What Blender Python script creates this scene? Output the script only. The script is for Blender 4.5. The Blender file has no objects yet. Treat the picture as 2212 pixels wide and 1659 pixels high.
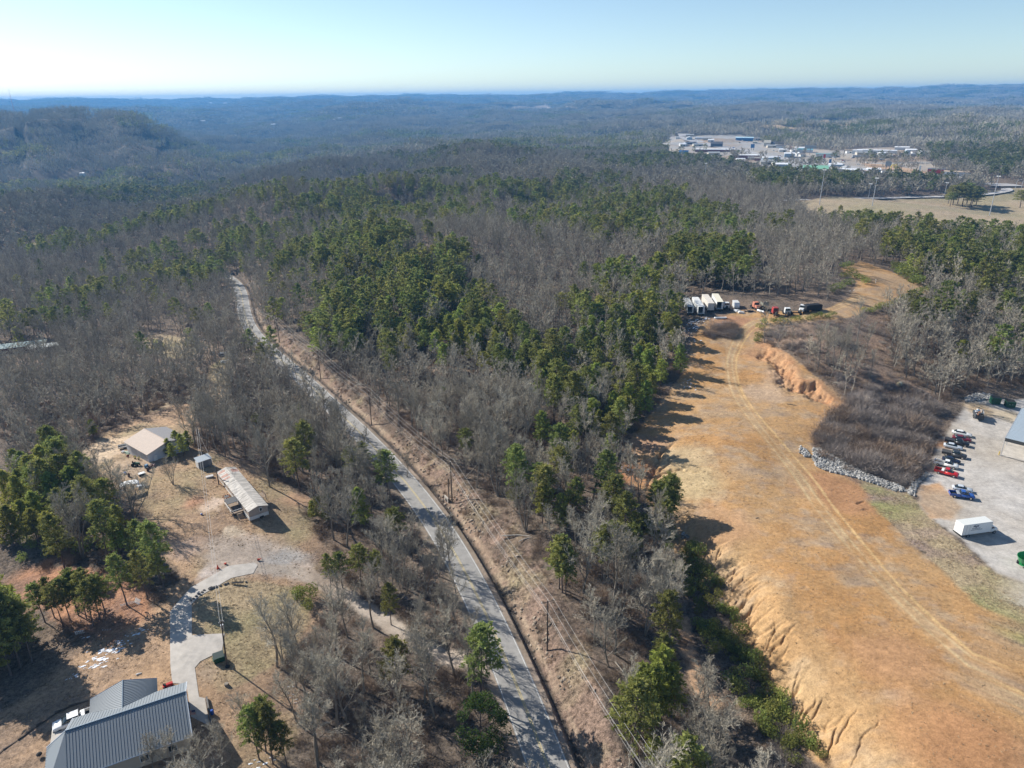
import bpy, bmesh, math, random
import numpy as np
from mathutils import Vector, Matrix
random.seed(7); RNG = np.random.default_rng(7)
R = math.radians
scene = bpy.context.scene

# ------------------------------------------------------------------ camera, sky, sun, exposure
CAM_H = 100.0; PITCH = R(22.05); ROLL = R(0.6); FPX = 1534.0      # focal length in pixels of a 2212 x 1659 frame
cam = bpy.data.cameras.new('camera'); camo = bpy.data.objects.new('camera', cam); scene.collection.objects.link(camo)
cam.sensor_width = 36.0; cam.lens = 36.0 * FPX / 2212.0; cam.clip_start = 1.0; cam.clip_end = 60000.0
_r = Vector((1, 0, 0)); _f = Vector((0, math.cos(PITCH), -math.sin(PITCH))); _u = _r.cross(_f)
_r2 = _r * math.cos(ROLL) - _u * math.sin(ROLL); _u2 = _r * math.sin(ROLL) + _u * math.cos(ROLL)
camo.matrix_world = Matrix(((_r2.x, _u2.x, -_f.x, 0), (_r2.y, _u2.y, -_f.y, 0), (_r2.z, _u2.z, -_f.z, CAM_H), (0, 0, 0, 1)))
scene.camera = camo
SUN_AZ = R(302.0); SUN_EL = R(34.5)                                # clockwise from +Y
w = bpy.data.worlds.new('World'); scene.world = w; w.use_nodes = True
nt = w.node_tree; bg = nt.nodes['Background']
sky = nt.nodes.new('ShaderNodeTexSky'); sky.sky_type = 'NISHITA'; sky.sun_disc = False
sky.sun_elevation = SUN_EL; sky.sun_rotation = SUN_AZ; sky.altitude = 400; sky.air_density = 0.8; sky.dust_density = 0.3; sky.ozone_density = 1.5
tint = nt.nodes.new('ShaderNodeVectorMath'); tint.operation = 'MULTIPLY'; tint.inputs[1].default_value = (1.0, 1.03, 1.0)
nt.links.new(sky.outputs[0], tint.inputs[0]); nt.links.new(tint.outputs[0], bg.inputs[0]); bg.inputs[1].default_value = 0.088
sun = bpy.data.lights.new('sun', 'SUN'); sun.energy = 4.8; sun.angle = R(0.5); sun.color = (1.0, 0.95, 0.87)
suno = bpy.data.objects.new('sun', sun); scene.collection.objects.link(suno)
sd = Vector((math.sin(SUN_AZ) * math.cos(SUN_EL), math.cos(SUN_AZ) * math.cos(SUN_EL), math.sin(SUN_EL)))
suno.rotation_euler = sd.to_track_quat('Z', 'Y').to_euler(); suno.location = (0, 0, 400)
scene.view_settings.view_transform = 'Standard'; scene.view_settings.look = 'None'
scene.view_settings.gamma = 1.0; scene.view_settings.exposure = 0.68
cy = scene.cycles
cy.max_bounces = 4; cy.diffuse_bounces = 2; cy.glossy_bounces = 2; cy.transmission_bounces = 2; cy.volume_bounces = 0
cy.use_adaptive_sampling = True; cy.adaptive_threshold = 0.02
cy.use_denoising = True; cy.denoiser = 'OPENIMAGEDENOISE'; cy.denoising_input_passes = 'RGB_ALBEDO_NORMAL'

# ------------------------------------------------------------------ noise
_P = np.random.default_rng(3).random((256, 256))
def vnoise(x, y):
    xi = np.floor(x).astype(np.int64); yi = np.floor(y).astype(np.int64)
    fx = x - xi; fy = y - yi; fx = fx * fx * (3 - 2 * fx); fy = fy * fy * (3 - 2 * fy)
    a = _P[xi & 255, yi & 255]; b = _P[(xi + 1) & 255, yi & 255]; c = _P[xi & 255, (yi + 1) & 255]; d = _P[(xi + 1) & 255, (yi + 1) & 255]
    return (a * (1 - fx) + b * fx) * (1 - fy) + (c * (1 - fx) + d * fx) * fy - 0.5
def fbm(x, y, o=4):
    s = 0; a = 1.0
    for i in range(o):
        s = s + a * vnoise(x + 17.3 * i, y - 9.1 * i); x = x * 2.03; y = y * 2.03; a *= 0.5
    return s
def sstep(a, b, x):
    t = np.clip((x - a) / (b - a), 0, 1); return t * t * (3 - 2 * t)

# ------------------------------------------------------------------ picture point -> direction / world
def ray(u, v):
    x = (u - 1106.0) / FPX; y = (829.5 - v) / FPX
    d = _f + _r2 * x + _u2 * y
    return d
def proj(x, y, z):
    """world arrays -> frame position (2212 x 1659) and depth"""
    z = z - CAM_H
    dz = x * _f.x + y * _f.y + z * _f.z
    a = (x * _r2.x + y * _r2.y + z * _r2.z) / np.where(dz > 1, dz, 1e9); b = (x * _u2.x + y * _u2.y + z * _u2.z) / np.where(dz > 1, dz, 1e9)
    return 1106 + FPX * a, 829.5 - FPX * b, dz

# control points: picture x, y, ground height there (road by the frame's foot = 0)
CP = [
 (1194,1659,0),(1100,1433,0),(1032,1273,0),(962,1139,-.5),(860,1019,-1.5),(716,879,-3),(600,775,-5),(526,676,-8),(500,603,-10),
 (2100,1000,4),(2190,1200,4),(2000,950,4),(2212,880,4.5),(2212,1450,6),(1700,1300,6),(1960,1500,6),(1600,1120,6.5),(2000,1659,6),(1700,1060,6.5),
 (1550,950,8),(1650,850,8.5),(1600,760,11),(1520,690,15),(1700,690,16),(1880,600,21),(1780,740,15),(1950,700,15),(2100,760,9),(2212,800,6),(1900,860,7),
 (1320,1500,5),(1240,1230,5),(1120,1120,4),(1030,1000,4),(880,860,4),(700,730,1),(1450,1450,-1),(1540,1600,-3),(1390,1280,1),(1330,1120,3),(1330,1000,4.5),
 (1100,850,5),(1250,780,6),(1250,650,9),(1000,620,9),(1400,700,11),(900,700,7),
 (250,1000,6),(520,1080,5),(440,1000,6),(420,1250,4),(400,1420,4),(250,1580,4),(0,1659,2),(0,1300,1),(700,1300,0),(700,1500,-1),(900,1560,-1.5),(860,1300,-1),(760,1060,0),
 (0,1000,-3),(60,770,-9),(200,850,-3),(330,740,-10),(480,780,-4),(100,600,-14),(330,600,-20),(0,470,-30),(250,470,-35),
 (700,560,6),(640,540,2),(1300,520,14),(1600,540,18),(2000,560,16),(2212,580,14),(2000,640,16),(2212,690,12),
 (620,430,10),(850,412,15),(1080,425,14),(620,475,-20),(880,480,-8),(1150,480,-6),(800,528,15),(1000,528,17),(1200,400,0),(1500,440,6),(1700,440,4),(1900,440,4),(2212,440,4),(2050,424,5),(2200,410,6),
 (300,400,-45),(180,385,-52),(450,350,-30),(700,345,6),(1000,340,8),(1300,345,0),(1550,340,0),(1750,340,0),(1850,350,0),(2050,360,0),(2212,370,0),
 (1500,310,0),(1650,300,0),(1800,310,4),(2000,310,10),(2212,310,16),(600,300,-55),(500,310,-60),(800,300,-35),(1000,290,-25),(1200,290,-8),(1400,290,2),
 (470,330,-62),
 (600,262,-30),(900,262,-15),(1200,262,-10),(1500,262,5),(1800,262,15),(2100,262,25),
 (300,245,-10),(700,242,15),(1100,240,15),(1500,240,25),(1900,235,30),(2212,225,30),
 (-300,1200,1),(-300,700,-15),(-300,400,-50),(2500,1200,4),(2500,700,8),(2500,400,4),(2500,260,20),(1106,1900,0),(0,1900,3),(2212,1900,5),
]
cp = []
for u, v, z in CP:
    d = ray(u, v); t = (z - CAM_H) / d.z
    x, y = d.x * t, d.y * t; cp.append((math.atan2(x, y), math.log(math.hypot(x, y)), z))
for th in np.radians(np.arange(-42, 43, 12)):                       # the far rim of hills
    for rr, zz in ((7000, 40), (9500, 98 + 38 * sstep(-.05, .6, th)), (14000, 80 + 40 * sstep(-.05, .6, th))):
        cp.append((th, math.log(rr), float(zz)))
for a_, r_, z_ in ((-.85,1900,-35),(-.7,2000,-40),(-.55,2100,-45),(-.45,2200,-55),(-.7,1500,-48),(-.66,3000,10),(-.52,3000,-35),(-.40,2700,-60),(-.33,3400,-55),(-.36,2000,-58),(-.28,2300,-50),(-.2,1500,-25),(-.1,1150,-8),(.0,1050,-4),(-.18,1050,-12),(-.6,1300,-50),(-.45,1150,-48),(-.32,1000,-35),(-.5,4400,10),(-.2,4600,25),(.1,4800,35)): cp.append((a_, math.log(r_), z_))
cp = np.array(cp); KX = 1.6
_c = np.stack([cp[:, 0] * KX, cp[:, 1]], 1)
def _phi(r): return r
_A = _phi(np.linalg.norm(_c[:, None] - _c[None], axis=2)) + np.eye(len(_c)) * 0.012
_n = len(_c); _M = np.zeros((_n + 1, _n + 1)); _M[:_n, :_n] = _A; _M[_n, :_n] = 1; _M[:_n, _n] = 1
_W = np.linalg.solve(_M, np.append(cp[:, 2], 0))
_NT, _NR = 500, 700; _tg = np.linspace(-.85, .85, _NT); _lg = np.linspace(math.log(60), math.log(14500), _NR)
_G = np.empty((_NT, _NR))
for _i in range(_NT):
    _q = np.stack([np.full(_NR, _tg[_i] * KX), _lg], 1)
    _G[_i] = _phi(np.sqrt(((_q[:, None] - _c[None]) ** 2).sum(2))) @ _W[:-1] + _W[-1]
def base_h(x, y):
    x = np.asarray(x, float); y = np.asarray(y, float); sh = x.shape; x = x.ravel(); y = y.ravel()
    r = np.clip(np.hypot(x, y), 60, 14500); th = np.clip(np.arctan2(x, y), -0.85, 0.85)
    a = np.clip((th + .85) / 1.7 * (_NT - 1), 0, _NT - 1.001); b = np.clip((np.log(r) - _lg[0]) / (_lg[-1] - _lg[0]) * (_NR - 1), 0, _NR - 1.001)
    i = a.astype(int); j = b.astype(int); a = a - i; b = b - j
    out = (_G[i, j] * (1 - a) + _G[i + 1, j] * a) * (1 - b) + (_G[i, j + 1] * (1 - a) + _G[i + 1, j + 1] * a) * b
    # rolling ground, growing with distance from the houses
    w1 = sstep(430, 900, r)
    out += w1 * (fbm(x / 250 + 3, y / 250, 3) * 44) + sstep(2300, 4500, r) * fbm(x / 700, y / 900 + 5, 4) * 55 * (1 - .5 * sstep(6000, 9000, r))
    cr_ = 1 - sstep(-.475, -.36, th + .012 * fbm(th * 14, th * 0, 2)); out += cr_ * (1 + .10 * fbm(th * 9, th * 0 + 4, 3)) * 116 * np.exp(-((np.log(r) - 7.68 + .10 * fbm(th * 5, th * 0, 2)) / .24) ** 2) * (1 - .25 * np.clip(1 - np.abs(fbm(th * 22, np.log(r) * 3, 2)) / .2, 0, 1))
    town = np.exp(-((th - .38) / .28) ** 2 - ((np.log(r) - 7.1) / .4) ** 2)
    out = out - np.clip(town * 1.5, 0, 1) * w1 * (fbm(x / 250 + 3, y / 250, 3) * 44)
    out += sstep(120, 200, r) * fbm(x / 28, y / 28, 3) * 1.2
    return out.reshape(sh)

def hit(u, v, hf):
    d = ray(u, v); ts = np.geomspace(60, 16000, 700)
    X = d.x * ts; Y = d.y * ts; Z = CAM_H + d.z * ts - hf(X, Y)
    k = np.argmax(Z < 0)
    if Z[k] >= 0: k = len(ts) - 1
    t0, t1 = ts[max(k - 1, 0)], ts[k]
    tt = np.linspace(t0, t1, 24); Z = CAM_H + d.z * tt - hf(d.x * tt, d.y * tt); k2 = max(int(np.argmax(Z < 0)), 1)
    t = tt[k2]
    return d.x * t, d.y * t
def polyw(pts, hf): return np.array([hit(u, v, hf) for u, v in pts])

def resample(P, step):
    seg = np.hypot(*np.diff(P, axis=0).T); s = np.r_[0, np.cumsum(seg)]
    n = max(int(s[-1] / step), 2); q = np.linspace(0, s[-1], n + 1)
    return np.stack([np.interp(q, s, P[:, 0]), np.interp(q, s, P[:, 1])], 1), q
def smooth(P, k=3, it=1):
    P = P.copy()
    for _ in range(it):
        Q = P.copy()
        for j in range(1, k + 1):
            Q[k:-k] += P[k - j:len(P) - k - j] + P[k + j:len(P) - k + j] if k + j < len(P) else P[k:-k] * 2
        Q[k:-k] /= (2 * k + 1); P = Q
    return P
def sm1(P, it):
    P = P.copy()
    for _ in range(it): P[1:-1] = (P[:-2] + 2 * P[1:-1] + P[2:]) / 4
    return P
def pdist(x, y, P, chunk=40000):
    """distance to polyline, param s, signed side (+ = right of travel)"""
    A = P[:-1]; B = P[1:]; D = B - A; L2 = (D ** 2).sum(1) + 1e-9; S0 = np.r_[0, np.cumsum(np.sqrt(L2))][:-1]
    dist = np.empty(len(x)); S = np.empty(len(x)); side = np.empty(len(x))
    for i in range(0, len(x), chunk):
        q = np.stack([x[i:i + chunk], y[i:i + chunk]], 1)
        t = np.clip((((q[:, None] - A[None]) * D[None]).sum(2)) / L2, 0, 1)
        C = A[None] + t[..., None] * D[None]; dd = ((q[:, None] - C) ** 2).sum(2); j = dd.argmin(1); ar = np.arange(len(q))
        dist[i:i + chunk] = np.sqrt(dd[ar, j]); S[i:i + chunk] = S0[j] + t[ar, j] * np.sqrt(L2[j])
        cr = D[j, 0] * (q[:, 1] - A[j, 1]) - D[j, 1] * (q[:, 0] - A[j, 0]); side[i:i + chunk] = np.where(cr < 0, 1, -1)
    return dist, S, side
def inpoly(x, y, P):
    c = np.zeros(len(x), bool); n = len(P); j = n - 1
    for i in range(n):
        xi, yi = P[i]; xj, yj = P[j]
        m = ((yi > y) != (yj > y)) & (x < (xj - xi) * (y - yi) / ((yj - yi) or 1e-9) + xi)
        c ^= m; j = i
    return c
def sdpoly(x, y, P, margin=12):
    """signed distance, + inside, -margin far outside"""
    out = np.full(len(x), -float(margin))
    lo = P.min(0) - margin; hi = P.max(0) + margin
    m = (x > lo[0]) & (x < hi[0]) & (y > lo[1]) & (y < hi[1])
    if m.any():
        xx, yy = x[m], y[m]; d, _, _ = pdist(xx, yy, np.vstack([P, P[:1]]))
        out[m] = np.where(inpoly(xx, yy, P), d, -np.minimum(d, margin))
    return out

# ------------------------------------------------------------------ picture outlines of the ground's regions
ROAD = [(486,594),(505,605),(521,622),(524,645),(526,676),(540,716),(566,745),(600,775),(655,818),(716,879),(796,953),(860,1019),(938,1109),(962,1149),(996,1206),(1032,1273),(1064,1353),(1100,1433),(1154,1556),(1194,1659),(1228,1760),(1262,1880)]
PAD = [(1560,683),(1600,668),(1700,672),(1790,672),(1835,650),(1850,610),(1815,580),(1860,565),(1940,592),(1985,635),(1900,660),(1840,685),(1780,695),(1700,700),(1672,702),(1650,735),(1640,745),(1700,765),(1745,800),(1800,850),(1822,880),(1790,905),(1765,940),(1757,985),(1800,1010),(1860,1055),(1900,1100),(1960,1165),(2080,1260),(2212,1385),(2300,1480),(2400,1700),(2300,1900),(1850,1900),(1798,1659),(1775,1619),(1681,1499),(1635,1406),(1585,1319),(1555,1263),(1485,1186),(1440,1150),(1400,1100),(1392,1060),(1345,1035),(1350,960),(1420,880),(1480,800),(1490,760),(1505,720),(1520,695)]
TOE = [(1400,1100),(1440,1150),(1485,1186),(1555,1263),(1585,1319),(1635,1406),(1681,1499),(1775,1619),(1798,1659),(1850,1800)]
LOT = [(2092,866),(2212,862),(2500,880),(2500,1500),(2300,1370),(2212,1292),(2150,1232),(2080,1168),(2020,1128),(1990,1098),(1985,1060),(2000,1020),(2018,990),(2040,945),(2070,900)]
LOTDIRT = [(1985,1050),(2030,1040),(2075,1095),(2060,1120),(2010,1120),(1988,1090)]
STRIP = [(1855,1030),(1900,1045),(1950,1055),(1988,1095),(2060,1160),(2212,1292),(2400,1450),(2400,1560),(2212,1385),(2000,1205),(1890,1095)]
THICKET = [(1765,940),(1800,900),(1830,870),(1880,840),(1960,850),(2020,880),(2015,930),(1988,985),(1968,1030),(1945,1050),(1880,1022),(1800,985),(1757,965)]
HILLBRUSH = [(1670,705),(1760,695),(1850,690),(1915,672),(1930,720),(1925,790),(1985,835),(2040,870),(1960,850),(1880,840),(1830,850),(1760,790),(1700,755),(1645,735)]
YARD = [(165,1000),(210,945),(273,915),(340,885),(400,868),(425,880),(425,935),(400,962),(470,985),(560,1005),(625,1060),(680,1140),(705,1190),(722,1212),(650,1250),(700,1275),(690,1350),(640,1400),(600,1450),(640,1520),(620,1659),(500,1750),(-60,1750),(-60,1560),(60,1500),(180,1400),(330,1310),(380,1250),(360,1210),(290,1180),(320,1120),(300,1080),(270,1062),(205,1045)]
YARD2 = [(0,1225),(90,1225),(230,1225),(330,1270),(330,1330),(240,1390),(120,1340),(60,1290),(0,1275)]
LAWN = [(415,1290),(440,1262),(500,1245),(600,1262),(660,1275),(670,1340),(640,1400),(520,1480),(470,1500),(430,1440),(490,1370),(415,1370)]
CONC = [(413,1269),(467,1239),(493,1223),(550,1216),(557,1221),(547,1239),(500,1249),(430,1289),(414,1306),(415,1373),(485,1369),(480,1406),(433,1429),(421,1443),(430,1506),(443,1509),(453,1569),(413,1549),(403,1479),(372,1476),(368,1436),(367,1323),(377,1309)]
DRIVE = [(552,1228),(600,1222),(640,1228),(690,1252),(740,1282),(781,1306),(837,1346),(897,1389),(951,1416),(1010,1440),(1075,1447)]
TRACK = [(1860,640),(1780,680),(1700,690),(1640,685),(1618,695),(1588,739),(1573,773),(1578,816),(1601,876),(1648,936),(1691,986),(1741,1049),(1791,1129),(1845,1183),(1908,1266),(1975,1326),(2058,1399),(2141,1469),(2212,1525),(2350,1640)]
CORR = [(570,705),(618,722),(752,845),(835,905),(955,1002),(1030,1060),(1105,1120),(1175,1220),(1280,1400),(1350,1659),(1400,1850),(1240,1850),(1180,1600),(1060,1290),(960,1100),(800,940),(640,790),(560,715)]
RAMP = [(1690,433),(1800,429),(1950,426),(2060,424),(2140,420),(2178,414),(2190,409),(2180,405),(2160,402)]
RAMP2 = [(2160,402),(2185,406),(2240,418),(2330,440)]
RAMPLAWN = [(1695,440),(1800,424),(2050,418),(2150,412),(2200,402),(2300,420),(2300,510),(2140,502),(2050,492),(1950,482),(1850,474),(1740,466)]
TOWN = [(1395,325),(1440,305),(1452,290),(1480,297),(1530,292),(1600,291),(1660,308),(1740,318),(1800,325),(1900,318),(1950,320),(1990,330),(2000,345),(2050,368),(2080,380),(2000,378),(1900,372),(1800,371),(1700,366),(1640,356),(1590,346),(1500,334),(1440,332)]
GRASSTOWN = [(1860,352),(1910,355),(2010,372),(1960,374),(1880,364)]
BALD = [(1095,238),(1130,229),(1180,225),(1235,231),(1245,236),(1180,235),(1130,236)]
FIELDS = [[(1590,270),(1620,263),(1690,272),(1760,276),(1700,279),(1640,276)],[(1768,262),(1790,258),(1840,268),(1835,276),(1790,274)]]
CLEARL = [[(285,728),(350,722),(405,730),(430,760),(400,775),(340,770),(300,750)],[(455,795),(490,770),(500,800),(495,850),(470,880),(440,840)],[(65,520),(90,530),(92,560),(78,560)]]
EDGE = [(2030,885),(2100,835),(2230,835),(2230,880),(2095,900),(2060,960),(2030,1010),(2010,1050),(1995,1095),(1960,1075),(1975,1010)]
YARDX = [(1448,700),(1466,680),(1474,630),(1600,640),(1790,650),(1830,690),(1800,705),(1640,720),(1570,745),(1500,790),(1462,770)]
CLEARX = [(1800,585),(1940,580),(2010,625),(2000,680),(1930,672),(1860,700),(1790,700)]
TOWNX = [(1440,318),(1500,330),(1590,345),(1640,356),(1800,370),(1900,372),(2080,380),(2080,399),(2000,397),(1900,392),(1800,389),(1700,383),(1640,374),(1590,364),(1500,350),(1440,346)]
RAMPX = [(1720,438),(1800,430),(2050,425),(2300,410),(2300,530),(2140,526),(1980,512),(1850,500),(1740,492)]
CEDARX = [(930,1575),(1150,1575),(1190,1850),(930,1850)]
PINEX = [(510,1590),(660,1600),(700,1850),(480,1850)]
LHX = [(-40,755),(120,742),(132,772),(120,786),(-40,794)]
HOMEX = [(205,950),(330,900),(330,1060),(300,1120),(215,1100),(190,1030)]

ROADW = polyw(ROAD, base_h); ROADW, _ = resample(ROADW, 4.0); ROADW = sm1(ROADW, 60); ROADW, RS = resample(ROADW, 2.0)
ROADZ = base_h(ROADW[:, 0], ROADW[:, 1]); 
for _ in range(200): ROADZ[1:-1] = (ROADZ[:-2] + 2 * ROADZ[1:-1] + ROADZ[2:]) / 4
TOEW = sm1(resample(polyw(TOE, base_h), 2.0)[0], 10)
PW = {k: polyw(globals()[k], base_h) for k in ('PAD','LOT','LOTDIRT','STRIP','THICKET','HILLBRUSH','YARD','YARD2','LAWN','CONC','CORR','RAMPLAWN','TOWN','GRASSTOWN','BALD','EDGE','YARDX','CLEARX','TOWNX','RAMPX','HOMEX','CEDARX','PINEX','LHX')}
FIELDW = [polyw(p, base_h) for p in FIELDS]; CLEARW = [polyw(p, base_h) for p in CLEARL]
TRACKW = sm1(resample(polyw(TRACK, base_h), 2.0)[0], 30)
DRIVEW = sm1(resample(polyw(DRIVE, base_h), 2.0)[0], 12)
# eroded cracks on the bare slope: outline, width, depth
CR = [([(1458,957),(1432,975),(1420,1000),(1405,1030),(1396,1062)],.9,1.1),([(1475,982),(1447,990),(1440,1005),(1425,1018),(1415,1025)],.7,.8),([(1523,1019),(1495,1020),(1470,1013),(1430,1022),(1402,1045)],.8,.9),
      ([(1640,1290),(1622,1302),(1595,1312),(1580,1318)],.9,1.1),([(1742,1456),(1720,1472),(1700,1490)],.55,.7),([(1768,1490),(1745,1520),(1728,1545)],.5,.6),([(1900,1555),(1870,1585),(1840,1640)],.4,.45),([(1850,1530),(1825,1565),(1800,1590)],.4,.45),
      ([(1866,1082),(1848,1090)],.6,.5),([(1780,1500),(1760,1530)],.4,.5),([(1640,1404),(1618,1418)],.8,.8),([(1878,1100),(1862,1102)],.6,.5),([(1735,880),(1790,905),(1830,875)],.9,.7)]
CRW = [(resample(polyw(p, base_h), 1.0)[0], a, b) for p, a, b in CR]
# the excavated bank: crest line; the ground drops on its left
BANK = [(1655,745),(1672,762),(1690,768),(1705,785),(1718,805),(1727,828),(1745,830),(1764,826),(1775,845),(1800,862),(1818,880)]
BANKW = resample(polyw(BANK, base_h), 1.0)[0]

def n_(x, y): return fbm(x / 5, y / 5, 2)
def near_h(x, y, h):
    """road bed, ditch, banks, pad edge, erosion - for points near the camera"""
    d, s, side = pdist(x, y, ROADW); zr = np.interp(s, RS, ROADZ)
    nz = fbm(x / 3.0, y / 3.0, 3)
    k = 1 - sstep(5.5, 17, d); prof = np.where(side < 0, -1.0 * np.exp(-((d - 5.4) / 1.0) ** 2) + 4.2 * sstep(6.5, 13, d) * (1 + .5 * nz), -1.6 * sstep(5.5, 12, d))
    h = h * (1 - k) + (zr + prof) * k
    h = np.where(d < 4.6, zr - 0.03, h)
    # pad edge
    d, s, side = pdist(x, y, TOEW); L = np.where(side > 0, -d, d)   # + on the pad
    wob = L + 2.2 * fbm(x / 9, y / 9, 3)
    ins = sdpoly(x, y, PW['PAD'], 20) > -8
    drop = (1 - sstep(0.0, 9.0, wob)) * 3.6 * np.exp(-np.clip(-L - 2, 0, 99) / 12) * sstep(0, 12, s)
    rill = np.abs(fbm(s / 1.5 + .5 * n_(x, y), L / 11, 3)); gro = np.clip(1 - rill / .15, 0, 1) * (np.exp(-((L - 3.5) / 4.0) ** 2)) * .75 * sstep(5, 20, s) * np.clip(.6 + 2.4 * fbm(s / 14, s * 0, 2), .1, 1.3)
    m = (d < 40)
    h = h - np.where(m, drop + gro, 0)
    # excavated bank
    d, s, side = pdist(x, y, BANKW); Lb = d * side                  # + = towards the pad
    n2 = fbm(x / 4.0, y / 4.0, 3)
    Lm = Lb + 1.8 * n2 + .9 * fbm(x / 1.1, y / 1.1, 3)
    low = sstep(-0.6, 1.6, Lm) * (1 - sstep(3, 9, Lm)) * (1.9 + 1.5 * fbm(x / 1.6, y / 1.6, 3))
    high = np.exp(-(np.clip(-Lb, 0, 99) / 5.0) ** 2) * .5 * (Lb < 1)
    ends = sstep(0, 8, s) * (1 - sstep(BANKL - 8, BANKL, s))
    h = h + (high - low) * ends * (d < 25)
    for P, wd, dp in CRW:
        lo = P.min(0) - 4; hi = P.max(0) + 4; m = (x > lo[0]) & (x < hi[0]) & (y > lo[1]) & (y < hi[1])
        if m.any():
            dd, ss, _ = pdist(x[m] + .9 * vnoise(x[m] / 1.1, y[m] / 1.1), y[m] + .9 * vnoise(y[m] / 1.1 + 9, x[m] / 1.1), P); tp = np.sin(np.pi * np.clip(ss / max(np.hypot(*np.diff(P, axis=0).T).sum(), 1), .02, .98)) ** .6
            h[m] -= dp * np.exp(-(dd / (wd * (.22 + .3 * tp))) ** 2) * tp
    t = sdpoly(x, y, PW['THICKET'], 14)
    h = h + .3 * sstep(-4, 8, t) * (1 + .6 * fbm(x / 7, y / 7, 3))
    return h
_g = np.random.default_rng(8)
for _k in range(64):                                                # fine rills down the clay slope
    _i = int(_g.uniform(.12, .97) * (len(TOEW) - 2)); _t = TOEW[_i + 1] - TOEW[_i]; _t /= np.hypot(*_t); _nn = np.array([-_t[1], _t[0]]) if True else _t
    _L = _g.uniform(3.5, 10.5); _m = int(_L) + 2; _q = [TOEW[_i] - _nn * .5]; _a = _g.normal(0, .35)
    for _j in range(_m): _a += _g.normal(0, .28); _q.append(_q[-1] + (_nn * math.cos(_a) + _t * math.sin(_a)) * _L / _m)
    CRW.append((np.array(_q), _g.uniform(.28, .6), _g.uniform(.25, .75)))
BANKL = float(np.hypot(*np.diff(BANKW, axis=0).T).sum())
def H(x, y):
    x = np.asarray(x, float); y = np.asarray(y, float); sh = x.shape; x = x.ravel(); y = y.ravel()
    h = base_h(x, y); m = (np.hypot(x, y) < 520) & (y > 0)
    if m.any(): h[m] = near_h(x[m], y[m], h[m])
    return h.reshape(sh)
def Hs(x, y): return float(H(np.array([x]), np.array([y]))[0])
def at(u, v, dz=0.0):
    x, y = hit(u, v, H); return Vector((x, y, Hs(x, y) + dz))
def inplane(u, v, z):
    d = ray(u, v); t = (z - CAM_H) / d.z; return Vector((d.x * t, d.y * t, z))

# ------------------------------------------------------------------ materials
MATS = {}
def node(nt, t, loc=None, **kw):
    n = nt.nodes.new(t)
    for k, v in kw.items(): setattr(n, k, v)
    return n
def mat(name, col, rough=0.8, metal=0.0, noise=0.0, nscale=2.0, bump=0.0, rnd=0.0, spec=0.3, stretch=None, attr=None, trans=0.0):
    """principled material; noise = +- value variation, rnd = per-object variation"""
    if name in MATS: return MATS[name]
    m = bpy.data.materials.new(name); m.use_nodes = True; nt = m.node_tree; b = nt.nodes['Principled BSDF']
    b.inputs['Roughness'].default_value = rough; b.inputs['Metallic'].default_value = metal; b.inputs['Specular IOR Level'].default_value = spec
    L = nt.links
    if attr:
        a = node(nt, 'ShaderNodeAttribute'); a.attribute_name = attr; src = a.outputs['Color']
    else:
        a = node(nt, 'ShaderNodeRGB'); a.outputs[0].default_value = (*col, 1); src = a.outputs[0]
    if noise or bump:
        tc = node(nt, 'ShaderNodeTexCoord'); mp = node(nt, 'ShaderNodeMapping'); L.new(tc.outputs['Object'], mp.inputs[0])
        if stretch: mp.inputs['Scale'].default_value = stretch
        n1 = node(nt, 'ShaderNodeTexNoise'); n1.inputs['Scale'].default_value = nscale; n1.inputs['Detail'].default_value = 5; n1.inputs['Roughness'].default_value = 0.65
        L.new(mp.outputs[0], n1.inputs['Vector'])
        if noise:
            mr = node(nt, 'ShaderNodeMapRange'); mr.inputs['From Min'].default_value = .3; mr.inputs['From Max'].default_value = .7
            mr.inputs['To Min'].default_value = 1 - noise; mr.inputs['To Max'].default_value = 1 + noise; L.new(n1.outputs[0], mr.inputs[0])
            hs = node(nt, 'ShaderNodeVectorMath', operation='SCALE'); L.new(src, hs.inputs[0]); L.new(mr.outputs[0], hs.inputs['Scale']); src = hs.outputs[0]
        if bump:
            bp = node(nt, 'ShaderNodeBump'); bp.inputs['Strength'].default_value = bump; L.new(n1.outputs[0], bp.inputs['Height']); L.new(bp.outputs[0], b.inputs['Normal'])
    if rnd:
        oi = node(nt, 'ShaderNodeObjectInfo'); mr = node(nt, 'ShaderNodeMapRange'); mr.inputs['To Min'].default_value = 1 - rnd; mr.inputs['To Max'].default_value = 1 + rnd
        L.new(oi.outputs['Random'], mr.inputs[0]); hs = node(nt, 'ShaderNodeVectorMath', operation='SCALE'); L.new(src, hs.inputs[0]); L.new(mr.outputs[0], hs.inputs['Scale']); src = hs.outputs[0]
    L.new(src, b.inputs['Base Color'])
    MATS[name] = m
    return m

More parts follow.
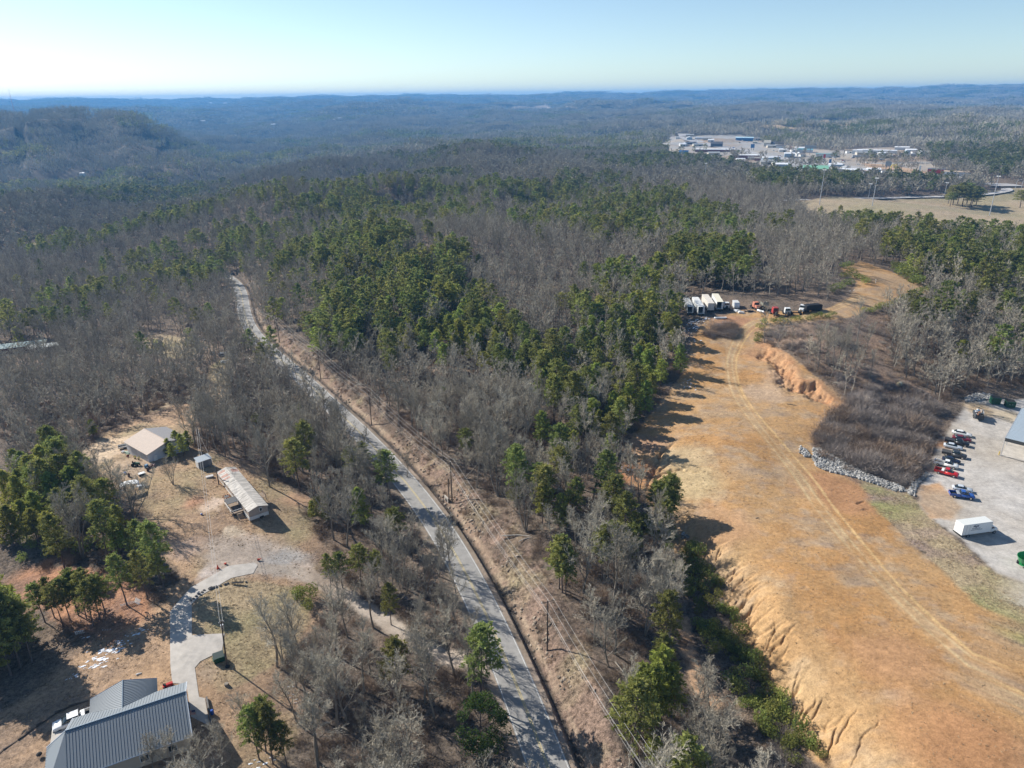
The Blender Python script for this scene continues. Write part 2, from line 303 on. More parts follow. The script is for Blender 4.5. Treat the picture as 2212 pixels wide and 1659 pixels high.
# ------------------------------------------------------------------ mesh helpers
class MB:
    """collects shapes that become ONE mesh"""
    def __init__(s): s.v = []; s.f = []
    def add(s, vs, fs):
        o = len(s.v); s.v += [tuple(p) for p in vs]; s.f += [tuple(i + o for i in f) for f in fs]; return s
    def box(s, c, d, rz=0, rx=0, taper=None):
        x, y, z = d[0] / 2, d[1] / 2, d[2] / 2; tx, ty = taper or (1, 1)
        M = Matrix.Translation(c) @ Matrix.Rotation(rz, 4, 'Z') @ Matrix.Rotation(rx, 4, 'X')
        vs = [M @ Vector(p) for p in ((-x,-y,-z),(x,-y,-z),(x,y,-z),(-x,y,-z),(-x*tx,-y*ty,z),(x*tx,-y*ty,z),(x*tx,y*ty,z),(-x*tx,y*ty,z))]
        return s.add(vs, [(3,2,1,0),(4,5,6,7),(0,1,5,4),(1,2,6,5),(2,3,7,6),(3,0,4,7)])
    def tube(s, pts, rs, n=6, cap=True):
        pts = [Vector(p) for p in pts]; rs = rs if hasattr(rs, '__len__') else [rs] * len(pts); base = len(s.v)
        for i, p in enumerate(pts):
            t = (pts[min(i + 1, len(pts) - 1)] - pts[max(i - 1, 0)]).normalized()
            a = t.orthogonal().normalized() if abs(t.z) > .9 else Vector((0, 0, 1)).cross(t).normalized(); b = t.cross(a)
            if abs(t.z) > .9: a = Vector((1, 0, 0)); a = (a - t * a.dot(t)).normalized(); b = t.cross(a)
            for k in range(n):
                q = 2 * math.pi * k / n; s.v.append(tuple(p + (a * math.cos(q) + b * math.sin(q)) * rs[i]))
        for i in range(len(pts) - 1):
            for k in range(n):
                k2 = (k + 1) % n; s.f.append((base + i*n + k, base + i*n + k2, base + (i+1)*n + k2, base + (i+1)*n + k))
        if cap:
            s.f.append(tuple(base + k for k in range(n))[::-1]); s.f.append(tuple(base + (len(pts)-1)*n + k for k in range(n)))
        return s
    def prism(s, poly, y0, y1, M=None):
        """x,z outline extruded along y"""
        n = len(poly); vs = [Vector((x, y0, z)) for x, z in poly] + [Vector((x, y1, z)) for x, z in poly]
        if M: vs = [M @ p for p in vs]
        return s.add(vs, [tuple(range(n)), tuple(range(2*n-1, n-1, -1))] + [(i, i + n, (i+1) % n + n, (i+1) % n) for i in range(n)])
    def build(s, name, m, parent=None, bevel=0, smooth=False, loc=None, rz=0):
        me = bpy.data.meshes.new(name); me.from_pydata(s.v, [], s.f)
        bm = bmesh.new(); bm.from_mesh(me); bmesh.ops.recalc_face_normals(bm, faces=bm.faces)
        if bevel:
            bmesh.ops.remove_doubles(bm, verts=bm.verts, dist=1e-5)
            bmesh.ops.bevel(bm, geom=[e for e in bm.edges if len(e.link_faces) == 2 and e.calc_face_angle(0) > .6], offset=bevel, segments=2, affect='EDGES', clamp_overlap=True)
        bm.to_mesh(me); bm.free()
        if smooth:
            for p in me.polygons: p.use_smooth = True
        me.materials.append(m)
        o = bpy.data.objects.new(name, me); scene.collection.objects.link(o)
        if parent is not None: o.parent = parent
        if loc is not None: o.location = loc
        if rz: o.rotation_euler[2] = rz
        return o
def tag(o, label=None, cat=None, group=None, kind=None):
    if label: o['label'] = label
    if cat: o['category'] = cat
    if group: o['group'] = group
    if kind: o['kind'] = kind
    return o
def thing(name, label, cat, loc=(0,0,0), rz=0, group=None):
    o = bpy.data.objects.new(name, None); scene.collection.objects.link(o); o.empty_display_size = .3
    o.location = loc; o.rotation_euler[2] = rz
    return tag(o, label, cat, group)
def np_mesh(name, V, Q, mats, attrs=None, fmi=None, smooth=False):
    me = bpy.data.meshes.new(name); V = np.asarray(V, np.float32); Q = np.asarray(Q, np.int32); k = Q.shape[1]
    me.vertices.add(len(V)); me.vertices.foreach_set('co', V.ravel())
    me.loops.add(Q.size); me.loops.foreach_set('vertex_index', Q.ravel())
    me.polygons.add(len(Q)); me.polygons.foreach_set('loop_start', np.arange(0, Q.size, k, dtype=np.int32))
    if fmi is not None: me.polygons.foreach_set('material_index', np.asarray(fmi, np.int32))
    me.polygons.foreach_set('use_smooth', np.full(len(Q), bool(smooth)))
    me.update(); me.validate()
    for a, c in (attrs or {}).items():
        at_ = me.attributes.new(a, 'FLOAT_COLOR', 'POINT'); c4 = np.ones((len(V), 4), np.float32); c4[:, :3] = c; at_.data.foreach_set('color', c4.ravel())
    for m in mats: me.materials.append(m)
    return me
def link(name, me, parent=None):
    o = bpy.data.objects.new(name, me); scene.collection.objects.link(o); o.parent = parent; return o

# ------------------------------------------------------------------ the ground, one sheet to the horizon
def build_ground():
    rr = np.r_[np.geomspace(4, 66, 12)[:-1], np.geomspace(66, 340, 700)[:-1], np.geomspace(340, 15000, 620)]
    fine = np.radians(np.linspace(-39.5, 39.5, 1080)); th = np.r_[fine, np.radians(np.arange(43, 319, 5))]
    nr, ntq = len(rr), len(th)
    A, B = np.meshgrid(rr, th, indexing='ij'); X = (A * np.sin(B)).ravel(); Y = (A * np.cos(B)).ravel()
    Z = H(X, Y)
    r = np.hypot(X, Y); near = (r < 1300)
    n1 = fbm(X / 14, Y / 14, 4); n2 = fbm(X / 2.2 + 50, Y / 2.2, 3); n3 = fbm(X / 60, Y / 60 + 30, 3)
    C = np.empty((len(X), 3)); litter = np.array([.20, .148, .108]); dark = np.array([.125, .102, .082])
    t = np.clip(.5 + n1 + .4 * n2, 0, 1)[:, None]; C[:] = dark * (1 - t) + litter * t
    far = sstep(700, 2500, r)[:, None]; C = C * (1 - far) + np.array([.075, .075, .06]) * (.8 + .5 * n3[:, None]) * far
    det = np.zeros(len(X))                                          # 0 litter, .5 soil, 1 gravel: which fine detail the shader lays on
    def put(sd, col, e=1.0, wob=1.6, d=None):
        nonlocal C, det
        k = sstep(-e, e, sd + wob * (n2 * .8 + n1 * .5)); k = np.where(sd <= -11.5, 0, k)[:, None]
        C = C * (1 - k) + col * k
        if d is not None: det = det * (1 - k[:, 0]) + d * k[:, 0]
    c_ = lambda *a: np.array(a)
    mixc = lambda a, b, t: a * (1 - np.clip(t, 0, 1)[:, None]) + b * np.clip(t, 0, 1)[:, None]
    m = near; Xn, Yn = X, Y
    S = {k: sdpoly(X, Y, P, 12 if k not in ('TOWN', 'BALD', 'RAMPLAWN') else 30) for k, P in PW.items()}
    put(S['CORR'], mixc(mixc(c_(.235,.165,.125), c_(.125,.095,.072), .45 + 1.6 * n1 + 1.1 * n2), c_(.27,.22,.14), -.1 + 1.6 * fbm(X / 6 + 20, Y / 6, 3)), 1.5, 2.5, 0.0)
    for P in CLEARW: put(sdpoly(X, Y, P), mixc(c_(.36,.27,.19), c_(.26,.22,.12), .5 + n1), 1.5, 2.5, .4)
    yard = mixc(mixc(c_(.40,.27,.17), c_(.24,.17,.12), .35 + 1.5 * n1 + .9 * n2), c_(.30,.245,.145), .0 + 1.6 * fbm(X / 11 + 9, Y / 11, 3) )
    put(S['YARD'], yard, 1.5, 2.5, .3); put(S['YARD2'], mixc(c_(.40,.21,.12), c_(.27,.16,.11), .5 + n1 + n2), 1.5, 2, .2)
    put(S['LAWN'], mixc(c_(.36,.275,.17), c_(.28,.24,.13), .25 + 1.6 * n1), .8, 1, .2)
    # light sandy ground behind and left of the tan garage, washed patches by the trailer home
    for (u, v, rad, col, e) in ((235,960,7,(.50,.38,.26),3),(215,985,6,(.48,.37,.26),3),(285,1010,7,(.40,.30,.21),3),(330,880,6,(.40,.31,.21),2),(455,1090,3.2,(.55,.42,.31),1),(470,1085,2.4,(.56,.43,.33),1),(420,1085,3,(.42,.24,.15),2),(505,1150,2.2,(.5,.4,.29),1),
                            (400,1185,3.5,(.42,.30,.22),2),(560,1200,7,(.40,.33,.27),3),(610,1215,5,(.38,.35,.32),2.5),(500,1195,6,(.38,.31,.25),3),(455,1240,3,(.45,.38,.33),1.5),(640,1235,3,(.45,.36,.29),1.5),(640,950+130,3,(.42,.27,.17),2),(430,1460,3,(.40,.34,.26),1.5),(345,1500,9,(.38,.25,.15),4)):
        px, py = hit(u, v, H); put(rad - np.hypot(X - px, (Y - py) * 1.0), c_(*col), e, 2.2, .5)
    # pad: tan clay with redder, yellower and dry-grass patches
    g = fbm(X / 30 + 7, Y / 18, 4); q = fbm(X / 9, Y / 5 + 3, 4)
    pc = mixc(c_(.415,.255,.120), c_(.39,.215,.088), .30 + 1.3 * g + .8 * n2); pc = mixc(pc, c_(.375,.260,.155), .28 + 1.6 * q - .5 * g + 1.2 * n2); pc = mixc(pc, c_(.26,.19,.14), -.15 + 1.1 * fbm(X / 3.2 + 60, Y / 1.6, 4) + .5 * q)
    cu, cv, _ = proj(X, Y, Z)
    d, s, side = pdist(X, Y, TOEW); L = d * -side
    pc = mixc(pc, c_(.43,.30,.165), np.exp(-((L - 6) / 6) ** 2) * (s > 10) * (.75 + n1)); pc = mixc(pc, c_(.40,.17,.07), (np.exp(-((L - 13) / 4) ** 2) * (.2 + 1.2 * n1)))
    put(S['PAD'], pc, .6, 1.5, .5)
    for (u, v, rad, col) in ((1800,1060,9,(.37,.20,.10)),(1835,1085,6,(.37,.20,.10)),(1370,1020,6,(.36,.18,.09)),(1400,960,5,(.35,.21,.13)),(1560,1140,7,(.39,.235,.125)),(2050,1600,9,(.38,.21,.10)),(2150,1640,9,(.38,.20,.095)),(1930,1420,7,(.37,.21,.105)),(1590,700,9,(.38,.21,.12)),(1950,610,14,(.40,.27,.155)),
                             (1690,820,6,(.43,.28,.17)),(1650,850,7,(.41,.29,.19)),(1640,770,6,(.40,.23,.12)),(1740,850,6,(.45,.29,.16)),(1780,865,5,(.45,.29,.16)),(1480,990,7,(.42,.31,.18)),(1490,1040,8,(.44,.33,.185)),(1350,960,5,(.36,.24,.16))):
        px, py = hit(u, v, H); put(rad - np.hypot(X - px, Y - py), c_(*col), 3.5, 2.5)
    dr, sr, sdd = pdist(X, Y, BANKW); put(3.2 - np.abs(dr * sdd - 1.2) , mixc(c_(.42,.255,.14), c_(.36,.19,.095), .5 + n2), .8, .8, .5)
    put(S['STRIP'], mixc(mixc(c_(.36,.28,.17), c_(.25,.24,.10), .35 + 1.6 * n1), c_(.30,.22,.17), .1 + 1.6 * q), 1.2, 1.8, .2)
    put(S['HILLBRUSH'], mixc(c_(.25,.175,.125), c_(.15,.115,.09), .5 + 1.3 * n1), 1.2, 2, .1)
    put(S['THICKET'], c_(.16,.12,.095), 1.2, 1.5, .1)
    put(S['LOT'], mixc(c_(.45,.42,.385), c_(.40,.355,.30), .4 + 1.2 * n1 + .6 * g), .9, 1.2, 1.0)
    put(S['LOTDIRT'], mixc(c_(.44,.27,.15), c_(.36,.28,.2), .4 + n1), 1, 1.5, .5)
    for (u, v, rad, col) in ((2120,885,5,(.44,.33,.21)),(2180,900,5,(.46,.38,.27)),(2040,960,2.5,(.42,.23,.12)),(2010,1010,3,(.36,.27,.18))):
        px, py = hit(u, v, H); put(rad - np.hypot(X - px, Y - py), c_(*col), 2, 1.5, .6)
    d, s, side = pdist(X, Y, TRACKW); k = near & (d < 8)
    off = 1.0 + .15 * np.sin(s / 9)
    put(2.0 - d, mixc(pc, c_(.43,.295,.165), .35 + n1), 1.0, 1.4); fd = .22 * np.clip(fbm(X / 5 + 80, Y / 5, 3) + .25, 0, 1) * 1.6; put(np.where(d < 6, .30 - fd - np.abs(d - off), -12), c_(.48,.35,.195), .32, .35); put(np.where(d < 6, .2 - np.abs(d - off - .55), -12), c_(.42,.26,.13), .2, .2)
    put(np.where((s > 60) & (d < 6), .3 - np.abs(d * -side - 2.9 - .8 * np.sin(s / 23)), -12), c_(.54,.36,.17), .3, .35)
    # washed channel west of the shrubs
    px = np.array([hit(u, v, H) for u, v in ((1475,1340),(1487,1400),(1500,1450),(1515,1500),(1540,1520))]); d, s, side = pdist(X, Y, px)
    put(1.5 - d, c_(.48,.31,.19), .7, 1.0, .4)
    # road verge and ditch
    d, s, side = pdist(X, Y, ROADW); put(np.where(d < 12, 5.0 - d, -12), mixc(c_(.30,.24,.19), c_(.20,.16,.12), .5 + 1.5 * n1), .8, .9, .6)
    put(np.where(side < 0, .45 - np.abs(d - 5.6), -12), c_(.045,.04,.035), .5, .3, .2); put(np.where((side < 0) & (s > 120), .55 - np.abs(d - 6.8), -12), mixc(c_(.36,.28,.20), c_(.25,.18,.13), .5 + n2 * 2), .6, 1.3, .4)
    d, s, side = pdist(X, Y, DRIVEW); put(np.where(d < 8, 1.9 - d, -12), mixc(c_(.42,.36,.30), c_(.34,.27,.21), .5 + n1), .7, .8, .8)
    # far open ground
    put(S['RAMPLAWN'], mixc(c_(.36,.28,.19), c_(.29,.25,.15), .4 + 1.2 * n3), 3, 3, .2)
    put(S['TOWN'], mixc(mixc(c_(.32,.31,.295), c_(.36,.31,.25), .4 + 1.6 * n3), c_(.30,.22,.15), -.1 + 2 * fbm(X / 90, Y / 90, 2)), 5, 5, .8)
    put(S['GRASSTOWN'], c_(.44,.30,.19), 4, 3, .3)
    put(S['BALD'], c_(.40,.33,.26), 8, 10, .5)
    for P in FIELDW: put(sdpoly(X, Y, P, 30), c_(.40,.30,.19), 6, 6, .4)
    n4 = fbm(X / .8 + 3, Y / .5, 2); C = np.clip(C * (1 + .12 * n2[:, None] + .16 * n4[:, None] * (r < 300)[:, None]), 0.01, .9)
    i = np.arange((nr - 1))[:, None] * ntq; j = np.arange(ntq)[None]; j2 = (j + 1) % ntq
    Q = np.stack([i + j, i + j2, i + ntq + j2, i + ntq + j], -1).reshape(-1, 4)
    D = np.zeros((len(X), 3)); D[:, 0] = np.clip(det, 0, 1)
    V = np.stack([X, Y, Z], 1)
    m_ = bpy.data.materials.new('earth'); m_.use_nodes = True; nt = m_.node_tree; b = nt.nodes['Principled BSDF']; L_ = nt.links
    b.inputs['Roughness'].default_value = .95; b.inputs['Specular IOR Level'].default_value = .1
    a = node(nt, 'ShaderNodeAttribute'); a.attribute_name = 'col'; dt = node(nt, 'ShaderNodeAttribute'); dt.attribute_name = 'det'
    sp = node(nt, 'ShaderNodeSeparateColor'); L_.new(dt.outputs['Color'], sp.inputs[0])
    tc = node(nt, 'ShaderNodeTexCoord')
    def nz(sc, det_, rough):
        n = node(nt, 'ShaderNodeTexNoise'); n.inputs['Scale'].default_value = sc; n.inputs['Detail'].default_value = det_; n.inputs['Roughness'].default_value = rough; L_.new(tc.outputs['Object'], n.inputs['Vector']); return n
    na, nb, nc = nz(1.3, 6, .75), nz(.22, 4, .6), nz(5.0, 3, .6)
    def mr(src, a0, a1, b0, b1):
        n = node(nt, 'ShaderNodeMapRange'); L_.new(src, n.inputs[0])
        for q_, v_ in zip(('From Min','From Max','To Min','To Max'), (a0, a1, b0, b1)): n.inputs[q_].default_value = v_
        return n.outputs[0]
    def mth(op, x, y):
        n = node(nt, 'ShaderNodeMath', operation=op)
        for k_, s_ in enumerate((x, y)):
            if isinstance(s_, (int, float)): n.inputs[k_].default_value = s_
            else: L_.new(s_, n.inputs[k_])
        return n.outputs[0]
    amp = mr(sp.outputs[0], 0, .6, 1.0, .28)                         # litter is speckled, soil and gravel are smoother
    va = mth('MULTIPLY', mr(na.outputs[0], .3, .7, -.75, .75), amp)
    vb = mr(nb.outputs[0], .3, .7, -.16, .16); vc = mth('MULTIPLY', mr(nc.outputs[0], .3, .7, -.4, .4), amp)
    val = mth('MAXIMUM', mth('ADD', mth('ADD', va, vb), mth('ADD', vc, 1.0)), .12)
    hs = node(nt, 'ShaderNodeVectorMath', operation='SCALE'); L_.new(a.outputs['Color'], hs.inputs[0]); L_.new(val, hs.inputs['Scale'])
    L_.new(hs.outputs[0], b.inputs['Base Color'])
    bp = node(nt, 'ShaderNodeBump'); bp.inputs['Distance'].default_value = .5; L_.new(mth('MULTIPLY', amp, .9), bp.inputs['Strength']); L_.new(na.outputs[0], bp.inputs['Height']); L_.new(bp.outputs[0], b.inputs['Normal'])
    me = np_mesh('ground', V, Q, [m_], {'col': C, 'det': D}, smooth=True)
    # middle of the disc, straight under the viewpoint
    o = link('ground', me); o['kind'] = 'structure'; o['label'] = 'wooded hills, bare clay and brown yards rolling to the horizon'
    return o
build_ground()

# ------------------------------------------------------------------ road, lines, drives
def ribbon(name, P, hw, m, zoff, zf, side_off=0.0, s0=None, s1=None, dash=None):
    T = np.gradient(P, axis=0); T /= np.linalg.norm(T, axis=1)[:, None]; N = np.stack([-T[:, 1], T[:, 0]], 1)
    C = P + N * side_off; z = zf + zoff
    V = np.vstack([np.c_[C - N * hw, z], np.c_[C + N * hw, z]]); n = len(P)
    Q = np.array([(i, i + 1, i + 1 + n, i + n) for i in range(n - 1)])
    o = link(name, np_mesh(name, V, Q, [m], smooth=True)); return o
asph = mat('asphalt', (.285,.275,.26), .9, noise=.14, nscale=.9, bump=.05, spec=.2)
ROADZ2 = ROADZ + .02
road = ribbon('road', ROADW, 3.35, asph, .02, ROADZ); tag(road, 'worn grey two-lane road winding down into the woods', kind='structure')
wl = mat('white_line', (.55,.55,.53), .7, noise=.35, nscale=1.5); yl = mat('yellow_line', (.50,.40,.18), .7, noise=.3, nscale=1.5)
for off, m_ in ((-3.1, wl), (3.1, wl), (-.14, yl), (.14, yl)):
    o = ribbon('road_line', ROADW, .06, m_, .03, ROADZ, off); o['kind'] = 'structure'
dz = H(DRIVEW[:, 0], DRIVEW[:, 1]); 
for _ in range(6): dz[1:-1] = (dz[:-2] + 2 * dz[1:-1] + dz[2:]) / 4
def drape(name, P, m, dz, step=0.6, label=None):
    lo = P.min(0); hi = P.max(0); nx = int((hi[0] - lo[0]) / step) + 2; ny = int((hi[1] - lo[1]) / step) + 2
    bm = bmesh.new(); f = bm.faces.new([bm.verts.new((x, y, 0)) for x, y in P])
    for k in range(nx): bmesh.ops.bisect_plane(bm, geom=bm.verts[:] + bm.edges[:] + bm.faces[:], plane_co=(lo[0] + k * step * 2.5, 0, 0), plane_no=(1, 0, 0))
    for k in range(ny): bmesh.ops.bisect_plane(bm, geom=bm.verts[:] + bm.edges[:] + bm.faces[:], plane_co=(0, lo[1] + k * step * 2.5, 0), plane_no=(0, 1, 0))
    co = np.array([v.co[:2] for v in bm.verts]); z = H(co[:, 0], co[:, 1])
    for v, q in zip(bm.verts, z): v.co.z = q + dz
    bmesh.ops.recalc_face_normals(bm, faces=bm.faces)
    me = bpy.data.meshes.new(name); bm.to_mesh(me); bm.free(); me.materials.append(m); o = link(name, me); o['kind'] = 'structure'
    if label: o['label'] = label
    return o
conc = mat('old_concrete', (.47,.43,.38), .85, noise=.18, nscale=.5, bump=.05)
drape('driveway', PW['CONC'], conc, .07, label='pale concrete driveway with a turning spur by the pole')
rampw = sm1(resample(polyw(RAMP, H), 8)[0], 8); rz_ = H(rampw[:, 0], rampw[:, 1]); rz_ = np.convolve(np.pad(rz_, 6, 'edge'), np.ones(13) / 13, 'valid')
pale = mat('pale_asphalt', (.44,.42,.40), .9, noise=.1, nscale=.05)
o = ribbon('road', rampw, 5.5, pale, .3, rz_); tag(o, 'pale highway ramp across the dry lawn', kind='structure')
TR = sm1(resample(polyw([(1470,285),(1485,300),(1560,318),(1640,335),(1720,347),(1800,357),(1860,366),(1950,377),(2080,384),(2150,395),(2180,405)], H), 10)[0], 14)
tz = H(TR[:, 0], TR[:, 1]); tz = np.convolve(np.pad(tz, 8, 'edge'), np.ones(17) / 17, 'valid')
o = ribbon('road', TR, 16, mat('town_asphalt', (.36,.345,.335), .9, noise=.12, nscale=.03), .5, tz); tag(o, 'wide grey highway through the distant town', kind='structure')

# ------------------------------------------------------------------ trees: meshes
bark = mat('bark', (.25,.22,.18), .9, noise=.25, nscale=1.2, rnd=.25)
twig = mat('bare_twigs', (.385,.345,.27), .9, noise=.15, nscale=.3, rnd=.32)
pbark = mat('pine_bark', (.13,.10,.085), .9, noise=.25, nscale=1.5)
def needle_mat(name, c, rnd=.25):
    m = bpy.data.materials.new(name); m.use_nodes = True; nt = m.node_tree; b = nt.nodes['Principled BSDF']; L = nt.links
    b.inputs['Roughness'].default_value = .75; b.inputs['Specular IOR Level'].default_value = .15
    oi = node(nt, 'ShaderNodeObjectInfo'); hsv = node(nt, 'ShaderNodeHueSaturation'); hsv.inputs['Color'].default_value = (*c, 1)
    def mr(src, a, b_):
        n = node(nt, 'ShaderNodeMapRange'); n.inputs['To Min'].default_value = a; n.inputs['To Max'].default_value = b_; L.new(src, n.inputs[0]); return n.outputs[0]
    fr = node(nt, 'ShaderNodeMath', operation='FRACT'); mu = node(nt, 'ShaderNodeMath', operation='MULTIPLY'); mu.inputs[1].default_value = 37.7
    L.new(oi.outputs['Random'], mu.inputs[0]); L.new(mu.outputs[0], fr.inputs[0])
    at_ = node(nt, 'ShaderNodeAttribute'); at_.attribute_name = 'tone'
    L.new(mr(oi.outputs['Random'], .465, .52), hsv.inputs['Hue'])
    vm = node(nt, 'ShaderNodeMath', operation='MULTIPLY'); L.new(mr(fr.outputs[0], 1 - rnd, 1 + rnd), vm.inputs[0]); L.new(at_.outputs['Fac'], vm.inputs[1]); L.new(vm.outputs[0], hsv.inputs['Value'])
    L.new(hsv.outputs[0], b.inputs['Base Color'])
    tr = node(nt, 'ShaderNodeBsdfTranslucent'); mx = node(nt, 'ShaderNodeMixShader'); mx.inputs[0].default_value = .45
    L.new(hsv.outputs[0], tr.inputs[0]); L.new(b.outputs[0], mx.inputs[1]); L.new(tr.outputs[0], mx.inputs[2]); L.new(mx.outputs[0], nt.nodes['Material Output'].inputs[0])
    MATS[name] = m; return m
ndark = needle_mat('pine_needles', (.225,.250,.072)); nyoung = needle_mat('young_pine_needles', (.28,.32,.072)); nshrub = needle_mat('shrub_leaves', (.235,.27,.07), .3)
ndead = mat('brush_twigs', (.235,.17,.12), .95, rnd=.35)

class TB:
    """triangle buffer in numpy-friendly lists"""
    def __init__(s): s.v = []; s.f = []; s.t = []
    def cone(s, p, q, r0, r1, n=4):
        d = (q - p); L = d.length
        if L < 1e-6: return
        d /= L; a = d.orthogonal().normalized(); b = d.cross(a); o = len(s.v)
        for c, r in ((p, r0), (q, r1)):
            for k in range(n):
                an = 2 * math.pi * k / n; s.v.append(tuple(c + (a * math.cos(an) + b * math.sin(an)) * r))
        for k in range(n):
            k2 = (k + 1) % n; s.f.append((o + k, o + k2, o + n + k2)); s.f.append((o + k, o + n + k2, o + n + k))
    def twig(s, p, q, w, side):
        o = len(s.v); h = side * (w / 2); s.v += [tuple(p - h), tuple(p + h), tuple(q)]; s.f.append((o, o + 1, o + 2))
    def leaf(s, p, a, b, tone=1.0):
        o = len(s.v); s.v += [tuple(p - a), tuple(p + b * .6), tuple(p + a), tuple(p - b * .6)]; s.f += [(o, o+1, o+2), (o, o+2, o+3)]; s.t += [tone] * 4
def rv(rnd): 
    while True:
        v = Vector((rnd.uniform(-1, 1), rnd.uniform(-1, 1), rnd.uniform(-1, 1)))
        if .05 < v.length < 1: return v.normalized()
def tmesh(name, tb, mats, tone=False, mi=None):
    me = np_mesh(name, tb.v, tb.f, mats, fmi=mi)
    if tone:
        a = me.attributes.new('tone', 'FLOAT', 'POINT'); t = np.ones(len(tb.v), np.float32); t[:len(tb.t)] = tb.t; a.data.foreach_set('value', t)
    return me
def bare_tree(seed, h=14, spread=.42, lod=0, start=.28, multi=1, tw=1.0):
    rnd = random.Random(seed); T = TB(); C = TB()
    for stem in range(multi):
        lean = Vector((rnd.uniform(-.12, .12), rnd.uniform(-.12, .12), 1)) if multi == 1 else Vector((rnd.uniform(-.45, .45), rnd.uniform(-.45, .45), 1))
        p = Vector((0, 0, -.4)); pts = [p.copy()]; n = 7 if lod == 0 else 4; d = lean.normalized()
        hh = h * rnd.uniform(.85, 1.0)
        for i in range(n):
            d = (d + rv(rnd) * .13 + Vector((0, 0, .08))).normalized(); p = p + d * hh / n; pts.append(p.copy())
        r0 = h * .0125
        rad = lambda t: r0 * (1 - .88 * t) + .012
        for i in range(n): T.cone(pts[i], pts[i+1], rad(i / n), rad((i + 1) / n), 6 if lod == 0 else 3)
        nl = {0: 15, 1: 10, 2: 6}[lod] // (1 if multi == 1 else 2) + 1
        for k in range(nl):
            t = start + (1 - start) * (k + rnd.random()) / nl; t = min(t, .97); i = min(int(t * n), n - 1); b = pts[i].lerp(pts[i+1], t * n - i)
            az = k * 2.4 + rnd.uniform(-.5, .5); el = rnd.uniform(.45, .95) + t * .35
            L1 = h * spread * (1.12 - .75 * t) * rnd.uniform(.75, 1.15)
            d1 = Vector((math.cos(az) * math.cos(el), math.sin(az) * math.cos(el), math.sin(el)))
            q = b; m = 4 if lod == 0 else 2; r1 = rad(t) * .5; bp = [b.copy()]
            for j in range(m):
                d1 = (d1 + rv(rnd) * .20 + Vector((0, 0, .12))).normalized(); q2 = q + d1 * L1 / m
                T.cone(q, q2, r1 * (1 - j / m) + .012, r1 * (1 - (j + 1) / m) + .01, 4 if lod == 0 else 3); q = q2; bp.append(q.copy())
            n2 = {0: 7, 1: 6, 2: 5}[lod]
            for j in range(n2):
                u_ = .2 + .8 * (j + rnd.random()) / n2; ii = min(int(u_ * m), m - 1); s_ = bp[ii].lerp(bp[ii+1], u_ * m - ii)
                d2 = (d1 + rv(rnd) * .85 + Vector((0, 0, .25))).normalized(); L2 = L1 * rnd.uniform(.28, .5) * (1.15 - .4 * u_)
                e = s_ + d2 * L2
                sd_ = d2.cross(rv(rnd)).normalized()
                if lod == 0:
                    mid = s_.lerp(e, .5) + rv(rnd) * L2 * .07
                    C.cone(s_, mid, .032, .022, 3); C.twig(mid, e, .042, sd_)
                    for k3 in range(10):
                        u3 = .15 + .85 * rnd.random(); s3 = s_.lerp(e, u3); d3 = (d2 + rv(rnd) * .8 + Vector((0, 0, .2))).normalized(); L3 = L2 * rnd.uniform(.3, .6)
                        e3 = s3 + d3 * L3; C.twig(s3, e3, .036 * tw, d3.cross(rv(rnd)).normalized())
                        for k4 in range(3):
                            s4 = s3.lerp(e3, rnd.uniform(.3, .9)); d4 = (d3 + rv(rnd) * .8).normalized(); C.twig(s4, s4 + d4 * L3 * .6, .032 * tw, d4.cross(rv(rnd)).normalized())
                elif lod == 1:
                    C.twig(s_, e, .12, sd_)
                    for k3 in range(9):
                        s3 = s_.lerp(e, .1 + .9 * rnd.random()); d3 = (d2 + rv(rnd) * .9 + Vector((0, 0, .2))).normalized(); C.twig(s3, s3 + d3 * L2 * rnd.uniform(.35, .75), .10, d3.cross(rv(rnd)).normalized())
                else:
                    C.twig(s_, e, .5, sd_)
                    for k3 in range(5):
                        s3 = s_.lerp(e, rnd.random()); d3 = (d2 + rv(rnd) * .9 + Vector((0, 0, .2))).normalized(); C.twig(s3, s3 + d3 * L2 * .8, .55, d3.cross(rv(rnd)).normalized())
    return T, C
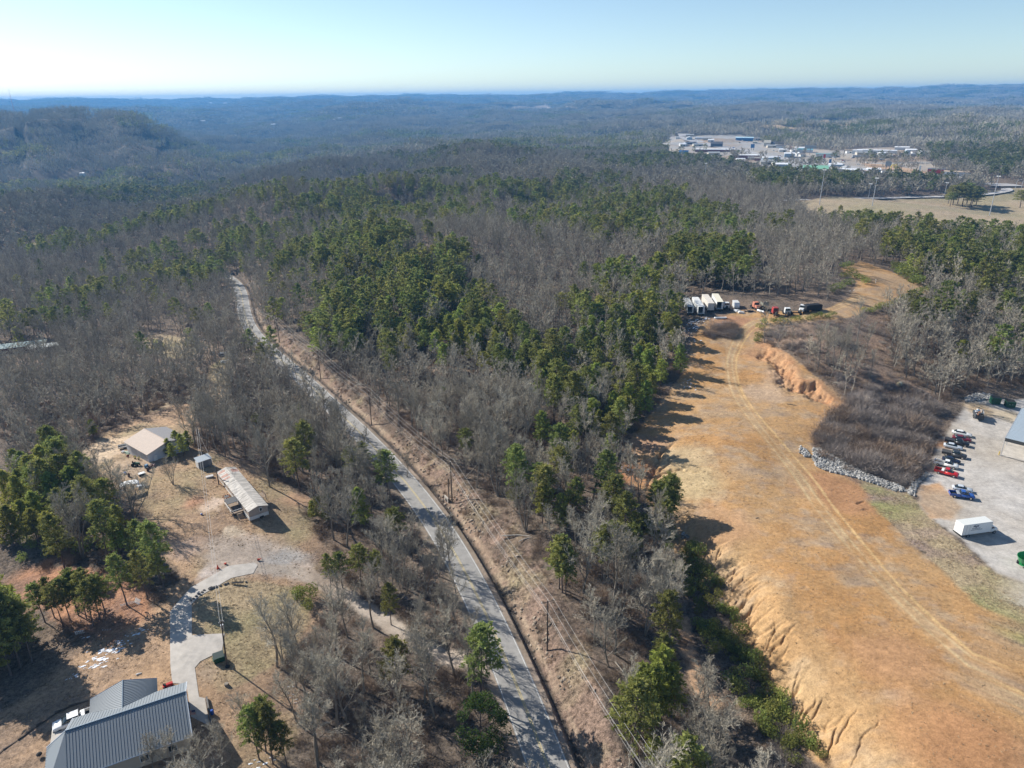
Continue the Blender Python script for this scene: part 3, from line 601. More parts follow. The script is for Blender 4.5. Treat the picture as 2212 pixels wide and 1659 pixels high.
def pine_tree(seed, h=15, start=.45, rad=2.6, lod=0, dens=1.0, cone=.5, tip=.5):
    """start = bare share of trunk; cone: 1 = spire, 0 = round head"""
    rnd = random.Random(seed); T = TB(); C = TB(); lean = Vector((rnd.uniform(-.04, .04), rnd.uniform(-.04, .04), 1))
    n = 5; pts = [Vector((lean.x * h * i / n, lean.y * h * i / n, h * .97 * i / n - (.4 if i == 0 else 0))) + (rv(rnd) * .12 if 0 < i < n else Vector()) for i in range(n + 1)]
    r0 = h * .0115 + .02
    for i in range(n): T.cone(pts[i], pts[i+1], r0 * (1 - .85 * i / n), r0 * (1 - .85 * (i + 1) / n), 6 if lod == 0 else 3)
    nb = int({0: 58, 1: 30, 2: 16}[lod] * dens)
    for k in range(nb):
        t = (k + rnd.random()) / nb; z = h * (start + (1 - start) * t)
        prof = (1 - t) ** .75 * cone + (1 - cone) * math.sqrt(max(1 - (1.9 * t - .75) ** 2 * .75, .05)); prof = max(prof, .12) * rnd.choice((.65, .85, 1, 1, 1.18))
        if t > .93: prof *= .5
        L = rad * prof; az = k * 2.4 + rnd.uniform(-.4, .4); el = -.12 + .6 * t + rnd.uniform(-.15, .2)
        d = Vector((math.cos(az) * math.cos(el), math.sin(az) * math.cos(el), math.sin(el))); b = Vector((lean.x * z, lean.y * z, z))
        e = b + d * L
        bt = rnd.uniform(.72, 1.25)
        if lod < 2: T.cone(b, e, .035, .012, 3)
        m = {0: 30, 1: 13, 2: 7}[lod]; sz = {0: .36, 1: .60, 2: 1.0}[lod] * (rad / 2.6) ** .5
        for j in range(m):
            s_ = .28 + .78 * rnd.random() ** .7; c = b.lerp(e, s_) + rv(rnd) * (.34 * (1.2 - .4 * s_)) * (rad / 2.6) + Vector((0, 0, .08))
            a = (d * .7 + rv(rnd) * .9).normalized() * sz * rnd.uniform(.7, 1.25); w_ = a.cross(rv(rnd)).normalized() * sz * rnd.uniform(.35, .7)
            C.leaf(c, a, w_, bt * rnd.uniform(.8, 1.2))
    for j in range(int(30 * tip)):                                  # leader
        c = Vector((lean.x * h, lean.y * h, h * rnd.uniform(.93, 1.0))) + rv(rnd) * .25; C.leaf(c, rv(rnd) * .3, rv(rnd) * .2, rnd.uniform(.9, 1.3))
    return T, C
def bush(seed, h=1.6, rad=1.5, n=160, sz=.2, flat=.5):
    rnd = random.Random(seed); C = TB(); lumps = [(rv(rnd) * rad * .5, rnd.uniform(.45, .75)) for _ in range(6)]
    for k in range(n):
        l, s_ = rnd.choice(lumps); q = rv(rnd); c = Vector((l.x + q.x * rad * s_, l.y + q.y * rad * s_, max(.05, h * .5 + l.z * .4 * h + q.z * h * .5 * s_)))
        C.leaf(c, rv(rnd) * sz * rnd.uniform(.6, 1.3), rv(rnd) * sz * .8, rnd.uniform(.7, 1.3))
    return C
def brush(seed, h=2.0, rad=1.6, n=260, w=.035):
    rnd = random.Random(seed); C = TB()
    for k in range(n):
        b = Vector((rnd.gauss(0, rad * .45), rnd.gauss(0, rad * .45), -.1)); d = (Vector((b.x * .5, b.y * .5, 1.3)) + rv(rnd) * .8).normalized(); L = h * rnd.uniform(.4, 1.05)
        m = b + d * L * .6; C.twig(b, m + d * .2, w * 1.2, d.cross(rv(rnd)).normalized())
        for j in range(2):
            d2 = (d + rv(rnd) * .9).normalized(); C.twig(m, m + d2 * L * .5, w, d2.cross(rv(rnd)).normalized())
    return C

# variants: each is (trunk mesh, crown mesh)
def mk_bare(name, *a, **k):
    T, C = bare_tree(*a, **k); return tmesh(name + '_trunk', T, [bark]), tmesh(name + '_crown', C, [twig])
def mk_pine(name, nm, *a, **k):
    T, C = pine_tree(*a, **k); return tmesh(name + '_trunk', T, [pbark]), tmesh(name + '_crown', C, [nm], True)
BARE = [mk_bare('bare', 11, 14), mk_bare('bare', 12, 15, .36), mk_bare('bare', 13, 13, .48, start=.22), mk_bare('bare', 14, 16, .33, start=.4), mk_bare('bare', 15, 12, .45, multi=3, start=.3), mk_bare('bare', 16, 14, .30, start=.45, tw=.8)]
PINEM = [mk_pine('pine', ndark, 21, 16, .46, 3.4, dens=1.15, cone=.30), mk_pine('pine', ndark, 22, 16, .38, 3.2, dens=1.2, cone=.42), mk_pine('pine', ndark, 23, 15, .50, 3.1, dens=.95, cone=.15)]
PINEY = [mk_pine('young_pine', nyoung, 31, 13, .15, 3.0, dens=1.6, cone=.45), mk_pine('young_pine', nyoung, 32, 12, .25, 2.8, dens=1.4, cone=.35), mk_pine('young_pine', nyoung, 33, 14, .36, 2.9, dens=1.35, cone=.3)]
BUSHG = [tmesh('bush', bush(41 + i, 1.7 + .3 * i, 1.4, 420, .17), [nshrub], True) for i in range(3)]
BRUSH = [tmesh('brush', brush(51 + i, 1.9 + .4 * i), [ndead]) for i in range(3)]

def joined(name, T, C, m1, m2, tone=False):
    B = TB(); n = len(C.v); B.v = C.v + T.v; B.f = C.f + [tuple(i + n for i in f) for f in T.f]; B.t = list(C.t)
    return tmesh(name, B, [m2, m1], tone, [0] * len(C.f) + [1] * len(T.f))
def lib(name, meshes):
    c = bpy.data.collections.new(name)
    for i, me in enumerate(meshes): c.objects.link(bpy.data.objects.new('%s_%02d' % (name, i), me))
    return c
def dome_patch(seed, n, size, kind, sc=1.0):
    """a stand of far trees: loose clouds of small faces over short stems"""
    rnd = random.Random(seed); C = TB()
    for k in range(n):
        x, y = rnd.uniform(-size / 2, size / 2), rnd.uniform(-size / 2, size / 2); pine = rnd.random() < kind; h = rnd.uniform(11, 17) * sc; rd = rnd.uniform(2.2, 3.6) * sc
        tone = rnd.uniform(.7, 1.3); m = 18
        for j in range(m):
            q = rv(rnd); z = h * (.68 + .32 * q.z) if pine else h * (.62 + .40 * q.z)
            c = Vector((x + q.x * rd * rnd.uniform(.5, 1), y + q.y * rd * rnd.uniform(.5, 1), z)); s_ = (1.7 if pine else 1.5) * sc
            a = rv(rnd) * s_ if pine else (Vector((0, 0, 1)) + rv(rnd) * .7) * s_ * 1.1; b = rv(rnd) * s_ * (.8 if pine else .5)
            o = len(C.v); C.v += [tuple(c - a), tuple(c + b), tuple(c + a)]; C.f.append((o, o+1, o+2)); C.t += [tone if pine else -tone] * 3
    return C
def patch_mesh(name, C):
    me = np_mesh(name, C.v, C.f, []); t = np.array(C.t, np.float32)
    a = me.attributes.new('tone', 'FLOAT', 'POINT'); a.data.foreach_set('value', np.abs(t))
    mi = (t[np.array(C.f)[:, 0]] > 0).astype(np.int32); me.materials.append(fartwig); me.materials.append(farpine); me.polygons.foreach_set('material_index', mi); return me
fartwig = mat('far_bare_crowns', (.385,.35,.275), .95, rnd=.25); farpine = needle_mat('far_pine_crowns', (.175,.195,.075), .2)

# ------------------------------------------------------------------ where trees stand
POLY = {}
def pw(name, pts): POLY[name] = polyw(pts, H)
pw('A', [(840,650),(980,610),(1060,690),(1180,780),(1290,820),(1290,930),(1200,920),(1050,820),(900,770),(840,740)])
pw('B', [(1290,600),(1460,600),(1478,690),(1490,740),(1470,820),(1400,920),(1340,1010),(1270,1010),(1290,900),(1220,740)])
pw('B2', [(1100,980),(1180,930),(1300,960),(1330,1010),(1300,1080),(1150,1060),(1080,1040)])
pw('C', [(580,620),(650,540),(800,510),(960,545),(1050,600),(1000,620),(840,650),(840,760),(850,830),(760,780),(650,700)])
pw('D', [(430,450),(600,410),(900,405),(1100,430),(1300,390),(1500,430),(1600,490),(1450,520),(1200,510),(900,490),(600,480)])
pw('E', [(1740,475),(1800,465),(2300,480),(2300,580),(2100,550),(1950,530),(1800,510)])
pw('F', [(1430,560),(1600,560),(1625,640),(1480,630)])
pw('G', [(1960,690),(2120,655),(2300,670),(2300,850),(2160,835),(2050,790),(1930,750)])
pw('Hh', [(1600,372),(1700,380),(1900,385),(2050,400),(2100,420),(1900,424),(1700,428),(1620,410)])
pw('I', [(2000,330),(2100,300),(2300,290),(2300,395),(2220,395),(2080,375)])
pw('J', [(15,1130),(50,1040),(110,990),(165,1000),(190,1060),(215,1110),(265,1150),(240,1205),(120,1218),(0,1225),(-60,1180)])
pw('K', [(-80,1290),(60,1290),(110,1340),(60,1480),(-80,1560)])
pw('M', [(1370,1230),(1460,1340),(1530,1480),(1640,1659),(1560,1800),(1400,1659),(1330,1400),(1320,1280)])
PFRAC = {'A': .85, 'B': .82, 'B2': .5, 'C': .50, 'D': .42, 'E': .42, 'F': .85, 'G': .30, 'Hh': .4, 'I': .6, 'J': .85, 'K': .95, 'M': .16}
YOUNG = {'A': .6, 'B': .85, 'B2': .4, 'C': .25, 'J': .5, 'K': .5, 'G': .4, 'M': .3}
OPEN = ['PAD', 'LOT', 'STRIP', 'YARD', 'LAWN', 'CORR', 'RAMPLAWN', 'TOWN', 'THICKET', 'HILLBRUSH', 'YARD2', 'EDGE', 'YARDX', 'CLEARX', 'TOWNX', 'RAMPX', 'HOMEX', 'CEDARX', 'PINEX', 'LHX']
gully = polyw([(1440,1150),(1485,1186),(1555,1263),(1635,1406),(1700,1520),(1798,1659),(1850,1800),(1600,1800),(1560,1659),(1500,1480),(1470,1340),(1430,1230)], H)
nearhouse = polyw([(60,1659),(100,1520),(250,1430),(440,1430),(480,1500),(520,1560),(540,1659),(540,1800),(0,1800)], H)

def sample(r0, r1, cell, half=R(38.5), extra=0):
    """jittered candidates over the wedge of land ahead"""
    n = int(2 * half * (r1 ** 2 - r0 ** 2) / 2 / cell ** 2)
    g = np.random.default_rng(int(r0) + 5)
    xs = np.arange(-r1 * math.sin(half), r1 * math.sin(half), cell); ys = np.arange(0, r1, cell)
    X, Y = np.meshgrid(xs, ys); X = X.ravel() + g.uniform(-.48, .48, X.size) * cell; Y = Y.ravel() + g.uniform(-.48, .48, Y.size) * cell
    r = np.hypot(X, Y); m = (r > r0) & (r < r1) & (np.abs(np.arctan2(X, Y)) < half); return X[m], Y[m], g
def openmask(X, Y, near=True):
    m = np.zeros(len(X), bool)
    for k in OPEN: m |= sdpoly(X, Y, PW[k], 8) > {'CORR': 0, 'YARD': 0, 'LOT': -4, 'STRIP': -3, 'THICKET': -2, 'PAD': -.5}.get(k, 1.0)
    for P in CLEARW: m |= inpoly(X, Y, P)
    for P in FIELDW: m |= inpoly(X, Y, P)
    m |= inpoly(X, Y, PW['BALD'])
    if near:
        d, _, _ = pdist(X, Y, ROADW); sdr = pdist(X, Y, ROADW)[2]; m |= d < np.where((sdr > 0) & (np.hypot(X, Y) > 230), 4.3, 5.8)
        d, _, _ = pdist(X, Y, DRIVEW); m |= d < 2.6
        m |= inpoly(X, Y, gully) | inpoly(X, Y, nearhouse)
    d, _, _ = pdist(X, Y, rampw); m |= d < 9
    d, _, _ = pdist(X, Y, TR); m |= d < 20
    return m
def pinefrac(X, Y):
    r = np.hypot(X, Y)
    f = np.clip(.03 + .9 * np.clip(fbm(X / 75 + 40, Y / 75, 3), -.1, .5), 0, .6)
    f = np.where(r > 1000, np.clip(.18 + 1.4 * fbm(X / 260, Y / 260 + 8, 4), .02, .9), f)
    yg = np.full(len(X), .15)
    for k, P in POLY.items():
        sd = sdpoly(X, Y, P, 12 if k not in 'DEIHh' else 30); t = sstep(-6, 6, sd + 10 * fbm(X / 25, Y / 25, 2)); f = f * (1 - t) + PFRAC[k] * t; yg = np.where(sd > -4, YOUNG.get(k, .15), yg)
    cl = sstep(-.12, .16, fbm(X / 42 + 11, Y / 42, 3)); hard = np.zeros(len(X), bool)
    for k in ('E', 'F', 'J', 'K'): hard |= inpoly(X, Y, POLY[k])
    mid = np.zeros(len(X), bool)
    for k in ('A', 'B', 'B2', 'G'): mid |= inpoly(X, Y, POLY[k])
    f = np.where(hard, f, np.where(mid, f * (.72 + .4 * cl), f * (.28 + 1.25 * cl))); return np.clip(f, 0, .97), yg

def gn_scatter(name, P, rot, scl, idx, coll, label):
    """ground cover nobody could count: points carrying instances"""
    me = bpy.data.meshes.new(name); me.vertices.add(len(P)); me.vertices.foreach_set('co', np.asarray(P, np.float32).ravel())
    for nm, ty, fld, arr in (('rot', 'FLOAT_VECTOR', 'vector', rot), ('scl', 'FLOAT_VECTOR', 'vector', scl), ('idx', 'INT', 'value', idx)):
        a = me.attributes.new(nm, ty, 'POINT'); a.data.foreach_set(fld, np.asarray(arr, np.int32 if ty == 'INT' else np.float32).ravel())
    o = bpy.data.objects.new(name, me); scene.collection.objects.link(o)
    g = bpy.data.node_groups.new(name, 'GeometryNodeTree'); g.interface.new_socket('Geometry', in_out='INPUT', socket_type='NodeSocketGeometry'); g.interface.new_socket('Geometry', in_out='OUTPUT', socket_type='NodeSocketGeometry')
    gi = g.nodes.new('NodeGroupInput'); go = g.nodes.new('NodeGroupOutput'); ci = g.nodes.new('GeometryNodeCollectionInfo'); ci.inputs['Collection'].default_value = coll
    ci.inputs['Separate Children'].default_value = True; ci.inputs['Reset Children'].default_value = True
    ip = g.nodes.new('GeometryNodeInstanceOnPoints'); ip.inputs['Pick Instance'].default_value = True
    def na(n_, t):
        q = g.nodes.new('GeometryNodeInputNamedAttribute'); q.data_type = t; q.inputs[0].default_value = n_; return q.outputs['Attribute']
    g.links.new(gi.outputs[0], ip.inputs['Points']); g.links.new(ci.outputs[0], ip.inputs['Instance']); g.links.new(na('idx', 'INT'), ip.inputs['Instance Index'])
    er = g.nodes.new('FunctionNodeEulerToRotation'); g.links.new(na('rot', 'FLOAT_VECTOR'), er.inputs[0]); g.links.new(er.outputs[0], ip.inputs['Rotation']); g.links.new(na('scl', 'FLOAT_VECTOR'), ip.inputs['Scale']); g.links.new(ip.outputs[0], go.inputs[0])
    md = o.modifiers.new('scatter', 'NODES'); md.node_group = g
    o['kind'] = 'stuff'; o['label'] = label; return o
def rs(g, n, s0=.8, s1=1.2, tilt=.05):
    rot = np.zeros((n, 3)); rot[:, 2] = g.uniform(0, 6.28, n); rot[:, :2] = g.normal(0, tilt, (n, 2)); s = g.uniform(s0, s1, n)
    return rot, np.stack([s, s, s * g.uniform(.85, 1.15, n)], 1)

# --- trees within 420 m: candidates, then the largest-looking 300 of each kind stand as single trees
X, Y, g = sample(60, 420, 4.5)
keep = ~openmask(X, Y); X, Y = X[keep], Y[keep]
thin = g.random(len(X)) < np.clip(.86 + .5 * fbm(X / 20, Y / 20, 2), .45, 1); thin2 = g.random(len(X)) < np.where(inpoly(X, Y, POLY['M']), .42, np.where(np.hypot(X, Y) < 190, .70, 1.0)); X, Y = X[thin][thin2[thin]], Y[thin][thin2[thin]]
pf, yg = pinefrac(X, Y); isp = g.random(len(X)) < pf; young = g.random(len(X)) < yg
Z = H(X, Y)
hp = []                                                             # trees set by hand: u, v, kind, variant, height, radius scale
HAND = [(275,1309,'p',0,12.5),(320,1296,'p',1,12),(357,1278,'p',2,9.5),
        (203,1353,'p',1,11),(216,1340,'p',2,10),(187,1336,'p',2,10.5),(170,1330,'p',1,10),(152,1340,'p',0,10),(228,1325,'p',2,9.5),(137,1352,'p',2,10),(118,1335,'p',1,10),(165,1318,'p',2,10),(190,1312,'p',1,9.5),(98,1345,'p',0,9.5),
        (-30,1400,'q',0,18),(0,1430,'q',0,18),(25,1460,'p',0,17),(45,1440,'p',1,17),(-20,1470,'q',0,19),(30,1420,'q',1,16),(70,1430,'p',1,14),(-60,1440,'q',1,18),(45,1395,'q',0,14),(5,1385,'q',0,15),
        (30,1110,'q',0,12),(60,1120,'q',1,12),(90,1100,'p',1,13),(130,1110,'q',0,12),(150,1090,'p',0,14),(110,1060,'q',0,13),(140,1050,'p',1,15),(170,1100,'q',2,12),(175,1070,'p',2,13),(95,1150,'q',0,11),(60,1170,'q',1,11),(140,1150,'p',1,12),(130,1000,'p',1,12),(155,1020,'q',1,11),(30,1180,'q',0,11),(0,1160,'q',0,11),(120,1185,'q',1,10),
        (245,1140,'p',0,13),(1414,1129,'p',0,11),(1424,1130,'p',2,11.5),(1431,1147,'p',2,12),(1440,1143,'p',1,12),(1443,1130,'p',0,12.5),(1447,1129,'p',2,13),
        (1215,1280,'p',2,13),(1222,1285,'p',1,12),(1208,1272,'p',1,13),(1313,1250,'p',0,14),(1325,1240,'p',0,13),(1345,1235,'p',1,12),(1300,1248,'p',2,12),(1360,1225,'p',2,11),
        (1400,1560,'q',0,12),(1425,1530,'q',1,13),(1450,1545,'q',0,11),(1385,1535,'q',1,10),(1430,1490,'p',1,12),(1410,1650,'q',1,6),(1425,1655,'q',0,5),
        (560,1640,'p',0,11),(590,1650,'p',1,12),(575,1625,'p',2,11),(620,1655,'p',0,9),(740,1270,'p',0,9),(715,1262,'p',1,8),(818,1268,'p',2,9),(845,1350,'p',1,10),(780,1262,'p',0,10),
        (382,975,'q',0,6.5),(398,985,'q',1,7),(365,985,'q',0,5.5),(410,972,'q',1,6),(375,992,'q',1,5),
        (675,1120,'q',0,5),(705,1128,'q',1,5.5),(202,945,'q',1,6),(1260,620,'p',1,13),
        (400,925,'b',2,11),(390,905,'b',1,10),(375,1048,'b',4,7.5),(583,1052,'b',0,20),(598,1440,'b',3,17),(622,1420,'b',1,13),(640,1485,'b',2,12),(660,1500,'b',0,14),(690,1520,'b',2,12),(610,1430,'b',4,11),
        (1052,1440,'b',2,9),(1395,1330,'b',2,7.5),(975,1240,'b',0,13),(960,1235,'b',1,14),(948,1245,'b',5,14),(990,1315,'b',0,11),(1010,1400,'b',1,10),(480,1655,'b',2,8),(380,1657,'b',4,7),(440,1657,'b',2,7),(540,1600,'b',2,9),(330,1659,'b',2,6),
        (1130,1005,'b',2,9),(1290,1000,'b',4,9),(1180,880,'b',2,10),(880,1030,'b',2,8),
        (1768,775,'b',5,13),(1790,790,'b',1,16),(1800,800,'b',5,17),(1812,797,'b',3,16),(1825,800,'b',5,15),(1835,805,'b',1,13),(1865,775,'b',5,15),(1880,820,'b',5,12),(1925,745,'b',0,12),(1850,745,'b',3,17),(1786,785,'b',5,12),(1845,800,'b',5,10),(1960,752,'b',2,11),(1990,740,'b',5,11)]
GRP = {'b': 'bare grey hardwoods in the winter woods', 'p': 'tall dark pines in the woods', 'q': 'dense bright green young pines'}
LBL = {'b': 'leafless grey hardwood tree standing in the winter woods', 'p': 'dark green pine with a bare lower trunk among the woods', 'q': 'bright green bushy young pine branched almost to the ground'}
HL = {0:'dark pine nearest the brick-red needle litter, west of three beside the concrete driveway', 1:'middle dark pine of the three beside the concrete driveway', 2:'shortest dark pine of the three beside the concrete driveway',
      43-2:'lone dark pine at the brushy edge below the white frame shelter'}
trees = []
for u, v, k, va, h_ in HAND:
    p = at(u, v); trees.append([p.x, p.y, p.z, k, va, h_, True])
hx = np.array([[t[0], t[1]] for t in trees])
d2 = ((X[:, None] - hx[None, :, 0]) ** 2 + (Y[:, None] - hx[None, :, 1]) ** 2).min(1); ok = d2 > 5; X, Y, Z, isp, young = X[ok], Y[ok], Z[ok], isp[ok], young[ok]
U_, V_, DZ = proj(X, Y, Z + 7); seen = (U_ > -70) & (U_ < 2282) & (V_ > 150) & (V_ < 1900)
dist = np.sqrt(X ** 2 + Y ** 2 + (CAM_H - Z) ** 2); order = np.argsort(dist + np.where(seen, 0, 1e5))
cnt = {'b': sum(t[3] == 'b' for t in trees), 'p': sum(t[3] in 'pq' for t in trees)}
rest = []
for i in order:
    k = ('q' if young[i] else 'p') if isp[i] else 'b'; kk = 'b' if k == 'b' else 'p'
    if seen[i] and cnt[kk] < 298:
        cnt[kk] += 1; trees.append([X[i], Y[i], Z[i], k, int(g.integers(0, 6)), float(g.uniform(11.5, 17.5) if k == 'b' else g.uniform(11, 17) if k == 'p' else g.uniform(8.5, 12)), False])
    else: rest.append(i)
SETS = {'b': (BARE, [14, 15, 13, 16, 12, 14]), 'p': (PINEM, [16, 16, 15]), 'q': (PINEY, [13, 12, 14])}
NAME = {'b': 'bare_tree', 'p': 'pine_tree', 'q': 'young_pine_tree'}
bigl = {'b': 'leafless tree', 'p': 'pine tree', 'q': 'pine tree'}
ANCH = [(0,1430,'at the dark left frame edge beyond the house'),(120,1100,'in the clump west of the sandy garage yard'),(170,1330,'in the row above the shaded snow'),(300,1290,'by the curved concrete driveway'),(450,960,'behind the garage and small shed'),(600,1000,'between the mobile home and the paved road'),(800,1180,'west of the paved road near its middle bend'),(700,1350,'along the gravel drive below the mobile home'),(850,1520,'in the thick woods between gravel drive and road'),(560,1620,'beside the metal-roofed house at the frame bottom'),(100,950,'in the woods left of the tan garage'),(300,800,'in the woods north of the tan garage'),
 (540,850,'beside the road where trees hide it'),(900,850,'just east of the power line cut'),(1050,930,'in the mixed woods east of the culvert pole'),(1180,1150,'on the litter slope between wires and gully'),(1340,1220,'at the clay pad\'s western gully'),(1430,1140,'in the small clump standing on the clay edge'),(1430,1520,'in the shady gully at the frame bottom'),(1300,950,'in the green stand west of the clay cracks'),(1430,850,'on the stand edge shading the clay pad'),(1450,720,'beside the old trailers\' snowy corner'),(1150,800,'in the middle of the central woods'),(1850,790,'on the open brushy hillside above the thicket'),(2080,760,'in the woods above the green dumpsters'),(1950,560,'behind the upper clay clearing'),(1650,600,'behind the row of old trucks')]
def tree_label(k, x, y, z, h_):
    u, v, _ = proj(np.array([x]), np.array([y]), np.array([z])); u, v = float(u[0]), float(v[0]); a = min(ANCH, key=lambda q: (q[0] - u) ** 2 + 1.6 * (q[1] - v) ** 2)
    big = {'b': (13.5, 11.5), 'p': (15, 13), 'q': (12, 10.5)}[k]; sz = 'tall' if h_ > big[0] else 'medium' if h_ > big[1] else 'small'
    return sz + ' ' + {'b': 'bare grey hardwood', 'p': 'dark pine', 'q': 'bright bushy pine'}[k] + ' ' + a[2]
for n_i, (x, y, z, k, va, h_, hand) in enumerate(trees):
    S_, hs_ = SETS[k]; va %= len(S_); e = bpy.data.objects.new(NAME[k], None); scene.collection.objects.link(e); s_ = h_ / hs_[va]
    e.location = (x, y, z); e.rotation_euler = (0, 0, random.uniform(0, 6.28)); wd = s_ * random.uniform(.95, 1.2); e.scale = (wd, wd, s_)
    e['label'] = (HL.get(n_i) if hand and HL.get(n_i) else tree_label(k, x, y, z, h_)); e['category'] = 'tree'; e['group'] = GRP[k]
    for nm, me in zip(('trunk', 'crown'), S_[va]):
        c = bpy.data.objects.new(nm, me); scene.collection.objects.link(c); c.parent = e
rest = np.array(rest)
bareL = lib('bare_stock', [joined('bs', *bare_tree(60 + i, 14, (.42, .36, .46, .33)[i], 1, start=(.25, .35, .2, .42)[i]), bark, twig) for i in range(4)])
pineL = lib('pine_stock', [joined('ps', *pine_tree(70 + i, 16, (.46, .36, .3)[i], (3.6, 3.4, 3.1)[i], 1, 1.1, (.2, .35, .5)[i]), pbark, ndark, True) for i in range(3)] + [joined('ps', *pine_tree(80 + i, 13, (.16, .28)[i], 3.2, 1, 1.5, .35), pbark, nyoung, True) for i in range(2)])
bX, bY, bS, pX, pY, pI, pS = [], [], [], [], [], [], []
i_b = rest[~isp[rest]]; i_p = rest[isp[rest]]
X2, Y2, g2 = sample(420, 760, 5.4); kp = ~openmask(X2, Y2); X2, Y2 = X2[kp], Y2[kp]; pf2, yg2 = pinefrac(X2, Y2); ip2 = g2.random(len(X2)) < pf2; y2 = g2.random(len(X2)) < yg2 * .8
BX = np.r_[X[i_b], X2[~ip2]]; BY = np.r_[Y[i_b], Y2[~ip2]]; rot, scl = rs(g, len(BX), .66, 1.08); scl[:, :2] *= 1.2
gn_scatter('bare_woods', np.stack([BX, BY, H(BX, BY)], 1), rot, scl, g.integers(0, 4, len(BX)), bareL, 'mass of leafless grey trees covering the winter hills')
PX = np.r_[X[i_p], X2[ip2]]; PY = np.r_[Y[i_p], Y2[ip2]]; yy = np.r_[young[i_p], y2[ip2]]; rot, scl = rs(g, len(PX), .66, 1.08); scl[:, :2] *= 1.25
gn_scatter('pine_woods', np.stack([PX, PY, H(PX, PY)], 1), rot, scl, np.where(yy, g.integers(3, 5, len(PX)), g.integers(0, 3, len(PX))), pineL, 'mass of dark green pines mixed into the winter hills')
# --- farther: light trees to 1500 m, then whole stands
bare2 = lib('bare_far', [joined('bf', *bare_tree(90 + i, 14, .42, 2, start=.25), bark, fartwig) for i in range(3)])
pine2 = lib('pine_far', [joined('pf', *pine_tree(95 + i, 15, .4, 4.0, 2, 1.3, .3), pbark, farpine, True) for i in range(3)])
X3, Y3, g3 = sample(760, 1450, 6.8); om = openmask(X3, Y3, False); it = inpoly(X3, Y3, PW['TOWN']); dT, _, _ = pdist(X3, Y3, TR); kp = ~om | (it & (dT > 30) & (fbm(X3 / 30, Y3 / 30, 2) > .22) & (g3.random(len(X3)) < .6)); X3, Y3 = X3[kp], Y3[kp]; pf3, _ = pinefrac(X3, Y3); ip3 = g3.random(len(X3)) < pf3
for nm, mm, col, lb in (('far_bare_woods', ~ip3, bare2, 'far slopes covered with leafless woods'), ('far_pine_woods', ip3, pine2, 'far slopes covered with dark pine woods')):
    x, y = X3[mm], Y3[mm]; rot, scl = rs(g3, len(x), .66, 1.12); scl[:, :2] *= 1.25; gn_scatter(nm, np.stack([x, y, H(x, y)], 1), rot, scl, g3.integers(0, 3, len(x)), col, lb)
stand = lib('stand', [patch_mesh('st', dome_patch(100 + i, 34, 42, (.02, .12, .35, .7, .95)[i])) for i in range(5)])
X4, Y4, g4 = sample(1450, 4200, 36); kp = ~openmask(X4, Y4, False); X4, Y4 = X4[kp], Y4[kp]
X5, Y5, g5 = sample(4200, 9800, 85); kp = ~openmask(X5, Y5, False); X5, Y5 = X5[kp], Y5[kp]
xx = np.r_[X4, X5]; yy = np.r_[Y4, Y5]; rot, scl = rs(g4, len(xx), .9, 1.1, 0); scl[len(X4):] *= np.array([2.2, 2.2, 1.2])
pf4, _ = pinefrac(xx, yy); ix = np.clip((pf4 + g4.normal(0, .12, len(xx))) * 5, 0, 4.9).astype(int)
gn_scatter('distant_woods', np.stack([xx, yy, H(xx, yy) - 1], 1), rot, scl, ix, stand, 'blue hazy wooded hills running to the horizon')
print('TREES', cnt, 'stuff', len(BX), len(PX), len(X3), len(xx))

# ------------------------------------------------------------------ haze
def haze():
    z0 = float(min(v.co.z for v in bpy.data.objects['ground'].data.vertices)) - 1; z1 = 176.0; print('GROUND z', z0 + 1, max(v.co.z for v in bpy.data.objects['ground'].data.vertices))
    b = MB().box((0, 0, (z0 + z1) / 2), (30400, 30400, z1 - z0)); 
    hz = bpy.data.materials.new('haze'); hz.use_nodes = True; nt = hz.node_tree; nt.nodes.remove(nt.nodes['Principled BSDF'])
    v = nt.nodes.new('ShaderNodeVolumePrincipled'); v.inputs['Density'].default_value = 1.15e-4; v.inputs['Color'].default_value = (.17, .50, 1.0, 1); v.inputs['Anisotropy'].default_value = .1
    nt.links.new(v.outputs[0], nt.nodes['Material Output'].inputs['Volume'])
    o = b.build('haze', hz); tag(o, 'thin blue air haze over the far hills', kind='stuff'); return o

# ------------------------------------------------------------------ colours of built things
white = mat('white_paint', (.78,.78,.76), .5, noise=.05, nscale=.6); greyw = mat('grey_metal', (.42,.44,.46), .45, metal=.3); black = mat('black_rubber', (.02,.02,.02), .8)
glass = mat('dark_glass', (.02,.03,.035), .08, spec=.8); chrome = mat('chrome', (.6,.6,.6), .25, metal=.9); wood = mat('weathered_wood', (.26,.20,.15), .9, noise=.25, nscale=1.5, stretch=(1,1,.2))
polew = mat('pole_wood', (.11,.085,.065), .9, noise=.2, nscale=2); wirem = mat('wire_metal', (.48,.46,.43), .6); galv = mat('galvanised', (.55,.57,.60), .4, metal=.5)
redp = mat('red_paint', (.42,.025,.02), .35); dkgreen = mat('dark_green_paint', (.015,.07,.04), .5); orange = mat('orange_plastic', (.62,.06,.02), .5)
def paint(n, c): return mat(n, c, .25, spec=.6)
def face(az): return math.radians(90 - az)                          # compass bearing -> rotation of the local +X axis

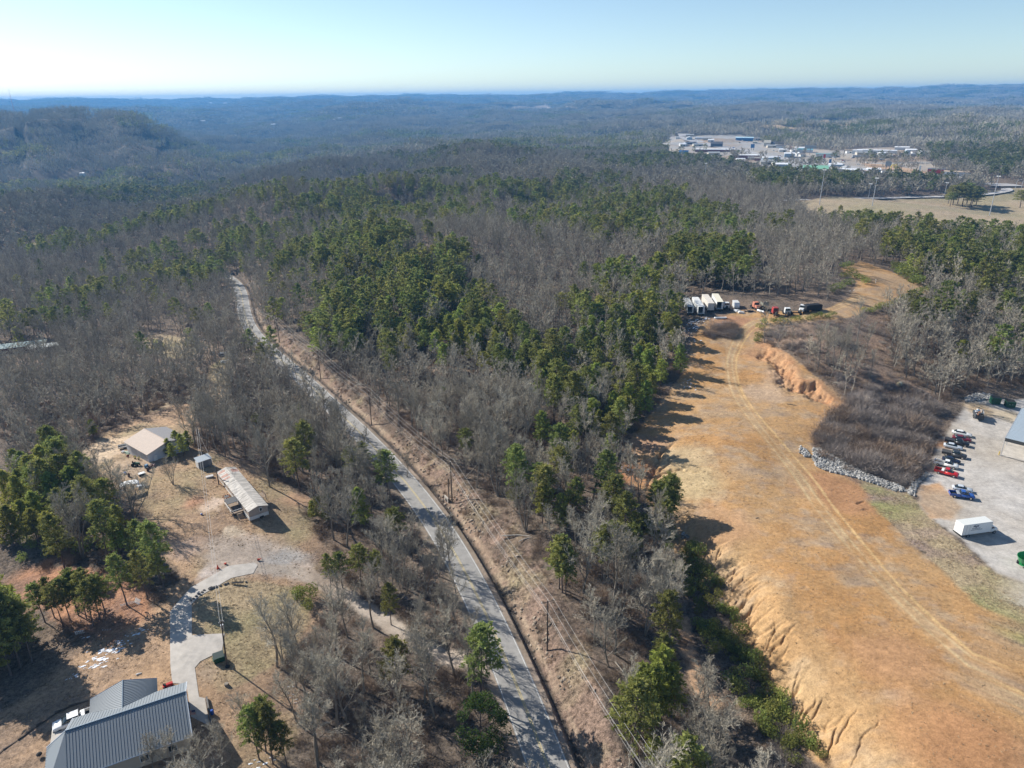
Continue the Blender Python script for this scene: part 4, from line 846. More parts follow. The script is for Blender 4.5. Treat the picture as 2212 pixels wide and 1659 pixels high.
# ------------------------------------------------------------------ vehicles (local +X is forward)
def wheel(par, x, y, r=.36, w_=.24):
    wh = MB().tube([(x, y - w_/2, r), (x, y + w_/2, r)], r, 14).build('wheel', black, par)
    MB().tube([(x, y - w_/2 - .01, r), (x, y + w_/2 + .01, r)], r * .58, 10).build('rim', chrome, wh)
def lights(par, xf, xr, w_, z, big=.22):
    for s in (-1, 1):
        MB().box((xf, s * (w_/2 - .2), z), (.06, .3, .16)).build('headlight', chrome, par); MB().box((xr, s * (w_/2 - .12), z + .05), (.05, .16, .3)).build('taillight', redp, par)
def loft(mb, secs):
    n = len(secs[0]); o = len(mb.v)
    for s in secs: mb.v += [tuple(p) for p in s]
    for i in range(len(secs) - 1):
        for k in range(n): k2 = (k + 1) % n; mb.f.append((o + i*n + k, o + i*n + k2, o + (i+1)*n + k2, o + (i+1)*n + k))
    mb.f.append(tuple(o + k for k in range(n))[::-1]); mb.f.append(tuple(o + (len(secs)-1)*n + k for k in range(n))); return mb
def ring(x, w_, z0, z1, c=.12, tum=.06):
    a, t = w_ / 2, tum; return [(x, -a + .05, z0), (x, a - .05, z0), (x, a, z0 + c), (x, a, (z0 + z1) / 2), (x, a - t, z1 - c * .6), (x, a - t - c, z1), (x, -a + t + c, z1), (x, -a + t, z1 - c * .6), (x, -a, (z0 + z1) / 2), (x, -a, z0 + c)]
def car(name, label, x, y, az, p, L=4.8, W=1.85, group=None, suv=0, cat='car', z=None):
    t = thing(name, label, cat, (x, y, (Hs(x, y) if z is None else z) + .02), face(az), group); a = L / 2
    loft(MB(), [ring(-a, W*.84, .42, .82), ring(-a+.12, W*.95, .28, .96), ring(-a*.55, W, .24, .98), ring(0, W, .24, .94), ring(a*.45, W, .24, .93), ring(a-.35, W*.95, .26, .80), ring(a, W*.78, .38, .62)]).build('body', p, t, smooth=True)
    r0, r1 = (-a*.80, a*.42); zt = 1.42 + .3 * suv
    loft(MB(), [ring(r0, W*.80, .90, .95, .02), ring(r0 + .65 - .35*suv, W*.78, .9, zt - .04, .1, .1), ring(.0, W*.80, .9, zt, .1, .12), ring(r1 - .75, W*.78, .9, zt - .06, .1, .1), ring(r1, W*.80, .88, .93, .02)]).build('windows', glass, t, smooth=True)
    loft(MB(), [ring(r0 + .72 - .3*suv, W*.62, zt - .05, zt + .01, .01, 0), ring(0, W*.66, zt - .03, zt + .045, .02, 0), ring(r1 - .85, W*.62, zt - .08, zt - .01, .01, 0)]).build('roof', p, t)
    m = MB()
    for s in (-1, 1): m.box((-.15, s * W * .385, 1.18), (.09, .04, zt - .95), taper=(1, .2))
    m.build('pillar', p, t)
    for sx in (-1, 1):
        for s in (-1, 1): wheel(t, sx * a * .62, s * (W/2 - .12), .33, .22)
    lights(t, a - .1, -a + .06, W, .66); return t
def pickup(name, label, x, y, az, p, L=5.8, W=2.0, group=None, box=None, crew=1, cover=None, hi=0, z=None):
    t = thing(name, label, 'pickup truck', (x, y, (Hs(x, y) if z is None else z) + .02), face(az), group); a = L / 2; h = .08 + hi; c0, c1 = -.25 - .35 * crew, a - 1.35
    loft(MB(), [ring(c0, W, .42 + h, 1.12 + h), ring(c1 - .2, W, .42 + h, 1.12 + h), ring(c1 + .35, W*.98, .42 + h, 1.10 + h), ring(a - .25, W*.96, .45 + h, 1.02 + h), ring(a, W*.86, .50 + h, .90 + h)]).build('body', p, t, smooth=True)
    zt = 1.82 + h
    loft(MB(), [ring(c0 + .02, W*.84, 1.08 + h, 1.12 + h, .02), ring(c0 + .18, W*.82, 1.08 + h, zt - .03, .1, .08), ring(c1 - .75, W*.82, 1.08 + h, zt - .02, .1, .08), ring(c1 + .05, W*.86, 1.06 + h, 1.14 + h, .02)]).build('windows', glass, t, smooth=True)
    loft(MB(), [ring(c0 + .14, W*.70, zt - .04, zt + .03, .02, 0), ring(c1 - .85, W*.70, zt - .04, zt + .03, .02, 0)]).build('roof', p, t)
    m = MB()
    for s in (-1, 1): m.box(((c0 + c1) / 2 - .35, s * W * .405, 1.42 + h), (.12, .05, .68), taper=(1, .3)).box((c0 + .13, s * W * .40, 1.42 + h), (.16, .06, .7), taper=(1, .3))
    m.build('pillar', p, t)
    b0, b1 = -a, c0 - .06; m = MB()
    for s in (-1, 1): m.box(((b0 + b1) / 2, s * (W/2 - .05), .80 + h), (b1 - b0, .10, .72))
    m.box((b1 - .04, 0, .84 + h), (.07, W - .2, .66)); m.build('bed', p, t, bevel=.02)
    MB().box(((b0 + b1) / 2, 0, .58 + h), (b1 - b0 - .1, W - .2, .06)).build('bed_liner', black, t)
    MB().box((b0 + .03, 0, .82 + h), (.06, W - .2, .64)).build('tailgate', p, t)
    if box: MB().box((b1 - .38, 0, 1.12 + h), (.62, W - .12, .30)).build('toolbox', box, t, bevel=.03)
    if cover: MB().box(((b0 + b1) / 2, 0, 1.19 + h), (b1 - b0 - .05, W - .04, .05)).build('bed_cover', cover, t)
    for sx, xx in ((-1, -a + 1.15), (1, a - .95)):
        for s in (-1, 1): wheel(t, xx, s * (W/2 - .13), .40, .27)
    MB().box((a + .02, 0, .55 + h), (.14, W * .9, .22)).build('bumper', chrome, t, bevel=.03)
    lights(t, a - .02, -a - .01, W, .82 + h); return t
lotg = 'cars parked nose-out along the thicket'
wh_, dr_, bk_, sv_, dg_, db_, rd_, bl_ = paint('white_car', (.72,.72,.70)), paint('maroon_car', (.16,.015,.025)), paint('black_car', (.012,.013,.016)), paint('silver_car', (.50,.54,.58)), paint('charcoal_car', (.04,.042,.045)), paint('navy_car', (.015,.02,.045)), paint('red_car', (.52,.02,.02)), paint('blue_car', (.03,.10,.36))
def lot(u, v): q = inplane(u, v, Hs(*at(u, v)[:2])); return q.x, q.y
x, y = lot(2077, 940); car('parked_car', 'white sedan, farthest from the viewer in the row by the thicket', x, y, 122, wh_, 5.3, group=lotg)
x, y = lot(2077, 951); car('parked_car', 'dark red sedan squeezed between the white sedan and a black pickup', x, y, 122, dr_, 5.0, group=lotg)
x, y = lot(2066, 959.5); pickup('parked_pickup', 'black pickup with covered bed beside the dark red sedan', x, y, 124, bk_, 6.2, cover=mat('bed_cover', (.04,.04,.042), .6), group=lotg)
x, y = lot(2058, 968); car('parked_car', 'silver sedan between two dark pickups', x, y, 123, sv_, 4.9, group=lotg)
x, y = lot(2060, 986); pickup('parked_pickup', 'charcoal pickup with chrome bumper next to the silver sedan', x, y, 124, dg_, 6.1, cover=mat('bed_cover2', (.07,.068,.066), .7), group=lotg)
x, y = lot(2054, 998); car('parked_car', 'dark navy car half hidden behind the white pickup', x, y, 124, db_, 4.6, suv=.3, group=lotg)
x, y = lot(2042, 1007); pickup('parked_pickup', 'white extended-cab pickup with empty black bed beside the red one', x, y, 126, wh_, 5.9, crew=.6, group=lotg)
x, y = lot(2043, 1025); pickup('parked_pickup', 'bright red pickup with a white toolbox in its bed', x, y, 127, rd_, 5.7, box=white, crew=.5, group=lotg)
x, y = lot(2078, 1060); car('parked_car', 'pale silver car hidden behind the blue pickup', x, y, 114, sv_, 4.7)
x, y = lot(2076, 1074); pickup('parked_pickup', 'blue pickup standing apart at the front of the gravel lot', x, y, 108, bl_, 5.7, crew=.5, box=greyw)

def box_truck():
    c = inplane(2076, 1161.4, 4.3); az = 79; t = thing('box_truck', 'white box truck with grey lettering on its side, rear to the grass bank', 'truck', (c.x, c.y, Hs(c.x + 4, c.y + 1)), face(az))
    # origin at the near rear corner: x forward, +y away
    MB().box((3.9, 1.25, 2.25), (7.8, 2.5, 2.7)).build('cargo_box', white, t, bevel=.04)
    MB().box((3.9, 1.25, 3.63), (7.7, 2.4, .05)).build('box_roof', mat('box_roof', (.62,.63,.60), .5), t)
    m = MB()
    for xx in (.05, .95, 1.75, 7.72): m.box((xx, -.012, 2.25), (.05, .02, 2.6))
    m.box((.0, -.0, 2.25), (.06, .06, 2.7)); m.build('box_trim', greyw, t)
    dk = mat('lettering', (.10,.12,.16), .6); m = MB()
    for i in range(9): m.box((2.7 + i * .16, -.015, 2.95 + .12 * math.sin(i * 1.1)), (.11, .02, .30 + .1 * (i % 3)))
    m.tube([(2.75, -.015, 3.15), (3.35, -.015, 3.42), (3.95, -.015, 3.15)], .04, 4)
    for i in range(18): m.box((2.45 + i * .12, -.015, 2.42), (.08, .02, .14 if i % 4 else .2))
    for i in range(26): m.box((2.15 + i * .12, -.015, 2.05), (.08, .02, .11 if i % 5 else .16))
    m.build('lettering', dk, t)
    MB().box((4.3, 1.25, .72), (8.6, .9, .25)).build('chassis', black, t)
    b = MB(); loft(b, [[(x_, y_ + 1.25, z_) for x_, y_, z_ in ring(xx, ww, z0, z1)] for xx, ww, z0, z1 in ((7.85, 2.0, .6, 2.15), (8.6, 2.0, .6, 2.2), (9.1, 2.0, .6, 1.55), (9.9, 1.9, .62, 1.40), (10.15, 1.6, .7, 1.15))]); cab = b.build('cab', white, t, smooth=True)
    loft(MB(), [[(x_, y_ + 1.25, z_) for x_, y_, z_ in ring(xx, ww, z0, z1, .02)] for xx, ww, z0, z1 in ((8.2, 2.04, 1.5, 2.02), (8.65, 2.03, 1.5, 2.0), (9.12, 1.9, 1.48, 1.60))]).build('windows', glass, cab)
    for xx, yy in ((1.9, .2), (1.9, 2.3), (9.2, .35), (9.2, 2.15)): wheel(t, xx, yy, .45, .32)
    MB().box((-.05, 1.25, .75), (.2, 2.5, .18)).build('bumper', black, t)
    for s in (.5, 2.0): MB().box((10.13, s, 1.0), (.06, .3, .2)).build('headlight', chrome, t)
box_truck()

# ------------------------------------------------------------------ the gravel lot's other things
def dumpster(u, v, az, label, L=2.0, W=1.7, Hh=1.5, col=dkgreen, lidm=black):
    p = at(u, v); t = thing('dumpster', label, 'dumpster', p, face(az))
    MB().box((0, 0, Hh/2 + .12), (L, W, Hh), taper=(1, 1.12)).build('bin', col, t, bevel=.02)
    MB().box((0, 0, Hh + .17), (L, W * 1.1, .08), rx=.12).build('lid', lidm, t)
    m = MB()
    for s in (-1, 1): m.box((s * (L/2 + .08), 0, Hh * .6), (.12, W * .8, .18))
    m.build('sleeve', col, t)
    for s in (-1, 1):
        for q in (-1, 1): MB().tube([(s * L*.38, q * W*.36 - .05, .09), (s * L*.38, q * W*.36 + .05, .09)], .09, 8).build('wheel', black, t)
    return t
dumpster(2148, 872, 100, 'dark green dumpster nearer the rubble, at the lot\'s wooded edge', 2.6, 2.0, 2.2)
d2 = dumpster(2180, 879, 100, 'green dumpster with two white labels, closest to the canopy roof', 2.6, 2.0, 1.9)
MB().box((.35, -1.06, 1.3), (.3, .02, .3)).box((-.5, -1.06, 1.3), (.3, .02, .3)).build('sticker', white, d2)
def junk_trailer():
    p = inplane(2111, 905, 4.5); t = thing('dump_trailer', 'dark open trailer heaped with scrap at the top of the lot', 'trailer', (p.x, p.y, Hs(p.x, p.y)), face(203)); dk = mat('trailer_paint', (.05,.055,.06), .6)
    m = MB().box((0, 0, .75), (5.2, 2.3, .1))
    for s in (-1, 1): m.box((0, s * 1.15, 1.3), (5.2, .06, 1.1))
    m.box((2.57, 0, 1.3), (.06, 2.3, 1.1)); m.build('tub', dk, t)
    MB().box((-1.1, 1.32, 1.6), (3.0, .08, 1.3)).build('side_board', galv, t)
    for s in (-1, 1):
        for xx in (-.5, .5): wheel(t, xx, s * 1.15, .38, .25)
    MB().box((-3.2, 0, .6), (1.4, .15, .12)).build('tongue', dk, t)
    rnd = random.Random(4)
    cols = [white, galv, mat('scrap_brown', (.25,.12,.07), .9), mat('scrap_blue', (.10,.22,.35), .6), black, mat('scrap_tan', (.45,.36,.28), .9)]
    for k in range(16):
        s_ = rnd.uniform(.3, .75); MB().box((0, 0, 0), (s_ * 1.5, s_, s_ * .7)).build('scrap', cols[k % 6], t, bevel=.05, loc=(rnd.uniform(-2.1, 1.0), rnd.uniform(-.8, .8), 1.35 + rnd.uniform(0, .8))).rotation_euler = (rnd.uniform(-1, 1), rnd.uniform(-1, 1), rnd.uniform(0, 3))
junk_trailer()
def canopy():
    zg = Hs(138, 178.6); t = thing('metal_canopy', 'long open-sided steel canopy with pale ribbed roof at the lot\'s right edge', 'building', (138.6, 178.8, zg), face(42)); zt = 5.7; Wd = 26; Ln = 27
    rib = mat('pale_roof', (.42,.48,.52), .4, metal=.2); m = MB().box((Ln/2, -Wd/2, zt), (Ln, Wd, .12))
    for k in range(28): m.box((k * (Ln/27.) , -Wd/2, zt + .1), (.07, Wd, .06)) if k < 28 else 0
    m.build('roof', rib, t)
    dk = mat('fascia', (.075,.075,.07), .6); MB().box((-.15, -Wd/2, zt - .35), (.2, Wd, .95)).build('fascia', dk, t)
    MB().box((Ln/2, .12, zt - .05), (Ln, .12, .25)).build('gutter', galv, t)
    for xx, yy in ((.1, 0), (9, 0), (18, 0), (26.8, 0), (.1, -9), (.1, -18)): MB().box((xx, yy, zt/2 - .3), (.14, .14, zt)).build('post', galv, t)
    MB().box((Ln - .3, -Wd/2, zt/2), (.15, Wd, zt - .2)).build('back_wall', mat('wall_steel', (.5,.5,.47), .6), t)
    MB().box((Ln/2, -Wd/2 + 1, .06), (Ln - 1, Wd - 2, .12)).build('slab', conc, t)
canopy()
p = at(2157.5, 983); tag(MB().tube([(0,0,-.2),(0,0,1.15),(0,0,1.2)], [.13,.13,.08], 12).build('bollard', mat('yellow_paint', (.62,.42,.05), .5), loc=p), 'yellow steel bollard at the corner post of the steel canopy', 'bollard')
def green_wagon():
    p = at(2212, 1222); t = thing('hopper_wagon', 'round green open hopper wagon cut by the frame edge on the gravel', 'wagon', p, face(60)); g_ = paint('wagon_green', (.02,.24,.07)); m = MB(); n = 14
    for k in range(n):
        a, b = 2*math.pi*k/n, 2*math.pi*(k+1)/n; r0, r1 = 1.1, 1.7
        f = lambda an, r, z: (math.cos(an) * r * 1.3, math.sin(an) * r, z)
        m.add([f(a,r0,.9), f(b,r0,.9), f(b,r1,2.5), f(a,r1,2.5), f(a,r1-.08,2.5), f(b,r1-.08,2.5), f(b,r0-.08,1.0), f(a,r0-.08,1.0)], [(0,1,2,3),(3,2,5,4),(4,5,6,7)])
    m.build('tub', g_, t)
    MB().tube([(0,0,.92),(0,0,1.05)], 1.1, 14).build('floor', mat('wagon_inside', (.02,.06,.03), .8), t)
    MB().box((0,0,.72), (3.2,1.0,.18)).build('frame', g_, t)
    for s in (-1, 1): wheel(t, -.2, s * 1.15, .55, .3)
    MB().tube([(1.6,0,.7),(3.2,0,.55)], .06, 6).build('drawbar', g_, t); MB().box((-1.9, -1.0, 2.3), (.25,.3,.2)).build('lamp', orange, t)
green_wagon()

# riprap: pale rock, more than anyone could count
def rocks_lib(name, m_, n=5):
    ms = []
    for i in range(n):
        rnd = random.Random(200 + i); bm = bmesh.new(); bmesh.ops.create_icosphere(bm, subdivisions=1, radius=.5)
        for v in bm.verts: v.co *= rnd.uniform(.65, 1.25)
        me = bpy.data.meshes.new(name); bm.to_mesh(me); bm.free(); me.materials.append(m_); ms.append(me)
    return lib(name, ms)
rockl = rocks_lib('rock_stock', mat('pale_rock', (.31,.30,.28), .9, noise=.2, nscale=3, rnd=.45))
RIP = [[(1757,968),(1775,968),(1800,985),(1850,1012),(1900,1035),(1950,1052),(1956,1062),(1935,1062),(1885,1044),(1830,1028),(1785,1018),(1764,1008),(1754,990)],
       [(1960,1060),(1972,1042),(1985,1030),(2002,1022),(2010,1026),(1992,1036),(1980,1050),(1976,1072),(1966,1070)],
       [(1730,965),(1745,975),(1752,985),(1740,988),(1722,975)],[(2085,858),(2110,850),(2142,852),(2148,860),(2110,866),(2085,868)],[(1475,1150),(1490,1160),(1482,1168),(1470,1160)]]
pts = []
for Pp in RIP:
    W_ = polyw(Pp, H); lo, hi = W_.min(0), W_.max(0); n = int((hi[0]-lo[0]) * (hi[1]-lo[1]) * 9); xx = RNG.uniform(lo[0], hi[0], n); yy = RNG.uniform(lo[1], hi[1], n); m_ = inpoly(xx, yy, W_); pts.append(np.stack([xx[m_], yy[m_]], 1))
pts = np.vstack(pts); n = len(pts); rot = RNG.uniform(0, 6.28, (n, 3)); s = RNG.uniform(.35, 1.05, n)
gn_scatter('riprap', np.c_[pts, H(pts[:,0], pts[:,1]) + .1], rot, np.stack([s * 1.2, s, s * .8], 1), RNG.integers(0, 5, n), rockl, 'heaped pale grey rock lining the drain below the thicket')

# ------------------------------------------------------------------ the old truck yard
YZ = Hs(86, 288)
def box_trailer(u0, v0, az, L, W, label, cw, openr=True, Hh=2.9, rust=False, roofm=None):
    c = at(u0, v0); t = thing('box_trailer', label, 'trailer', c, face(az), 'old box trailers parked side by side')   # rear faces the viewer; +X away
    z0 = 1.05; m = MB()
    for s in (-1, 1): m.box((L/2, s * W/2, z0 + Hh/2), (L, .05, Hh))
    m.box((L, 0, z0 + Hh/2), (.06, W, Hh)); m.box((L/2, 0, z0), (L, W, .12)); m.build('cargo_box', cw, t)
    MB().box((L/2, 0, z0 + Hh + .03), (L + .04, W + .06, .05)).build('roof', roofm or cw, t)
    if openr: MB().box((-.02, -W/2 + .35, z0 + Hh/2), (.06, .7, Hh - .1)).build('door', cw, t)
    else: MB().box((-.02, 0, z0 + Hh/2), (.06, W - .1, Hh - .1)).build('door', cw, t)
    for xx in (1.0, 2.2):
        for s in (-1, 1): wheel(t, xx, s * (W/2 - .2), .5, .35)
    MB().box((L * .75, 0, .5), (.2, 1.6, 1.0)).build('landing_gear', black, t); MB().box((.05, 0, .75), (.12, W * .9, .14)).build('bumper', black, t)
tr1 = mat('streaky_white', (.55,.56,.55), .6, noise=.5, nscale=1.2, stretch=(.4,2,1)); tr2 = mat('dull_white', (.62,.63,.62), .55, noise=.12, nscale=.8); tr3 = mat('cream_white', (.60,.56,.50), .6, noise=.15, nscale=.8); tr4 = mat('cream_roof', (.66,.62,.50), .6, noise=.08, nscale=.8)
box_trailer(1491, 681, 5, 14.5, 2.5, 'streaked white box trailer with peeling roof, nearest the pines', tr1, Hh=2.6)
box_trailer(1514, 683, 4, 15.5, 2.6, 'dull white box trailer, second from the pines, standing open', tr2)
box_trailer(1535, 675, 4, 14.5, 2.6, 'box trailer with tan-stained roof, third from the pines', tr3, openr=False)
box_trailer(1554, 673, 6, 13.5, 2.6, 'tallest box trailer with cream roof, nearest the small white cab truck', tr2, roofm=tr4, Hh=3.1)
def semi(name, label, u, v, az, p, sleeper=1, gut=0, tilt=0, L=6.5):
    c = at(u, v); t = thing(name, label, 'truck', c, face(az), 'worn-out trucks in the clay yard')
    MB().box((0, 0, .85), (L, 1.0, .28)).build('chassis', black, t); f = L/2
    loft(MB(), [ring(f-2.0, 2.2, .9, 3.0 + .3*sleeper, .15), ring(f-3.6, 2.3, .9, 3.1 + .3*sleeper, .15)]).build('cab', p, t, smooth=False)
    MB().box((f-1.98, 0, 2.45), (.05, 1.9, .75)).build('windshield', glass, t)
    if not gut: loft(MB(), [ring(f-2.0, 1.9, .95, 2.05), ring(f-.6, 1.8, .9, 1.9), ring(f-.2, 1.6, .8, 1.5)]).build('hood', p, t); MB().box((f-.12, 0, 1.3), (.06, 1.0, .8)).build('grille', chrome, t)
    else: MB().box((f-1.2, 0, 1.45), (1.4, .7, .8)).build('engine', mat('grimy_engine', (.06,.055,.05), .8), t, bevel=.08)
    for s in (-1, 1):
        MB().tube([(f-3.7, s*1.0, 1.0), (f-3.7, s*1.0, 3.6)], .09, 8).build('exhaust', chrome, t)
        wheel(t, f-.9, s*1.0, .5, .3)
        for xx in (-f+.7, -f+1.9): wheel(t, xx, s*.95, .5, .55)
    return t
wsm = paint('old_white', (.66,.67,.66)); rsm = paint('faded_red', (.42,.06,.05))
semi('semi_truck', 'small white cab truck right beside the trailers', 1568, 668, 182, wsm, 0, 1, L=6)
semi('semi_truck', 'red semi truck with its hood off, facing the clay track', 1672, 680, 178, rsm, 1, 1)
semi('semi_truck', 'white cab-over semi with its engine bay dark and open', 1699, 680, 186, wsm, 0, 1)
semi('semi_truck', 'white semi cab at the head of a black tarped load', 1733, 674, 215, wsm, 0, 0, L=6)
semi('semi_truck', 'faded orange-red truck with a long hood, back row of the yard', 1631, 667, 172, mat('rust_orange', (.50,.20,.13), .7, noise=.15), 0, 0, L=6)
def simple(name, label, cat, u, v, az, parts, group=None, dz=0):
    c = at(u, v, dz); t = thing(name, label, cat, c, face(az), group)
    for nm, m_, shapes in parts:
        b = MB()
        for sh in shapes:
            if sh[0] == 'b': b.box(*sh[1:])
            elif sh[0] == 't': b.tube(*sh[1:])
            elif sh[0] == 'p': b.prism(*sh[1:])
        b.build(nm, m_, t, bevel=.03 if m_ not in (galv, wirem) else 0)
    return t
simple('van_body', 'white rounded van body sitting on the clay between truck and hoods', 'van body', 1589, 664, 185, [('shell', wsm, [('p', [(-2.2,.2),(2.0,.2),(2.3,1.0),(1.6,2.5),(-2.2,2.6)], -1.1, 1.1)]), ('rear_door', galv, [('b', (-2.22,0,1.4), (.05,1.8,2.0))])])
for (u, v, az, lb) in ((1592, 672, 60, 'white truck hood lying flat, nearer the trailers'), (1601, 676, 95, 'white truck hood lying flat, nearer the clay track')):
    simple('truck_hood', lb, 'car part', u, v, az, [('panel', wsm, [('p', [(-1.3,0),(1.3,0),(1.1,.45),(-.6,.75),(-1.2,.6)], -.9, .9)]), ('grille', greyw, [('b', (1.32,0,.2), (.05,1.2,.3))])])
simple('tipped_truck', 'olive steel dump body tilted up behind the red truck', 'truck', 1651, 670, 178, [('chassis', black, [('b', (0,0,.9), (6,1,.3))]), ('tub', mat('olive_steel', (.20,.20,.16), .7, noise=.2), [('b', (-.6,0,2.3), (3.4,2.3,.15), 0, 0), ('b', (-.6,1.15,2.7), (3.4,.08,1.0)), ('b', (-.6,-1.15,2.7), (3.4,.08,1.0)), ('b', (1.1,0,2.9), (.12,2.3,1.6))]), ('wheel', black, [('t', [(-1.8,-1.1,.5),(-1.8,-.6,.5)], .5, 12), ('t', [(-1.8,.6,.5),(-1.8,1.1,.5)], .5, 12), ('t', [(2,-1.1,.5),(2,-.7,.5)], .5, 12), ('t', [(2,.7,.5),(2,1.1,.5)], .5, 12)])])
simple('fuel_tank', 'white cylindrical tank lying on the clay before the red truck', 'tank', 1643, 675, 150, [('shell', wsm, [('t', [(-1.7,0,.55),(1.7,0,.55)], .5, 14)]), ('strap', black, [('t', [(-.9,0,.55),(-.8,0,.55)], .52, 14), ('t', [(.8,0,.55),(.9,0,.55)], .52, 14)])])
simple('tarped_trailer', 'long black tarped load behind the white semi cab', 'trailer', 1754, 672, 75, [('tarp', mat('black_tarp', (.018,.018,.02), .6, noise=.3, nscale=2, bump=.3), [('p', [(-3.8,.7),(3.8,.7),(3.8,2.6),(3.0,2.9),(-3.2,2.9),(-3.8,2.6)], -1.2, 1.2)]), ('frame', black, [('b', (0,0,.6), (7.6,1.8,.2))]), ('wheel', black, [('t', [(-2.5,-1.2,.45),(-2.5,-.8,.45)], .45, 12), ('t', [(-2.5,.8,.45),(-2.5,1.2,.45)], .45, 12), ('t', [(2.5,-1.2,.45),(2.5,-.8,.45)], .45, 12), ('t', [(2.5,.8,.45),(2.5,1.2,.45)], .45, 12)])])
simple('bare_chassis', 'bare dark truck frame on wheels between two white semis', 'truck frame', 1718, 679, 100, [('rail', black, [('b', (0,.4,.7), (5,.15,.25)), ('b', (0,-.4,.7), (5,.15,.25))]), ('axle', greyw, [('b', (-1.6,0,.55), (.2,2.0,.2)), ('b', (1.8,0,.55), (.2,2.0,.2))]), ('wheel', black, [('t', [(x_,y_-.15,.5),(x_,y_+.15,.5)], .5, 12) for x_ in (-1.6,1.8) for y_ in (-1,1)])])
simple('scrap_pile', 'low dark pile of truck parts in front of the orange truck', 'scrap', 1618, 674, 100, [('engine', mat('grimy_engine', (.06,.055,.05), .8), [('b', (0,0,.4), (1.5,1.0,.8), .3), ('b', (1.3,.5,.3), (1.0,.8,.6), .9)]), ('pipe', galv, [('t', [(-2,0,.2),(0,.9,.5),(2.2,.4,.2)], .12, 6)]), ('tyre', black, [('t', [(-1.5,.6,.12),(-1.5,.6,.35)], .55, 14), ('t', [(2.3,-.2,.12),(2.3,-.2,.35)], .5, 14)])])
simple('small_boat', 'upturned white jon boat on the snow in front of the trailers', 'boat', 1556, 688, 92, [('hull', white, [('p', [(-2.3,.1),(1.8,.1),(2.5,.55),(-2.3,.55)], -.65, .65)]), ('keel', greyw, [('b', (-.1,0,.6), (4.0,.08,.08))])])
simple('wrecked_car', 'dark wrecked car under trees behind the trailers', 'car', 1527, 649, 80, [('body', paint('wreck_blue', (.05,.07,.10)), [('p', [(-2.2,.3),(2.2,.3),(2.2,.75),(1.0,.9),(.5,1.35),(-1.0,1.35),(-1.6,.9),(-2.2,.85)], -.85, .85)]), ('windows', glass, [('b', (-.2,0,1.1), (1.3,1.72,.3))])])

# ------------------------------------------------------------------ snow left in the shade
snowm = mat('snow', (.80,.83,.88), .6, noise=.06, nscale=2, bump=.15)
def snow():
    V, F = [], []; rnd = random.Random(9)
    spots = [(1505,694,8,3.5,34),(1500,706,5,3,12),(1520,690,7,2,14),(1488,716,4,2.5,10),(1545,688,3,1.5,5),(1490,832,2.2,3.5,12),(1485,822,1.5,1.5,5),(1500,735,2.5,1.5,6),(1530,655,3,1.5,4),
             (235,1405,2.6,.7,26),(215,1425,2.2,.6,22),(195,1440,2.0,.6,18),(262,1388,1.8,.5,14),(290,1372,1.6,.4,12),(310,1362,1.5,.35,10),(170,1458,1.2,.5,8),(178,1378,1.3,.3,8),(150,1465,1.0,.4,6),(232,1362,.8,.4,4),(297,1457,.6,.35,2),
             (625,1485,.8,1.6,6),(630,1500,.8,1.4,6),(640,1518,.8,1.2,5),(555,1652,2.0,.9,5),(588,1636,1.4,.8,3),(10,760,2.5,1.5,4),(1985,1022,1.5,2.0,6),(1840,628,3,1.2,3),(515,790,1.5,1,3),(530,775,2,1,3),(1360,1015,1.8,.8,5),(1345,1008,1.5,.7,4)]
    for u, v, rx, ry, n in spots:
        c = at(u, v)
        for k in range(n):
            cx, cy_ = c.x + rnd.gauss(0, rx * .55), c.y + rnd.gauss(0, ry * .6); r = rnd.uniform(.15, .6) * min(rx, 2.4) * .45; a0 = .5 + rnd.uniform(-.3, .3); el = rnd.uniform(.25, .5); m_ = 11; o = len(V)
            q = [(cx, cy_)] + [(cx + math.cos(a) * rr_ * math.cos(a0) - math.sin(a) * rr_ * el * math.sin(a0), cy_ + math.cos(a) * rr_ * math.sin(a0) + math.sin(a) * rr_ * el * math.cos(a0)) for a in [6.283 * j / m_ for j in range(m_)] for rr_ in [r * rnd.uniform(.55, 1.25)]]
            z = H(np.array([p_[0] for p_ in q]), np.array([p_[1] for p_ in q]))
            V += [(p_[0], p_[1], zz + (.13 if i == 0 else .035)) for i, (p_, zz) in enumerate(zip(q, z))]; F += [(o, o + 1 + j, o + 1 + (j + 1) % m_) for j in range(m_)]
    tag(link('snow', np_mesh('snow', V, F, [snowm], smooth=True)), 'thin patches of old snow left in tree shade', kind='stuff')
snow()

# ------------------------------------------------------------------ big house with the ribbed metal roof
def ribbed(mb, A, B, C_, D_, n, t=.08, up=.05):
    """roof plane A-B along the ridge, D-C along the eave, with n standing ribs running down"""
    A, B, C_, D_ = map(Vector, (A, B, C_, D_)); nn = (B - A).cross(D_ - A).normalized()
    if nn.z < 0: nn = -nn
    mb.add([A, B, C_, D_, A - nn*t, B - nn*t, C_ - nn*t, D_ - nn*t], [(0,1,2,3),(7,6,5,4),(0,4,5,1),(1,5,6,2),(2,6,7,3),(3,7,4,0)])
    for k in range(n + 1):
        f = k / n; p, q = A.lerp(B, f) + nn * .004, D_.lerp(C_, f) + nn * .004; s = (B - A).normalized() * .028
        mb.add([p - s, p + s, q + s, q - s, p - s*.5 + nn*up, p + s*.5 + nn*up, q + s*.5 + nn*up, q - s*.5 + nn*up], [(4,5,6,7),(0,1,5,4),(1,2,6,5),(2,3,7,6),(3,0,4,7)])
    return mb
